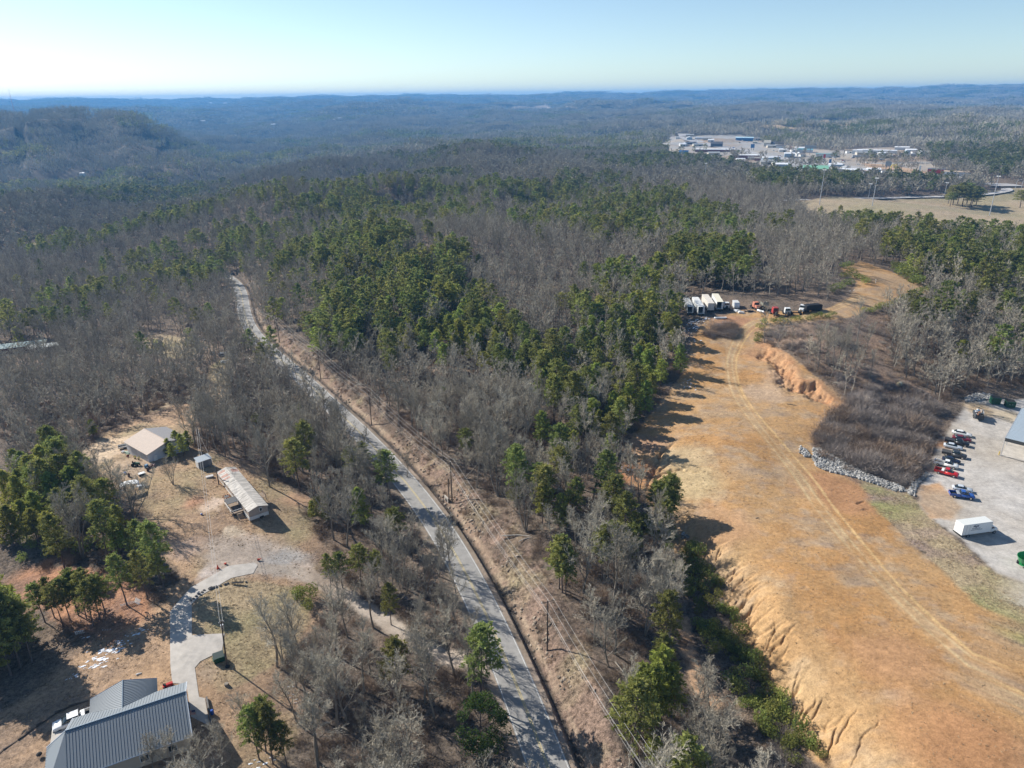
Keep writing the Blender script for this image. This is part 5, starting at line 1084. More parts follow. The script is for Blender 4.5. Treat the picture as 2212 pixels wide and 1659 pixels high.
def house():
    zg = Hs(-61, 84); t = thing('metal_roof_house', 'house with blue-grey ribbed metal roof and a back gable', 'house', (-61.75, 85.45, zg), math.radians(26.4))
    zr, ze = 10.0 - zg, 6.8 - zg; a = 8.55
    roofm = mat('ribbed_steel', (.20,.225,.245), .62, spec=.35)
    m = ribbed(MB(), (-a,0,zr), (a,0,zr), (a,-6.6,ze), (-a,-6.6,ze), 40); ribbed(m, (a,0,zr), (-a,0,zr), (-a,5.9,ze+.1), (a,5.9,ze+.1), 40); m.build('roof', roofm, t)
    # the end plane falling away to the left of the long slope
    m = ribbed(MB(), (-a-.03,0,zr-.02), (-a-.03,-8.5,zr-4.2), (-a-3.3,-8.5,ze-1.0), (-a-3.3,1.4,ze), 20); m.build('end_roof', roofm, t)
    # back gable
    g0 = -1.0; gz = zr - 1.4
    m = ribbed(MB(), (g0,9.2,gz), (g0,2.2,gz), (g0-5.2,5.6,ze), (g0-5.2,9.2,ze), 16); ribbed(m, (g0,2.2,gz), (g0,9.2,gz), (g0+5.0,9.2,ze), (g0+5.0,5.6,ze), 16); m.build('gable_roof', roofm, t)
    trim = mat('white_trim', (.62,.66,.70), .5); m = MB()
    for A, B in (((-a,0,zr+.05),(a,0,zr+.05)),): m.tube([A, B], .10, 6)
    m.tube([(g0,9.2,gz+.05),(g0,2.2,gz+.05)], .08, 6); m.build('ridge_cap', mat('ridge_steel', (.16,.21,.26), .4, metal=.3), t)
    m = MB()
    for A, B in (((a+.05,0,zr),(a+.05,-6.6,ze)), ((a+.05,0,zr),(a+.05,5.9,ze+.1)), ((-a-.02,5.9,ze+.1),(-a-.02,0,zr)), ((g0-5.2,9.25,ze),(g0,9.25,gz)), ((g0,9.25,gz),(g0+5,9.25,ze)), ((a,-6.65,ze-.02),(-a,-6.65,ze-.02)), ((-a-3.3,1.4,ze+.04),(-a,0,zr+.04))): m.tube([A, B], .09, 4)
    m.build('trim', trim, t)
    wall = mat('tan_siding', (.44,.38,.30), .8, noise=.06, stretch=(1,1,8)); m = MB().box((0, -.4, ze/2 - .1), (2*a - 1, 11.2, ze)); m.box((g0, 6.8, ze/2 - .1), (8.8, 4.2, ze)); m.box((-a - 1.2, -3.0, ze/2 - .6), (3.2, 7.0, ze - 1)); m.build('wall', wall, t)
    m = MB().add([(a-.5,-6,ze-.15),(a-.5,5.2,ze-.15),(a-.5,0,zr-.25)], [(0,1,2)]); m.add([(g0-4.4,8.9,ze-.1),(g0+4.4,8.9,ze-.1),(g0,8.9,gz-.2)], [(0,1,2)]); m.build('gable_wall', wall, t)
    for xx in (-4, 1.5, 5.5):
        f = MB().box((xx, -6.05, 1.5), (1.3, .08, 1.3)).build('window', trim, t); MB().box((xx, -6.1, 1.5), (1.1, .04, 1.1)).build('pane', glass, f)
    for yy in (-3, 2.5):
        f = MB().box((a - .46, yy, 1.5), (.08, 1.2, 1.3)).build('window', trim, t); MB().box((a - .41, yy, 1.5), (.04, 1.0, 1.1)).build('pane', glass, f)
    d = MB().box((a - .45, -.4, 1.05), (.08, 1.0, 2.1)).build('door', mat('door_brown', (.12,.06,.04), .6), t); MB().box((a - .38, -.05, 1.05), (.06, .06, .06)).build('handle', chrome, d)
house()
HZ = Hs(-61, 84)
x = inplane(177, 1566, 4.2); pickup('parked_pickup', 'big white crew-cab pickup parked beside the metal-roofed house', -73.5, 89.3, 238, paint('bright_white', (.80,.80,.79)), 6.6, 2.1, crew=1.2, box=white, hi=.12)
# concrete pad under the pickup and the porch slab
def slab(name, pts, label, h_=.12, m_=conc):
    P = [at(u, v) for u, v in pts]; z = max(p.z for p in P) + .04; m = MB(); n = len(P)
    m.add([(p.x, p.y, z) for p in P] + [(p.x, p.y, z - h_ - .6) for p in P], [tuple(range(n)), tuple(range(2*n-1, n-1, -1))] + [(i, i+n, (i+1) % n + n, (i+1) % n) for i in range(n)])
    o = m.build(name, m_); o['kind'] = 'structure'; o['label'] = label; return o
slab('parking_slab', [(118,1572),(170,1545),(260,1540),(170,1640),(106,1665)], 'concrete parking slab under the white pickup')
rw = at(443, 1508); 
def lowwall(name, label, pts, hh, th, m_):
    P = [at(u, v) for u, v in pts]; m = MB(); t0 = P[0]
    for A, B in zip(P[:-1], P[1:]):
        L = (B - A).length; c = (A + B) / 2; m.box((c.x, c.y, min(A.z, B.z) + hh/2 - .3), (L + th*.4, th, hh + .5), math.atan2(B.y-A.y, B.x-A.x))
    return tag(m.build(name, m_), label, 'wall')
lowwall('retaining_wall', 'low dark block retaining wall beside the walk east of the metal-roofed house', [(447,1510),(452,1540),(458,1575),(470,1600)], .75, .3, mat('dark_block', (.14,.13,.12), .9, noise=.2, nscale=2))
lowwall('retaining_wall', 'long curved timber edging sweeping away from the white pickup', [(190,1514),(150,1528),(120,1542),(80,1570),(40,1600),(8,1622),(-20,1650)], .45, .25, mat('dark_timber', (.09,.07,.055), .9, noise=.3, nscale=2))

def flag():
    p = at(427, 1556); t = thing('flag', 'striped red and white flag with blue corner on a short pole by the house', 'flag', (p.x, p.y, p.z), .3); MB().tube([(0,0,0),(0,0,2.4)], .03, 6).build('pole', galv, t)
    m1, m2, m3 = MB(), MB(), MB(); hh = .9 / 13
    for k in range(13): (m1 if k % 2 == 0 else m2).box((-.72, .04 * math.sin(k), 2.35 - hh * (k + .5)), (1.35, .02, hh))
    m3.box((-.32, .0, 2.35 - hh * 3.5), (.56, .09, hh * 7)); m1.build('red_stripe', redp, t); m2.build('white_stripe', white, t); m3.build('canton', mat('flag_blue', (.02,.04,.16), .8), t)
flag()
simple('barrel', 'blue plastic barrel standing beside the low block wall', 'barrel', 459, 1543, 0, [('drum', mat('blue_plastic', (.03,.10,.42), .4), [('t', [(0,0,0),(0,0,.2),(0,0,.7),(0,0,.9)], [.27,.30,.30,.26], 14)]), ('lid', mat('blue_plastic', (.03,.10,.42), .4), [('t', [(0,0,.9),(0,0,.94)], .2, 12)])])
simple('fire_pit', 'round black kettle grill on the grass left of the house', 'grill', 87, 1636, 0, [('bowl', black, [('t', [(0,0,.35),(0,0,.6),(0,0,.8),(0,0,.98)], [.18,.42,.42,.12], 14)]), ('leg', greyw, [('t', [(.3,0,0),(.15,0,.5)], .025, 5), ('t', [(-.2,.25,0),(-.1,.1,.5)], .025, 5), ('t', [(-.2,-.25,0),(-.1,-.1,.5)], .025, 5)])])
simple('riding_mower', 'red riding mower half behind the back gable of the metal-roofed house', 'mower', 364, 1484, 60, [('body', redp, [('b', (.3,0,.55), (1.0,.6,.45)), ('b', (-.5,0,.5), (.7,.8,.2))]), ('seat', black, [('b', (-.5,0,.72), (.4,.45,.12)), ('b', (-.7,0,.95), (.1,.45,.4))]), ('wheel', black, [('t', [(-.55,y_-.1,.3),(-.55,y_+.1,.3)], .3, 12) for y_ in (-.5,.5)] + [('t', [(.6,y_-.08,.2),(.6,y_+.08,.2)], .2, 10) for y_ in (-.4,.4)]), ('deck', greyw, [('b', (0,0,.22), (.8,1.1,.15))])])
dumpster(474, 1427, 60, 'dark green trash dumpster at the foot of the transformer pole', 1.9, 1.5, 1.15, dkgreen, mat('dark_lid', (.03,.05,.045), .5))
for (u, v, lb, st) in ((471,1228,'orange-red traffic cone standing upright beside the power line\'s shadow',0),(487,1219,'red plastic cube-shaped bucket tipped on the gravel between the cones',2),(556,1211,'orange-red traffic cone lying on its side at the concrete\'s end',1)):
    p = at(u, v)
    if st == 2: tag(MB().tube([(-.2,0,.2),(.22,0,.22)], [.17,.21], 10).build('bucket', orange, loc=p), lb, 'bucket')
    else:
        t = thing('traffic_cone', lb, 'cone', p, .5); q = MB().tube([(0,0,.03),(0,0,.75)], [.19,.03], 12).build('cone_body', orange, t); q2 = MB().box((0,0,.02), (.42,.42,.04)).build('cone_base', black if st else orange, t)
        if st: t.rotation_euler = (0, 1.45, .4); t.location.z += .2; t.scale = (1.3,1.3,1.3)
        else: t.scale = (1.3,1.3,1.3)
stone = mat('edging_stone', (.10,.095,.09), .9, noise=.3, nscale=4)
for k, (u, v, s_) in enumerate(((412,1298,.3),(418,1294,.28),(424,1289,.3),(430,1284,.3),(437,1280,.3),(441,1276,.28),(455,1272,.5),(461,1270,.4),(467,1268,.34),(476,1266,.3),(486,1263,.34),(492,1261,.3),(532,1258,.25))):
    p = at(u, v); rnd = random.Random(k); bm = bmesh.new(); bmesh.ops.create_icosphere(bm, subdivisions=1, radius=s_ * 1.2)
    for q in bm.verts: q.co *= rnd.uniform(.75, 1.15); q.co.z *= .6
    me = bpy.data.meshes.new('edging_stone'); bm.to_mesh(me); bm.free(); me.materials.append(stone); o = link('edging_stone', me); o.location = p + Vector((0,0,.1)); tag(o, 'dark rounded stone in the row edging the curved concrete drive', 'stone', 'dark stones edging the drive')
b_ = []
for s in (-.85, 0, .85): b_ += [('t', [(s-.3,0,.42),(s-.3,0,1.1),(s+.3,0,1.1),(s+.3,0,.42)], .05, 5)]
simple('metal_bench', 'black metal bench with three open back frames on the lawn\'s edge', 'bench', 515, 1260, 84, [('backrest', black, b_), ('seat', black, [('b', (0,-.3,.45), (2.5,.55,.08))]), ('leg', black, [('t', [(x_,y_,0),(x_,y_,.45)], .05, 5) for x_ in (-1.1,0,1.1) for y_ in (-.5,0)])])
def pickets(u, v, az, n, label, tilt=0):
    c = at(u, v); t = thing('picket_panel', label, 'fence panel', c, face(az)); m = MB()
    for k in range(n): m.box((k * .32, 0, .55), (.12, .04, 1.1))
    m.build('picket', white, t); MB().box((n * .16, .04, .3), (n * .32, .04, .09)).box((n * .16, .04, .85), (n * .32, .04, .09)).build('rail', white, t); t.rotation_euler[0] = tilt
pickets(262, 1311, 65, 9, 'white picket panel leaning under the tall pines', .5); pickets(291, 1302, 120, 5, 'short white slatted panel propped between two pine trunks', -.5); pickets(165, 1372, 75, 5, 'white picket panel in the shade beneath the pine row', .2)
# loose stones, logs and stumps
def log(u, v, az, L, r, label, m_=None, dz=.1):
    p = at(u, v, dz); o = MB().tube([(-L/2,0,0),(-L*.1,.06*L,.05),(L/2,0,.02)], [r, r*.85, r*.6], 7).build('fallen_log', m_ or bark, loc=p, rz=face(az)); return tag(o, label, 'log')
pale_wood = mat('bleached_wood', (.48,.44,.38), .9, noise=.15)
log(1125, 1160, 95, 9, .16, 'long bleached log lying across the cleared slope beside the power line', pale_wood); log(1135, 1166, 60, 3.5, .12, 'short bleached log resting against the long one', pale_wood)
log(1275, 1265, 165, 1, .1, 'stub of grey wood below the paired pines', pale_wood)
log(1345, 1460, 165, 7, .14, 'grey log slanting down the slope right of the wires'); log(1335, 1080, 100, 6, .12, 'dark fallen trunk at the woods\' edge above the clay crack')
log(1380, 1195, 80, 8, .14, 'pale dead trunk lying in the gully shade', pale_wood); log(1635, 1130 - 10, 80, .6, .1, 'small stick on the open clay')
log(1710, 880 - 5, 120, 3, .12, 'dark branch lying under the excavated clay bank'); log(1940, 690, 40, 9, .16, 'pale leaning trunk fallen across the brushy hillside', pale_wood, .5)
log(300, 1457, 60, .9, .14, 'short white plank beside the eroded yard track', white)
p = at(490, 1481); o = MB().tube([(0,0,-.1),(0,0,.5)], [.45,.36], 9).build('tree_stump', bark, loc=p); tag(o, 'rough dark stump on the lawn east of the concrete drive', 'stump')

# ------------------------------------------------------------------ utility poles and wires
def tyre(u, v, label, r=.42): p = at(u, v); tag(MB().tube([(0,0,.02),(0,0,.08),(0,0,.2),(0,0,.24)], [r*.85,r,r,r*.85], 16).build('old_tyre', black, loc=p), label, 'tyre')
def upole(u, v, h, label, az, arm=2.4, lean=(0, 0), trafo=False, base=None, low=True):
    p = base or at(u, v); t = thing('utility_pole', label, 'utility pole', p, face(az)); l = Vector((*lean, 0))
    MB().tube([(0,0,-.3), (l.x, l.y, h)], [.17,.11], 10).build('pole', polew, t)
    if arm:
        a = MB().box((l.x, l.y, h - .35), (.11, arm, .13)).build('crossarm', polew, t)
        for s in (-1, 1): MB().tube([(l.x, l.y + s * arm/2 * .95, h - .3), (l.x, l.y + s * arm/2 * .95, h - .05)], .05, 6).build('insulator', white, a)
        MB().tube([(l.x, l.y, h), (l.x, l.y, h + .25)], .05, 6).build('insulator', white, a)
    if trafo: MB().tube([(l.x*.9 -.38, l.y, h - 2.0), (l.x*.9 -.38, l.y, h - 1.1)], .26, 12).build('transformer', galv, t)
    return t
def pos(o, x, y, z): return Matrix.Translation(o.location) @ Matrix.Rotation(o.rotation_euler[2], 4, 'Z') @ Vector((x, y, z))
PB = [(512,690,11.5),(604,740,11.5),(693,819,12),(803,919,12.5),(977,1087,12.5),(1182,1406,12),(1440,1850,12)]
LB = ['utility pole where the line crosses the far bend of the road','utility pole among dark pines beyond the first cut bank','utility pole above the orange scar of the road bank','utility pole beside the dark rock face of the road cut','utility pole with guy stub, braced beside a shorter pole near the culvert','utility pole with crossarm nearest the viewer on the cleared slope','utility pole on the cleared slope below the frame']
bases = [at(u, v) for u, v, h in PB]; POLES = []
for i, ((u, v, h), b) in enumerate(zip(PB, bases)):
    A = bases[max(i-1,0)]; B = bases[min(i+1, len(bases)-1)]; az = math.degrees(math.atan2(B.x-A.x, B.y-A.y)); POLES.append(upole(u, v, h, LB[i], az, 2.6, base=b))
    MB().box((0,0,h-3.2), (.1,.9,.1)).build('bracket', polew, POLES[-1])
tag(MB().tube([(0,0,-.3),(.1,0,7.2)], [.15,.12], 8).build('pole_stub', polew, loc=bases[4] + Vector((-.9,.5,0))), 'shorter dark brace pole standing against the culvert utility pole', 'utility pole')
def wire(name, pts, sag, label, r=.035, group=None, m_=None):
    q = []
    for A, B in zip(pts[:-1], pts[1:]):
        for k in range(12):
            f = k / 12; c = A.lerp(B, f); c.z -= sag * 4 * f * (1 - f); q.append(c)
    q.append(pts[-1]); return tag(MB().tube(q, r, 5).build(name, m_ or wirem), label, 'power line', group)
for s, lb in ((-1, 'bright overhead wire on the left ends of the crossarms'), (0, 'bright overhead wire running over the pole tops'), (1, 'bright overhead wire on the right ends of the crossarms')):
    wire('power_line', [pos(o, 0, -s * 1.23, h + (.25 if s == 0 else 0)) for o, (u, v, h) in zip(POLES, PB)], 1.0, lb, .020)
for s, lb in ((0, 'lower telephone cable strung along the same poles'), (.4, 'lowest slack cable strung below the telephone cable')):
    wire('power_line', [pos(o, 0, .3, h - 3.2 - s * 2) for o, (u, v, h) in zip(POLES, PB)], 1.2, lb, .018)
tp = upole(490, 1436, 10.2, 'utility pole with grey transformer beside the green trash dumpster', 150, .9, lean=(.5, .5), trafo=True)
sp = upole(440, 998, 11, 'slender utility pole behind the little shed', 150, 0)
for dx, lb in ((-.25, 'left of two wires from the transformer pole to the shed pole'), (.25, 'right of two wires from the transformer pole to the shed pole')):
    wire('power_line', [pos(tp, .5, .5 + dx, 10.1), pos(sp, 0, dx, 10.8)], .7, lb, .026)
hp_ = upole(473, 1046, 5.2, 'short black meter pole at the far corner of the mobile home', 0, 0)
wire('power_line', [pos(sp, 0, 0, 9.5), pos(hp_, 0, 0, 5.0)], .3, 'thin service wire dropping to the mobile home', .025)
tyre(492, 1441, 'old tyre leaning at the foot of the transformer pole')
for (u, v, h) in ((1449,722,8),): upole(u, v, h, 'grey service pole with a small box at the pines\' edge by the snow', 0, 0, trafo=True)

# ------------------------------------------------------------------ mobile home, shed, garage and their clutter
def mobile_home():
    bz = Hs(-70, 160); t = thing('mobile_home', 'long mobile home with streaked white metal roof and pale skirting', 'mobile home', (-62.45, 149.8, bz), math.radians(90 + 37.3))
    L, W = 25.0, 4.75; z1 = 7.2 - bz; zr = z1 + .75                   # +X runs away along the home, +Y to the left side
    rm = mat('streaked_roof', (.42,.39,.35), .75, noise=.6, nscale=.9, stretch=(2.6,.35,1)); m = MB()
    for s in (-1, 1): m.add([(-.2,0,zr),(L,0,zr),(L,s*(W/2+.15),z1),(-.2,s*(W/2+.15),z1),(-.2,0,zr-.1),(L,0,zr-.1),(L,s*(W/2+.15),z1-.1),(-.2,s*(W/2+.15),z1-.1)], [(0,1,2,3),(4,5,6,7),(3,2,6,7),(0,3,7,4),(1,2,6,5)])
    m.build('roof', rm, t)
    rust = mat('roof_rust', (.42,.25,.20), .8, noise=.3); m = MB()
    for xx, s, w_ in ((21.5,-1,1.6),(22.6,-1,.9),(20.4,1,1.3),(18.8,1,1.0),(23,1,1.2)): m.add([(xx,s*.6,zr-.297*.6+.02),(xx+w_,s*.7,zr-.297*.7+.02),(xx+w_*.9,s*2.4,zr-.297*2.4+.02),(xx+.2,s*2.4,zr-.297*2.4+.02)], [(0,1,2,3)])
    m.build('rust_patch', rust, t)
    wall = mat('beige_panel', (.38,.32,.27), .8, noise=.06); m = MB().box((L/2, 0, z1/2 + .4), (L - .2, W - .1, z1 - .75)); m.add([(-.0+.1,-W/2+.1,z1-.02),(.1,W/2-.1,z1-.02),(.1,0,zr-.08)], [(0,1,2)]); m.build('wall', wall, t)
    MB().box((L/2, 0, .35), (L, W, .9)).build('skirting', mat('pale_skirting', (.60,.60,.58), .7, noise=.1), t)
    dk = mat('dark_trim', (.05,.04,.04), .7); m = MB(); m.tube([(-.15,-W/2-.1,z1-.06),(-.15,0,zr-.06),(-.15,W/2+.1,z1-.06)], .07, 4); m.build('trim', dk, t)
    f = MB().box((-.02+.05, -.6, 2.05), (.08, .7, 1.0)).build('window', white, t); MB().box((-.04, -.6, 2.05), (.06, .5, .75)).build('pane', glass, f)
    for xx in (2.2, 5.5, 12, 15.5, 18.5, 22):
        for s in (-1, 1): f = MB().box((xx, s * (W/2 - .03), 1.95), (1.0, .06, .9)).build('window', white, t); MB().box((xx, s * (W/2), 1.95), (.8, .05, .7)).build('pane', glass, f)
    d = MB().box((8.0, W/2 - .03, 1.7), (.95, .08, 2.0)).build('door', white, t); MB().box((8.3, W/2 + .03, 1.6), (.06, .06, .06)).build('handle', chrome, d)
    # covered porch on the left side
    p = MB().box((6.6, W/2 + 1.5, .85), (5.2, 2.9, .12)).build('porch_deck', wood, t)
    MB().box((8.2, W/2 + 1.45, z1 - .15), (2.9, 3.0, .1)).build('porch_roof', mat('dark_porch_roof', (.09,.09,.09), .6, noise=.2), p)
    m = MB()
    for xx, yy in ((4.1, 2.85), (6.8, 2.85), (9.4, 2.85), (9.4, .3), (6.8, .3)): m.box((xx, W/2 + yy, z1/2), (.1, .1, z1 - .2))
    m.build('porch_post', wood, p); MB().box((6.7, W/2 + 2.9, 1.7), (5.2, .06, .35)).box((4.0, W/2 + 1.6, 1.7), (.06, 2.5, .12)).build('railing', white, p)
    m = MB()
    for k in range(4): m.box((3.6 - k * .3, W/2 + 1.2, .7 - .18 * k), (.3, 1.3, .06))
    m.build('step', wood, p)
    m = MB().box((8.5, -W/2 - 1.0, .9), (2.8, 2.0, .1))
    for xx in (7.2, 9.8): m.box((xx, -W/2 - 1.9, .8), (.1,.1,1.6))
    m.box((8.5, -W/2 - 1.95, 1.4), (2.8,.05,.8)); m.build('back_step', wood, t)
mobile_home()
def shed():
    bz = Hs(-85, 172.5); t = thing('garden_shed', 'small grey shed with pale slanted metal roof near the mobile home', 'shed', (-85.4, 174.0, bz), math.radians(45)); L, W = 3.9, 2.7; h0, h1 = 2.1, 2.6
    MB().add([(-L/2,-W/2,h0),(L/2,-W/2,h0),(L/2,W/2,h1),(-L/2,W/2,h1),(-L/2,-W/2,h0+.08),(L/2,-W/2,h0+.08),(L/2,W/2,h1+.08),(-L/2,W/2,h1+.08)], [(0,1,2,3),(4,5,6,7),(0,1,5,4),(2,3,7,6),(0,3,7,4),(1,2,6,5)]).build('roof', mat('shed_roof', (.50,.54,.56), .4, metal=.2), t)
    MB().box((0, -.05, h0/2), (L - .3, W - .4, h0)).build('wall', mat('shed_grey', (.20,.20,.205), .8, noise=.1), t)
    d = MB().box((.2, -W/2 + .13, .95), (1.3, .05, 1.8)).build('door', mat('shed_door', (.14,.14,.145), .8), t); MB().box((.7, -W/2 + .09, .95), (.05,.05,.2)).build('handle', greyw, d)
    MB().box((-L/2 + .1, -.2, h0/2), (.08, W * .7, h0 * .9)).build('side_board', white, t)
shed()
def garage():
    bz = Hs(-103, 183); t = thing('garage', 'white-walled garage with shallow tan and grey shingle roof', 'garage', (-101.9, 176.1, bz), face(-51.9))   # +X away along the eave, -Y towards the grey slope
    L, hw = 13.6, 6.4; ze, zr = 8.5 - bz, 10.3 - bz
    tanr = mat('tan_shingle', (.52,.43,.36), .85, noise=.06, nscale=1.5); grr = mat('grey_shingle', (.26,.25,.25), .85, noise=.06, nscale=1.5); m1, m2 = MB(), MB()
    for m, y0, y1 in ((m1, 0, -hw), (m2, -2*hw, -hw)): m.add([(-.3,y0,ze),(L,y0,ze),(L,y1,zr),(-.3,y1,zr),(-.3,y0,ze-.12),(L,y0,ze-.12),(L,y1,zr-.12),(-.3,y1,zr-.12)], [(0,1,2,3),(4,5,6,7),(0,1,5,4),(1,2,6,5),(0,3,7,4)])
    m1.build('roof', tanr, t, loc=(0,0,0)); m2.build('roof', grr, t)
    m = MB(); m.tube([(-.35,0,ze),(-.35,-hw,zr),(-.35,-2*hw,ze)], .1, 4); m.tube([(-.3,-hw,zr+.02),(L,-hw,zr+.02)], .1, 4); m.build('trim', mat('tan_trim', (.55,.43,.34), .7), t)
    wl_ = mat('white_wall', (.66,.68,.72), .7, noise=.05); m = MB().box((L/2, -hw, ze/2 - .3), (L - .7, 2*hw - .9, ze + .4)); m.add([(.05,-.45,ze-.1),(.05,-2*hw+.45,ze-.1),(.05,-hw,zr-.15)], [(0,1,2)]); m.build('wall', wl_, t)
    for xx in (3.2, 8.8): MB().box((xx, -.42, 1.25), (3.4, .07, 2.5)).build('garage_door', mat('garage_door', (.50,.54,.60), .6), t)
    d = MB().box((.02, -2.2, 1.05), (.07, 1.0, 2.1)).build('door', white, t); MB().box((-.04, -2.5, 1.05), (.06,.06,.06)).build('handle', chrome, d)
    f = MB().box((.02, -5.5, 1.7), (.07, 1.2, 1.0)).build('window', white, t); MB().box((-.02, -5.5, 1.7), (.05, 1.0, .8)).build('pane', glass, f)
garage()
brn = mat('brown_paint', (.10,.06,.05), .7)
simple('utility_trailer', 'open black trailer with white frame at the garage\'s far corner', 'trailer', 269, 968, 60, [('bed', black, [('b', (0,0,.6), (3.2,1.8,.15))]), ('side_rail', white, [('b', (0,.92,.85), (3.3,.08,.4)), ('b', (0,-.92,.85), (3.3,.08,.4)), ('b', (1.65,0,.85), (.08,1.9,.4))]), ('wheel', black, [('t', [(0,y_-.1,.32),(0,y_+.1,.32)], .32, 12) for y_ in (-1.05,1.05)])])
simple('lawn_tractor', 'dark green garden tractor on the sandy yard before the garage', 'tractor', 294, 1006, 95, [('hood', dkgreen, [('b', (.55,0,.75), (1.1,.6,.5))]), ('body', dkgreen, [('b', (-.5,0,.6), (1.0,.8,.3))]), ('seat', black, [('b', (-.55,0,.9), (.45,.5,.15)), ('b', (-.8,0,1.15), (.1,.5,.45))]), ('wheel', black, [('t', [(-.6,y_-.16,.45),(-.6,y_+.16,.45)], .45, 14) for y_ in (-.6,.6)] + [('t', [(.8,y_-.1,.28),(.8,y_+.1,.28)], .28, 12) for y_ in (-.45,.45)])])
simple('wood_stove', 'upright brown barrel stove on the yard, west of the white crate', 'stove', 279, 1030, 0, [('drum', brn, [('t', [(0,0,0),(0,0,1.0)], .3, 12)]), ('flue', black, [('t', [(0,0,1.0),(0,0,1.35)], .09, 8)])])
simple('steel_drum', 'upright rusty brown steel drum east of the white crate', 'barrel', 320, 1018, 0, [('drum', brn, [('t', [(0,0,0),(0,0,1.1)], .34, 12)]), ('rim', black, [('t', [(0,0,1.1),(0,0,1.14)], .36, 12)])])
simple('crate', 'low white crate with a pale lid in the middle of the yard', 'crate', 307, 1027, 50, [('box', black, [('b', (0,0,.35), (1.5,1.0,.7))]), ('lid', white, [('b', (0,0,.73), (1.7,1.2,.08))])])
simple('wash_tub', 'white round tub on the yard beside scattered junk', 'tub', 270, 1023, 0, [('tub', white, [('t', [(0,0,0),(0,0,.4)], [.35,.45], 14)]), ('water', mat('blue_plastic', (.03,.10,.42), .4), [('t', [(0,0,.38),(0,0,.41)], .38, 12)])])
simple('crate', 'small white box lying on sand left of the junk', 'box', 266, 978, 30, [('box', white, [('b', (0,0,.25), (.8,.6,.5))]), ('lid', greyw, [('b', (0,0,.52), (.85,.65,.05))])])
simple('lumber_stack', 'stack of pale green boards against the garage wall', 'boards', 276, 980, -50, [('board', mat('green_board', (.30,.38,.30), .8), [('b', (0,0,.15+.12*k), (2.6-.2*k,1.0-.15*k,.1), .1*k) for k in range(4)])])
simple('garden_chair', 'toppled dark red chair on the grass beside the boards', 'chair', 276, 988, 20, [('seat', mat('dark_red', (.22,.03,.03), .6), [('b', (0,0,.3), (.6,.6,.1), .3, .6)]), ('backrest', mat('dark_red', (.22,.03,.03), .6), [('b', (.3,0,.45), (.1,.6,.6))]), ('leg', greyw, [('t', [(-.2,y_,0),(.2,y_,.4)], .03, 5) for y_ in (-.25,.25)])])
for (u, v, lb) in ((292,991,'bushy dark potted plant against the garage wall, farther one'),(300,993,'bushy dark potted plant against the garage wall, nearer one')):
    p = at(u, v); t = thing('potted_plant', lb, 'potted plant', p); MB().tube([(0,0,0),(0,0,.35)], [.2,.26], 10).build('pot', brn, t); o = link('foliage', BUSHG[0], t); o.scale = (.3,.3,.45); o.location = (0,0,.3)
simple('junk_heap', 'heap of boxes and cloth at the garage\'s near corner', 'junk', 325, 1010, 20, [('box', brn, [('b', (0,0,.3), (1.0,.7,.6), .3), ('b', (1.0,.5,.25), (.7,.6,.5), .9)]), ('tarp', mat('scrap_blue', (.10,.22,.35), .6), [('b', (-.5,.8,.5), (.9,.7,1.0), .2)]), ('board', mat('pinkish_board', (.5,.35,.33), .8), [('b', (.9,-.5,.35), (1.3,.15,.7), .5)])])
def carport():
    p = at(283, 1068); t = thing('carport', 'small open frame shelter with white sheet roof among the pines', 'shelter', p, math.radians(25))
    MB().prism([(-2.3,2.3),(-2.1,2.75),(-1.2,3.0),(0,3.05),(1.2,3.0),(2.1,2.75),(2.3,2.3),(2.0,2.66),(0,2.95),(-2.0,2.66)], -.2, 2.0).build('roof', white, t)
    m = MB()
    for xx in (-2.2, 2.2):
        for yy in (-1.6, 1.8): m.tube([(xx,yy,-.2),(xx,yy,2.4)], .05, 5)
    for yy in (-1.6, .1, 1.8): m.tube([(-2.2,yy,2.4),(2.2,yy,2.4)], .05, 5)
    m.tube([(-2.2,-1.6,2.4),(-2.2,1.8,2.4)], .05, 5); m.tube([(2.2,-1.6,2.4),(2.2,1.8,2.4)], .05, 5); m.build('frame', white, t)
carport()
simple('utility_trailer', 'low flat trailer lying in the brush next to the frame shelter', 'trailer', 307, 1052, 80, [('bed', greyw, [('b', (0,0,.45), (2.6,1.3,.12))]), ('side_rail', white, [('b', (0,.66,.6), (2.6,.06,.2)), ('b', (0,-.66,.6), (2.6,.06,.2))]), ('wheel', black, [('t', [(0,y_-.08,.28),(0,y_+.08,.28)], .28, 10) for y_ in (-.75,.75)])])
car('parked_car', 'dark car in the pine shade left of the sandy yard', *inplane(177, 1024, Hs(-125,165))[:2], 175, bk_, 4.3, 1.75)
simple('mattress', 'grey mattress lying on the ground beside the small shed', 'mattress', 453, 1031, 60, [('pad', mat('pale_quilt', (.50,.48,.46), .9), [('b', (0,0,.25), (1.9,1.1,.3))]), ('base', black, [('b', (0,0,.07), (1.7,1.0,.1))])])
simple('ball', 'blue and white ball on the rough grass left of the porch', 'ball', 435.5, 1112, 0, [('shell', mat('ball_blue', (.15,.2,.5), .4), [('t', [(0,0,.02),(0,0,.12),(0,0,.35),(0,0,.45)], [.1,.26,.26,.1], 12)]), ('cap', white, [('t', [(0,0,.4),(0,0,.5)], [.2,.06], 10)])])
simple('brush_ring', 'ring of red bricks around ashes beside the mobile home wall', 'fire ring', 489, 1073, 0, [('brick', mat('red_brick', (.32,.12,.08), .9), [('b', (.9*math.cos(k*.7), .9*math.sin(k*.7), .12), (.35,.2,.22), k*.7+1.57) for k in range(9)]), ('ash', mat('ash', (.12,.12,.12), .9), [('t', [(0,0,0),(0,0,.06)], .7, 12)])])
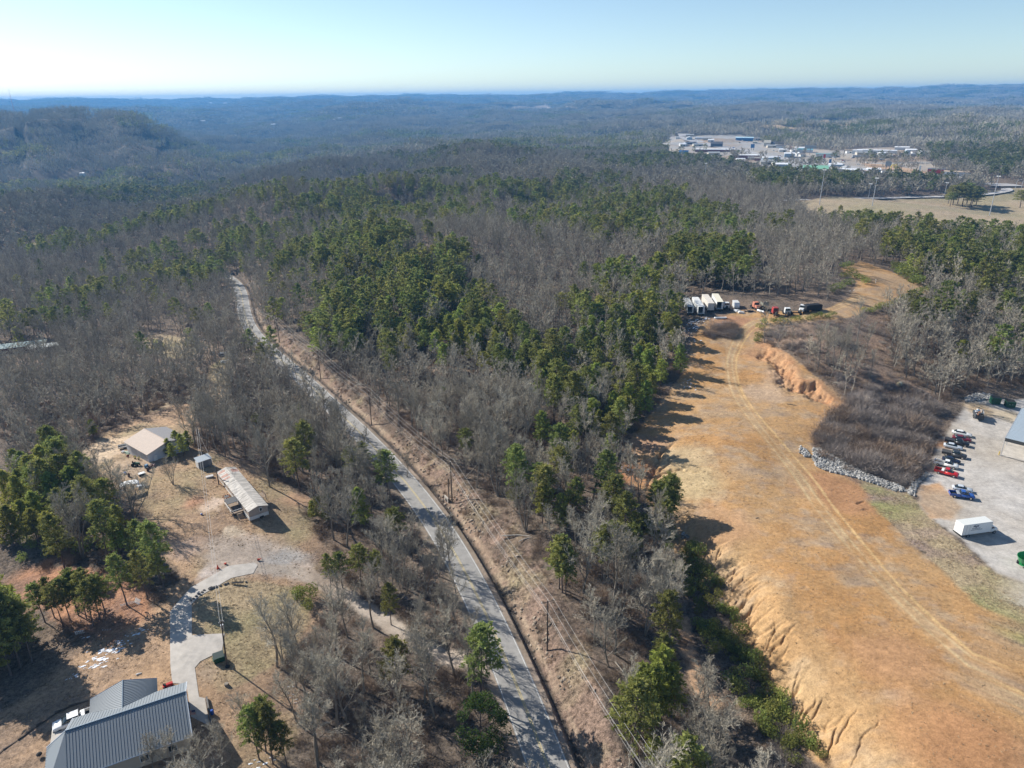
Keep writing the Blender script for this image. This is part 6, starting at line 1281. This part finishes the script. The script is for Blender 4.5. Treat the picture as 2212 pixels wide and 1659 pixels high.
simple('grill', 'black grill against the pale skirting at the home\'s near end', 'grill', 566, 1122, 55, [('firebox', black, [('b', (0,0,.75), (1.0,.5,.35))]), ('lid', black, [('t', [(-.5,0,.95),(.5,0,.95)], .26, 10)]), ('leg', greyw, [('t', [(x_,y_,0),(x_,y_,.6)], .03, 5) for x_ in (-.4,.4) for y_ in (-.2,.2)])])
# houses in the left woods, junk by the washed slope
def longhouse(u, v, az, L, W, h_, label, roofc, wallc, gap=None):
    p = at(u, v); t = thing('chicken_house', label, 'shed', p, face(az)); z = h_
    MB().add([(0,-W/2,z),(L,-W/2,z),(L,W/2,z+.7),(0,W/2,z+.7),(0,-W/2,z-.1),(L,-W/2,z-.1),(L,W/2,z+.6),(0,W/2,z+.6)], [(0,1,2,3),(4,5,6,7),(0,1,5,4),(2,3,7,6),(0,3,7,4),(1,2,6,5)]).build('roof', roofc, t)
    m = MB()
    for k in range(int(L / 1.2)): m.box((k * 1.2 + .5, 0, z + .38 + .03), (.06, W, .04), 0, math.atan2(.7, W))
    m.build('roof_seam', mat('dark_seam', (.08,.12,.12), .6), t); MB().box((L/2, 0, z/2 - .2), (L - .4, W - .5, z + .3)).build('wall', wallc, t)
    f = MB().box((L*.6, -W/2 + .22, z*.55), (1.2,.06,.8)).build('window', white, t); MB().box((L*.6, -W/2 + .18, z*.55), (1.0,.05,.6)).build('pane', glass, f); MB().box((L*.3, -W/2 + .22, 1.0), (1.0,.06,2.0)).build('door', brn, t)
longhouse(-35, 768, 68, 26, 6, 3.0, 'long low building with blue-green roof and dark red walls in the left woods', mat('teal_roof', (.17,.25,.25), .6, noise=.15), mat('dark_red_wall', (.13,.05,.045), .8))
longhouse(62, 762, 68, 13, 4, 2.4, 'narrow shed with weathered pale grey roof in front of the teal-roofed one', mat('pale_weathered', (.40,.42,.40), .7, noise=.15), mat('brown_wall', (.13,.08,.06), .8))
for (u, v, L, az, lb) in ((490,782,5,60,'white boat hull beached on the bare track, nearer piece'),(497,772,4,75,'white boat hull on the bare track, farther piece')):
    simple('boat', lb, 'boat', u, v, az, [('hull', white, [('p', [(-L/2,.2),(L*.3,.2),(L/2,.9),(-L/2,.8)], -.9, .9)]), ('seat', greyw, [('b', (0,0,.85), (.5,1.6,.08)), ('b', (-1.3,0,.85), (.5,1.6,.08))])])
simple('camper_shell', 'grey camper shell in the brush beyond the boats', 'camper shell', 482, 768, 80, [('shell', greyw, [('p', [(-1.8,.1),(1.8,.1),(1.5,1.3),(-1.6,1.3)], -.9, .9)]), ('window', glass, [('b', (0,-.92,.8), (1.6,.04,.5)), ('b', (0,.92,.8), (1.6,.04,.5))])])
simple('hay_bale', 'pale round bale among the dark brush above the gravel lot', 'bale', 1943, 834, 70, [('bale', mat('straw', (.45,.38,.24), .95, noise=.15), [('t', [(-.7,0,.75),(.7,0,.75)], .75, 16)]), ('net', white, [('t', [(-.1,0,.75),(.1,0,.75)], .76, 16)])])
simple('culvert', 'concrete headwall with dark pipe mouth beside the road', 'culvert', 965, 1082, 60, [('headwall', conc, [('b', (0,0,.5), (.3,2.2,1.6))]), ('pipe', black, [('t', [(-.25,0,.35),(.3,0,.35)], .45, 14)])])
simple('sign_stake', 'white marker stake in the upper clay clearing', 'stake', 1891, 612, 0, [('post', white, [('b', (0,0,.9), (.12,.12,1.8))]), ('flag', white, [('b', (.2,0,1.6), (.4,.04,.3))])])

# ------------------------------------------------------------------ shrubs and brush
def copy_thing(name, me, p, s, label, cat, group, part=None):
    o = link(name, me); o.location = p; o.rotation_euler[2] = random.uniform(0, 6.28); o.scale = s; tag(o, label, cat, group); return o
rnd = random.Random(77)
line = [(1430,1150),(1475,1205),(1500,1250),(1530,1310),(1555,1360),(1580,1420),(1610,1475),(1650,1530),(1695,1590),(1735,1640)]
for k in range(120):
    i = rnd.uniform(0, len(line) - 1.01); j = int(i); f = i - j; u = line[j][0] * (1-f) + line[j+1][0] * f; v = line[j][1] * (1-f) + line[j+1][1] * f
    wd = 34 + 22 * i / 9; u += rnd.uniform(-1, 1) * wd; v += rnd.uniform(-.6, .6) * wd * .6; p = at(u, v); s = rnd.uniform(.7, 1.35)
    copy_thing('green_shrub', BUSHG[k % 3], p, (s, s, s * rnd.uniform(.9, 1.4)), '%s green evergreen shrub in the gully %s' % ('tall' if s > 1.1 else 'low', ('beside the clump of clay-edge pines', 'under the highest clay rills', 'west of the long clay gully mouth', 'beside the washed sandy channel', 'at the bottom of the eroded slope')[min(int(i / 1.8), 4)]), 'shrub', 'green shrubs filling the gully')
for k, (u, v, s) in enumerate([(1638,728,1.2),(1642,712,1.2),(1648,700,1.1),(1636,738,1.0),(1672,699,1.1),(1686,697,1.1),(1700,695,1.0),(1718,694,1.1),(1726,692,.9),(1748,690,1.1),(1760,688,1.1),(1772,687,1.1),(1790,686,1.0),(1800,683,1.0),(1868,676,1.1),(1880,673,1.2),(1893,670,1.2),(1906,666,1.2),(1920,662,1.3),(1934,657,1.3),(1948,651,1.3),(1962,645,1.4),(1976,640,1.4),(1990,634,1.4),(2004,628,1.5),(2016,622,1.5),
      (1800,632,1.6),(1812,622,1.6),(1825,600,1.5),(1838,594,1.5),(1850,600,1.4),(1862,607,1.4),(1870,613,1.2),(1832,614,1.6),(1820,580,1.4),(1835,577,1.4),(1940,588,2.0),(1950,596,2.4),(1962,604,2.8),(1975,610,2.6),(1985,616,2.4),(1958,586,2.2),(1972,592,2.4),(1930,580,1.8)]):
    p = at(u, v); copy_thing('green_shrub', BUSHG[k % 3], p, (s * 1.2, s * 1.2, s), ('yellow-green shrub on the berm end beside the excavated bank' if k < 6 else 'yellow-green shrub in the row before the old trucks' if k < 14 else 'yellow-green shrub on the long berm line below the clearing' if k < 26 else 'yellow-green shrub on the clearing\'s western bank' if k < 36 else 'large yellow-green shrub at the clearing\'s eastern corner'), 'shrub', 'shrubs along the upper clearing')
for k in range(70):                                                 # evergreen saplings at the pines' sunny edge
    u, v = rnd.choice(((1300,960,40,40),(1330,760,30,25),(1470,760,12,50),(1440,860,20,40),(1000,850,60,40),(1110,1060,30,30),(120,1190,80,25),(660,1290,30,20),(60,500,50,10),(345,755,12,12),(410,740,14,12),(1380,1120,20,30),(700,1105,15,15),(620,900,60,60),(300,640,90,40)))[:2] if 0 else (0, 0)
    a = rnd.choice(((1300,960,40,40),(1330,760,30,25),(1470,760,12,50),(1440,860,20,40),(1000,850,60,40),(1110,1060,30,30),(120,1190,80,25),(660,1290,30,20),(60,515,50,8),(345,755,12,12),(410,740,14,12),(1380,1120,20,30),(700,1105,15,15),(620,900,60,60),(300,640,90,40)))
    p = at(a[0] + rnd.gauss(0, a[2] * .5), a[1] + rnd.gauss(0, a[3] * .5)); s = rnd.uniform(.8, 1.6)
    copy_thing('green_shrub', BUSHG[k % 3], p, (s, s, s * 1.3), 'low evergreen shrub in the woods ' + min(ANCH, key=lambda q: (q[0]-a[0])**2 + (q[1]-a[1])**2)[2], 'shrub', 'evergreen undershrubs in the woods')
def cedar(u, v, h, r, label, n=1800, seed=5):
    p = at(u, v); t = thing('cedar_tree', label, 'tree', p); rr_ = random.Random(seed); C = TB(); T = TB(); T.cone(Vector((0,0,-.3)), Vector((0,0,h*.8)), .25, .06, 7)
    lumps = []
    for k in range(46):
        q = rv(rr_); z = h * (.54 + .42 * q.z); w_ = r * (1 - .45 * max(0, (z / h - .45)) / .55) * .78; lumps.append((Vector((q.x * w_, q.y * w_, z)), rr_.uniform(.8, 1.5), rr_.uniform(.8, 1.2))); T.cone(Vector((0,0,max(.5,z-1.5))), lumps[-1][0], .06, .02, 3)
    for k in range(n * 3):
        c, s_, tn = rr_.choice(lumps); q = rv(rr_); C.leaf(c + q * s_ * rr_.uniform(.7, 1.05), rv(rr_) * .24, rv(rr_) * .17, tn * rr_.uniform(.8, 1.2))
    link('trunk', tmesh('cedar_trunk', T, [pbark]), t); link('crown', tmesh('cedar_crown', C, [ncedar], True), t)
ncedar = needle_mat('cedar_leaves', (.080,.115,.026), .1)
cedar(1040, 1615, 10.5, 5.2, 'round dense cedar leaning over the road near the frame bottom')

def brush_sc(name, polys, dens, s0, s1, coll, label, cell=1.0, seed=1, lo_=0, mix=.5):
    g = np.random.default_rng(seed); out = []
    for Pp in polys:
        lo, hi = Pp.min(0), Pp.max(0); n = int((hi[0]-lo[0]) * (hi[1]-lo[1]) * dens); x = g.uniform(lo[0], hi[0], n); y = g.uniform(lo[1], hi[1], n); out.append(np.stack([x, y], 1)[inpoly(x, y, Pp)])
    P = np.vstack(out); k = g.random(len(P)) < np.clip(.68 + 1.9 * fbm(P[:,0] / 5, P[:,1] / 5, 3), .06, 1); P = P[k]
    d, _, _ = pdist(P[:,0], P[:,1], ROADW); P = P[d > 7.2]; d, _, _ = pdist(P[:,0], P[:,1], DRIVEW); P = P[d > 2.4]
    rot, scl = rs(g, len(P), s0, s1, .12); nf = fbm(P[:,0] / 4.5, P[:,1] / 4.5, 3); scl = scl * np.clip(1 + 1.3 * nf, .45, 1.7)[:, None]
    ix = lo_ + g.integers(0, 3, len(P)) + np.where(fbm(P[:,0] / 7 + 30, P[:,1] / 7, 3) + g.normal(0, .12, len(P)) > .25 - mix * .5, 3, 0); ix = np.minimum(ix, 8); return gn_scatter(name, np.c_[P, H(P[:,0], P[:,1])], rot, scl, ix, coll, label)
lightb = mat('grey_brush', (.30,.255,.22), .95, rnd=.3); tanb = mat('tan_brush', (.34,.25,.17), .95, rnd=.35)
brushl = lib('brush_stock', BRUSH + [tmesh('brush', brush(54 + i, 2.3 + .4 * i), [lightb]) for i in range(3)] + [tmesh('brush', brush(57 + i, 1.2 + .3 * i, 1.5, 160), [tanb]) for i in range(3)])
brush_sc('thicket_brush', [PW['THICKET']], 0.75, .7, 1.5, brushl, 'dense dark leafless thicket between the clay pad and gravel lot')
brush_sc('hillside_brush', [PW['HILLBRUSH'], gully], .30, .25, .7, brushl, 'scattered dead brush on the hillside above the lot', seed=2, lo_=3, mix=.6)
brush_sc('slope_brush', [PW['CORR']], .45, .12, .45, brushl, 'low dry brush under the power line', seed=3, lo_=6)
heap = polyw([(1522,725),(1535,708),(1560,700),(1585,708),(1588,722),(1565,732),(1540,734)], H); brush_sc('brush_pile', [heap], 1.2, .7, 1.1, brushl, 'dark pile of cut brush beside the old trailers', seed=4)
# forest floor twigs near the viewer
xs, ys, g = sample(60, 300, 2.6); k = ~openmask(xs, ys); xs, ys = xs[k], ys[k]; k = g.random(len(xs)) < .6; xs, ys = xs[k], ys[k]; rot, scl = rs(g, len(xs), .35, 1.0, .15)
gn_scatter('undergrowth', np.stack([xs, ys, H(xs, ys)], 1), rot, scl, g.integers(0, 3, len(xs)), brushl, 'grey-brown leafless undergrowth between the trees')
# dry grass tufts on the bare clay and the yards
def tuft(seed):
    r_ = random.Random(seed); C = TB()
    for k in range(16):
        d = (Vector((0,0,1)) + rv(r_) * .9).normalized(); b = Vector((r_.gauss(0,.09), r_.gauss(0,.09), -.02)); C.twig(b, b + d * r_.uniform(.10,.26), .035, d.cross(rv(r_)).normalized())
    return C
tl = lib('tuft_stock', [tmesh('tuft', tuft(300 + i), [mat('dry_grass', (.46,.35,.22), .9, rnd=.3)]) for i in range(3)])
def tufts(name, P, dens, label, s0, s1, seed, rmax=230):
    g = np.random.default_rng(seed); lo, hi = P.min(0), P.max(0); hi[1] = min(hi[1], rmax); n = int((hi[0]-lo[0]) * (hi[1]-lo[1]) * dens); x = g.uniform(lo[0], hi[0], n); y = g.uniform(lo[1], hi[1], n); m = inpoly(x, y, P); x, y = x[m], y[m]
    u, v, _ = proj(x, y, np.full(len(x), 5.)); m = (u > -20) & (u < 2232) & (v < 1700) & (g.random(len(x)) < np.clip(.45 + 2.2 * fbm(x / 5, y / 3, 4), .03, 1)); x, y = x[m], y[m]
    d, _, _ = pdist(x, y, TRACKW); m = d > 2.2; x, y = x[m], y[m]; k = ~inpoly(x, y, PW['CONC']); x, y = x[k], y[k]
    rot, scl = rs(g, len(x), s0, s1, .2); return gn_scatter(name, np.stack([x, y, H(x, y)], 1), rot, scl, g.integers(0, 3, len(x)), tl, label)
tufts('dry_grass', PW['PAD'], 1.0, 'sparse dry grass tufts over the bare clay', .5, 1.3, 11)
tufts('dry_grass', PW['STRIP'], 3.0, 'dry grass bank between clay and gravel lot', .8, 1.6, 12)
tufts('dry_grass', PW['YARD'], 2.0, 'dry winter grass over the brown yards', .7, 1.5, 13)

# ------------------------------------------------------------------ the distant town
def zc(X, Y): return 1330.6 + X * .3984, 165.6 + Y * .3984           # enlarged crop of the town -> frame
cream = mat('cream_wall', (.55,.50,.40), .8); brick = mat('brick_wall', (.25,.12,.10), .85); whitew = mat('town_white', (.66,.66,.64), .7); blue_ = mat('town_blue', (.06,.16,.34), .6); greenr = mat('town_green_roof', (.20,.42,.28), .6); greyr = mat('town_grey_roof', (.33,.34,.34), .8); dkr = mat('town_dark_roof', (.10,.10,.11), .8); whr = mat('town_white_roof', (.72,.73,.74), .6); tealr = mat('town_teal_roof', (.16,.33,.36), .6); redw = mat('town_red', (.50,.06,.05), .6); tanr_ = mat('town_tan', (.45,.36,.27), .8)
def bld(name, label, X0, X1, Y, dep, h, wall, roof, gable=0, az=None, sc=False):
    (u0, v), (u1, _) = zc(X0, Y), zc(X1, Y); A, B = at(u0, v), at(u1, v); dist = A.length; Wd = abs(u1 - u0) / FPX * math.hypot(A.x, A.y) * .96
    c = (A + B) / 2; d_ = Vector((c.x, c.y, 0)).normalized(); c = c + d_ * dep / 2; z = min(A.z, B.z); az = math.degrees(math.atan2(d_.x, d_.y)) + 90 + (az or 0)
    t = thing(name, label, 'building', (c.x, c.y, z - .5), face(az)); h = h + .5
    MB().box((0,0,h/2), (Wd, dep, h)).build('wall', wall, t)
    if gable: MB().prism([(-dep/2-.4,h),(dep/2+.4,h),(0,h+gable)], -Wd/2-.4, Wd/2+.4, Matrix.Rotation(math.pi/2, 4, 'Z')).build('roof', roof, t)
    else: MB().box((0,0,h+.2), (Wd+.5, dep+.5, .4)).build('roof', roof, t)
    n = max(2, int(Wd / 8)); s_ = 1 if True else -1
    for k in range(n): MB().box((-Wd/2 + (k+.5) * Wd/n, dep/2 + .05, h*.5), (Wd/n*.5, .12, h*.35)).build('window', glass, t)
    for k in range(1): MB().box((-Wd/2 + Wd*.3, dep/2 + .08, 1.6), (1.6, .12, 2.4)).build('door', dkr, t)
    return t
BL = [('warehouse','blue-trimmed warehouse with pale blue roof behind the town highway',652,740,348,26,7,blue_,mat('town_paleblue_roof', (.42,.60,.68), .5),1.5),
 ('shop_building','long brick strip building with white flat roof',435,640,408,20,4.5,brick,whr,0),('shop_building','brick store with broad white roof, nearer than the long strip',625,770,445,22,5.5,brick,whr,0),
 ('shop_building','low brown-roofed building beside the brick store',755,838,457,14,4,brick,mat('town_brown_roof', (.24,.21,.18), .8),1.5),('shop_building','white flat building joined to the brick store',716,770,452,12,4,cream,greyr,0),
 ('house','dark gabled two-storey house at the town\'s left',515,575,382,12,7,mat('dark_wall', (.10,.10,.11), .8),dkr,4),('house','low dark house with hipped roof left of the gabled one',370,433,368,12,4,dkr,dkr,2),
 ('shed_building','small teal-roofed shed by the trees at the town edge',158,210,412,10,4,tealr,tealr,1.5),('shed_building','small grey-blue shed right of the teal-roofed one',262,300,420,9,4,greyr,tealr,1.5),('shed_building','blue barn-shaped shed nearest the woods',342,390,420,10,5,tealr,blue_,2),
 ('house','cream church-like house with steep gable',803,835,378,10,7,cream,cream,5),('house','dark roofed house beside the cream gable',836,860,378,12,6,dkr,dkr,3),('house','small white house under the town trees',870,915,388,9,4,whitew,dkr,2),
 ('shop_building','cream shop behind the white parked trucks',742,765,362,10,4,cream,cream,1),('green_roof_store','cream store with bright green hipped roof at the highway',1020,1138,520,26,5,cream,greenr,3.5),
 ('gas_station','white station building with teal canopy roof at the crossing',985,1060,412,14,5,whitew,tealr,2),('gas_station','dark-canopied filling station with pale pillars',1090,1185,438,16,5,whitew,mat('station_teal', (.10,.24,.24), .6),0),('shop_building','tan stucco restaurant left of the truck stop',1240,1278,412,12,5,tanr_,tanr_,0),
 ('shop_building','white-fronted store at the distant truck stop',1285,1330,420,16,6,whitew,whr,0),('shop_building','long white roof of the truck-stop canopy',1325,1500,418,18,6,whitew,whr,0),('shed_building','pale metal roof building at the tree line',1518,1580,398,16,5,whitew,whr,1),
 ('shop_building','pale long low building behind the ramp trees, nearer',1290,1400,530,16,4,cream,mat('town_pink_roof', (.42,.34,.32), .8),0),('shop_building','pale long low building behind the ramp trees, farther',1205,1340,520,14,4,whitew,whr,0),
 ('restaurant','red-fronted restaurant with dark slanted roof near the ramp',1700,1790,525,16,5,redw,dkr,0),('restaurant','tan flat-roofed building next to the red-fronted one',1790,1895,540,18,5,whitew,tanr_,0),
 ('house','pale house in the trees far right of the highway',2240,2300,560,10,5,cream,greyr,2),('shed_building','white-roofed shed by the ramp trees',1640,1668,585,8,4,whitew,whr,0),
 ('shop_building','white building on the town\'s upper left street',430,475,340,10,4,whitew,whr,0),('shop_building','pale house at the head of the town street',325,345,338,8,4,whitew,greyr,2),('shop_building','small tan house along the town street',380,420,325,9,4,tanr_,greyr,2)]
for b in BL: bld(*b)
SB = []
for k in range(46):
    zx, zy = rnd.choice(((700,330),(760,345),(600,350),(480,350),(420,345),(360,375),(520,400),(900,395),(960,405),(1010,425),(560,430),(880,455),(820,470),(900,490),(980,495),(1250,415),(1340,425),(1460,430),(1550,400),(1620,420),(1680,425),(1560,440),(1180,500),(1280,530),(1380,530),(700,470)))
    u, v = zc(zx + rnd.gauss(0, 32), zy + rnd.gauss(0, 5)); p = at(u, v)
    if k < 4:
        t = thing('shop_building', 'small pale building among the distant town lots', 'building', p, 0, 'small buildings scattered through the distant town'); W_, D_, h_ = ((13,9,4.5),(20,10,4),(9,8,3.6),(16,12,6))[k]; wm, rm_ = ((whitew,whr),(cream,greyr),(whitew,mat('town_brown_roof',(.24,.21,.18),.8)),(mat('town_bluegrey',(.30,.38,.45),.6),whr))[k]
        MB().box((0,0,h_/2), (W_,D_,h_)).build('wall', wm, t); MB().prism([(-D_/2-.4,h_),(D_/2+.4,h_),(0,h_+1.8)], -W_/2-.4, W_/2+.4, Matrix.Rotation(math.pi/2,4,'Z')).build('roof', rm_, t); MB().box((W_*.2,-D_/2-.05,1.5),(W_*.3,.1,2)).box((W_*.2,D_/2+.05,1.5),(W_*.3,.1,2)).build('window', glass, t); SB.append(t)
    else:
        q = SB[k % 4]; t = q.copy(); scene.collection.objects.link(t); t.location = p
        for ch in q.children: c = ch.copy(); scene.collection.objects.link(c); c.parent = t
    t.rotation_euler = (0,0,rnd.choice((-.3,-.1,.1,1.4)) ); t['label'] = ('small white gabled','long cream','tiny white brown-roofed','blue-grey metal')[k % 4] + ' building among the distant town lots'
for (u, v, wd, lb) in ((591,274,9,'white farmhouse alone on the wooded slope'),(660,262,6,'pale house on the far wooded slope, nearer the valley'),(735,260,8,'white house in a clearing on the far ridge'),(722,262,5,'small roof beside the clearing house on the far ridge'),(455,226,6,'small white house on the skyline ridge, left one'),(487,227,7,'small white house on the skyline ridge, right one'),(440,266,8,'pale barn where the valley opens'),(180,382,9,'pale buildings in the valley below the left mountain')):
    p = at(u, v); s = p.length / FPX; t = thing('house', lb, 'house', p, random.uniform(-.3,.3)); W_ = wd * s; MB().box((0,0,2.5*W_/14+2), (W_, W_*.6, 5*W_/20+4)).build('wall', whitew, t); MB().prism([(-W_*.33,0),(W_*.33,0),(0,W_*.16)], -W_/2, W_/2, Matrix.Translation((0,0,2.5*W_/14+2+(5*W_/20+4)/2)) @ Matrix.Rotation(math.pi/2,4,'Z')).build('roof', whr, t)
# light masts, billboards and pole signs
lampm = mat('lamp_head', (.72,.72,.70), .4)
def mast(u, v, u1, v1, label):
    p = at(u, v); d = ray(u1, v1); t_ = math.hypot(p.x, p.y) / math.hypot(d.x, d.y); h = min(max(CAM_H + d.z * t_ - p.z, 8), 48); t = thing('light_mast', label, 'lamp mast', p)
    MB().tube([(0,0,-1),(0,0,h)], [.36,.2], 8).build('mast', galv, t); m = MB()
    for k in range(5): a = k * 1.2566; m.box((math.cos(a)*1.3, math.sin(a)*1.3, h), (1.0,.8,.6), a)
    m.build('lamp_head', lampm, t)
mast(1770,442.5,1782,366.8,'tall floodlight mast at the left end of the dry ramp lawn'); mast(1884,444.5,1893.5,384.7,'floodlight mast in the middle of the dry ramp lawn'); mast(2137,466,2156,380.7,'tallest floodlight mast near the right bend of the ramp'); mast(1522,392,1524.6,352.8,'floodlight mast rising from bare woods left of the town')
mast(1876,426.5,1880,397,'slim floodlight mast just beyond the ramp'); mast(2040.5,420.6,2045.7,394.7,'slim floodlight mast beside the clump of ramp pines')
for (u, v, lb) in ((2193,409,'street lamp on the ramp curve, left one'),(2205,411,'street lamp on the ramp curve, right one')):
    p = at(u, v); t = thing('street_lamp', lb, 'street lamp', p); MB().tube([(0,0,-.5),(0,0,9),(1.0,0,10),(4,0,10.6)], .22, 6).build('pole', galv, t); MB().box((4.3,0,10.6), (1.4,.6,.3)).build('lamp_head', lampm, t)
def board(u, v, w_, h_, up, label, m_, posts=1, name='billboard', txt=None):
    p = at(u, v); s = math.hypot(p.x, p.y) / FPX; az = math.degrees(math.atan2(p.x, p.y)) + 90; t = thing(name, label, 'sign', p, face(az)); W_, H_, U_ = w_ * s, h_ * s, up * s
    MB().box((0,0,U_ + H_/2), (W_, .8, H_)).build('panel', m_, t); MB().box((0,.5,U_ + H_/2), (W_*.94, .1, H_*.86)).build('face', txt or m_, t)
    for k in range(posts): MB().tube([((k - (posts-1)/2) * W_*.6,0,-1),((k - (posts-1)/2) * W_*.6,0,U_)], .4, 6).build('post', dkr, t)
    return t
board(1452,372,23,11,5,'dark billboard rising from the bare woods left of town',dkr, txt=mat('billboard_teal', (.05,.09,.10), .5)); board(1749,334,20,6,11,'blue-grey billboard on one tall post beside the highway',greyr, txt=mat('billboard_blue', (.16,.22,.36), .5)); board(1625,324,7,7,4,'blue and white pole sign near the town crossing',blue_, 2, 'pole_sign')
board(1792,358,4,9,3,'upright navy pole sign beside the green-roofed store',blue_, 1, 'pole_sign'); board(1707,326,4,6,2,'small red sign at the station entrance',redw, 1, 'pole_sign'); board(1917,368,10,8,8,'grey square sign beside the yellow arches',greyr, 2, 'pole_sign', whitew); board(1985,376,3,14,1,'pair of white pylons by the restaurant entrance',whitew, 1, 'pole_sign'); board(1779,352,4,7,9,'red and blue sign on a thin pole before the filling station',redw,1,'pole_sign',blue_)
def arches():
    p = at(1929, 374); s = math.hypot(p.x, p.y) / FPX; t = thing('arches_sign', 'yellow double-arch sign on a post above the highway bank', 'sign', p, face(math.degrees(math.atan2(p.x, p.y)) + 90)); m = MB(); W_, H_, z = 10*s, 8*s, 7*s
    for q in (-1, 1): m.tube([(q*W_/4 + W_/4*math.cos(a), .0, z + H_*math.sin(a)**.6) for a in [math.pi * (.02 + .96*k/10) for k in range(11)]], .55, 6)
    m.build('arch', mat('arch_yellow', (.85,.62,.05), .5), t); MB().tube([(0,0,-1),(0,0,z)], .4, 6).build('post', galv, t)
arches()
# cars and trailers in the town
tc = [wh_, sv_, dr_, bk_, bl_, dg_, paint('tan_car', (.4,.33,.25))]
proto = {}
def tcar(k, p, az):
    if k not in proto:
        t = thing('town_car', 'car', 'car', p, az); MB().prism([(-2.3,.35),(2.3,.35),(2.3,.8),(1.1,.95),(.5,1.45),(-1.1,1.45),(-1.8,.95),(-2.3,.9)], -.9, .9).build('body', tc[k], t, bevel=.06)
        MB().box((-.3,0,1.18), (1.7,1.84,.35)).build('windows', glass, t); MB().tube([(-1.4,-.92,.33),(-1.4,.92,.33)], .33, 8).tube([(1.4,-.92,.33),(1.4,.92,.33)], .33, 8).build('wheel', black, t); proto[k] = t
    else:
        t = proto[k].copy(); scene.collection.objects.link(t); t.location = p; t.rotation_euler = (0,0,az)
        for ch in proto[k].children: c = ch.copy(); scene.collection.objects.link(c); c.parent = t
    cn = ('white','silver','dark red','black','blue','dark grey','tan')[k]; t['label'] = cn + ' car parked or driving in the distant town'; t['category'] = 'car'; t['group'] = 'cars in the distant town'
for k in range(84):
    zx, zy = rnd.choice(((700,350),(760,330),(860,405),(900,430),(980,440),(1060,470),(1120,440),(1200,440),(1260,460),(1300,480),(1200,490),(980,500),(930,480),(880,470),(560,400),(620,390),(460,380),(400,345),(1240,500),(1000,490),(1400,440),(1460,455),(1030,500),(820,350),(1620,585),(1560,580)))
    u, v = zc(zx + rnd.gauss(0, 30), zy + rnd.gauss(0, 5)); p = at(u, v, .3); tcar(rnd.choice((0,0,0,1,1,2,3,4,5,6)), p, rnd.choice((0,.5,1.6,2.0,-.9)))
trl = {}
for k, (X, Y, cn, m_) in enumerate(((1305,440,'silver',greyw),(1325,438,'white',whitew),(1350,440,'pale blue',mat('trailer_blue', (.30,.38,.50), .6)),(1375,440,'white',whitew),(1400,440,'grey-blue',mat('trailer_greyblue', (.16,.24,.30), .6)),(1430,438,'dark teal',mat('trailer_teal', (.06,.16,.18), .6)),(1470,442,'dark green',dkgreen),(1500,440,'dark red',dr_),(1590,430,'big white',whitew),(1620,432,'pale grey',greyw))):
    u, v = zc(X, Y); p = at(u, v); t = thing('semi_trailer', cn + ' semi trailer parked at the distant truck stop', 'trailer', p, face(100 + 5 * (k % 3)), 'trailers at the truck stop'); MB().box((0,0,2.6), (14,2.8,3.0)).build('cargo_box', m_, t); MB().box((9,0,2.0), (3.5,2.6,3.2)).build('cab', tc[k % 7], t)
    for xx in (-5.5,-4,8.5): MB().tube([(xx,-1.4,.6),(xx,1.4,.6)], .6, 8).build('wheel', black, t)
# ramp pines and the skyline towers
for (u, v, k, h_) in ((2058,443,0,19),(2068,440,1,21),(2078,446,2,20),(2088,442,0,21),(2098,446,1,20),(2108,444,2,17),(2052,446,2,13),(2094,449,1,18),(2203,449,0,17),(2048,440,1,12)):
    p = at(u, v); e = bpy.data.objects.new('pine_tree', None); scene.collection.objects.link(e); s = h_ / SETS['p'][1][k]; e.location = p; e.scale = (s*2.1, s*2.1, s); tag(e, 'broad dark pine in the clump standing on the dry ramp lawn', 'tree', 'pine clump on the ramp lawn')
    for nm, me in zip(('trunk', 'crown'), PINEM[k]): c = bpy.data.objects.new(nm, me); scene.collection.objects.link(c); c.parent = e
for (u, v, h_, lb) in ((26,222,150,'thin lattice radio tower on the left skyline'),):
    d = ray(u, v); t_ = 4400 / math.hypot(d.x, d.y); x_, y_ = d.x*t_, d.y*t_; z_ = Hs(x_, y_); h_ = 156 - z_; t = thing('radio_tower', lb, 'tower', (x_, y_, z_)); MB().tube([(0,0,0),(0,0,h_*.8)], [1.3,.8], 4).build('mast', redw, t); MB().tube([(0,0,h_*.8),(0,0,h_)], .6, 4).build('antenna', whitew, t)

# loose stones in the roadside ditch and on the cut bank
g = np.random.default_rng(31); xs = np.repeat(ROADW[:, 0], 14); ys = np.repeat(ROADW[:, 1], 14); T_ = np.gradient(ROADW, axis=0); T_ /= np.linalg.norm(T_, axis=1)[:, None]
off = g.uniform(5.2, 11, len(xs)); Nn = np.stack([-T_[:, 1], T_[:, 0]], 1).repeat(14, 0); sx = np.sign(pdist((ROADW[:, 0] + -T_[:, 1] * 5)[:1], (ROADW[:, 1] + T_[:, 0] * 5)[:1], ROADW)[2][0])
px_ = xs + Nn[:, 0] * off * (-sx) + g.normal(0, .6, len(xs)); py_ = ys + Nn[:, 1] * off * (-sx) + g.normal(0, .6, len(xs)); dd_, ss_, sd_ = pdist(px_, py_, ROADW); m = (fbm(px_ / 5, py_ / 5, 3) > .12) & (sd_ < 0) & (dd_ > 5) & (np.hypot(px_, py_) < 330); px_, py_ = px_[m], py_[m]
rot, scl = rs(g, len(px_), .25, .9, .6); gn_scatter('bank_stones', np.c_[px_, py_, H(px_, py_)], rot, scl, g.integers(0, 5, len(px_)), rocks_lib('bank_rock_stock', mat('bank_rock', (.27,.22,.17), .9, noise=.3, nscale=3, rnd=.5)), 'broken brown rock lying along the road cut bank')
haze()
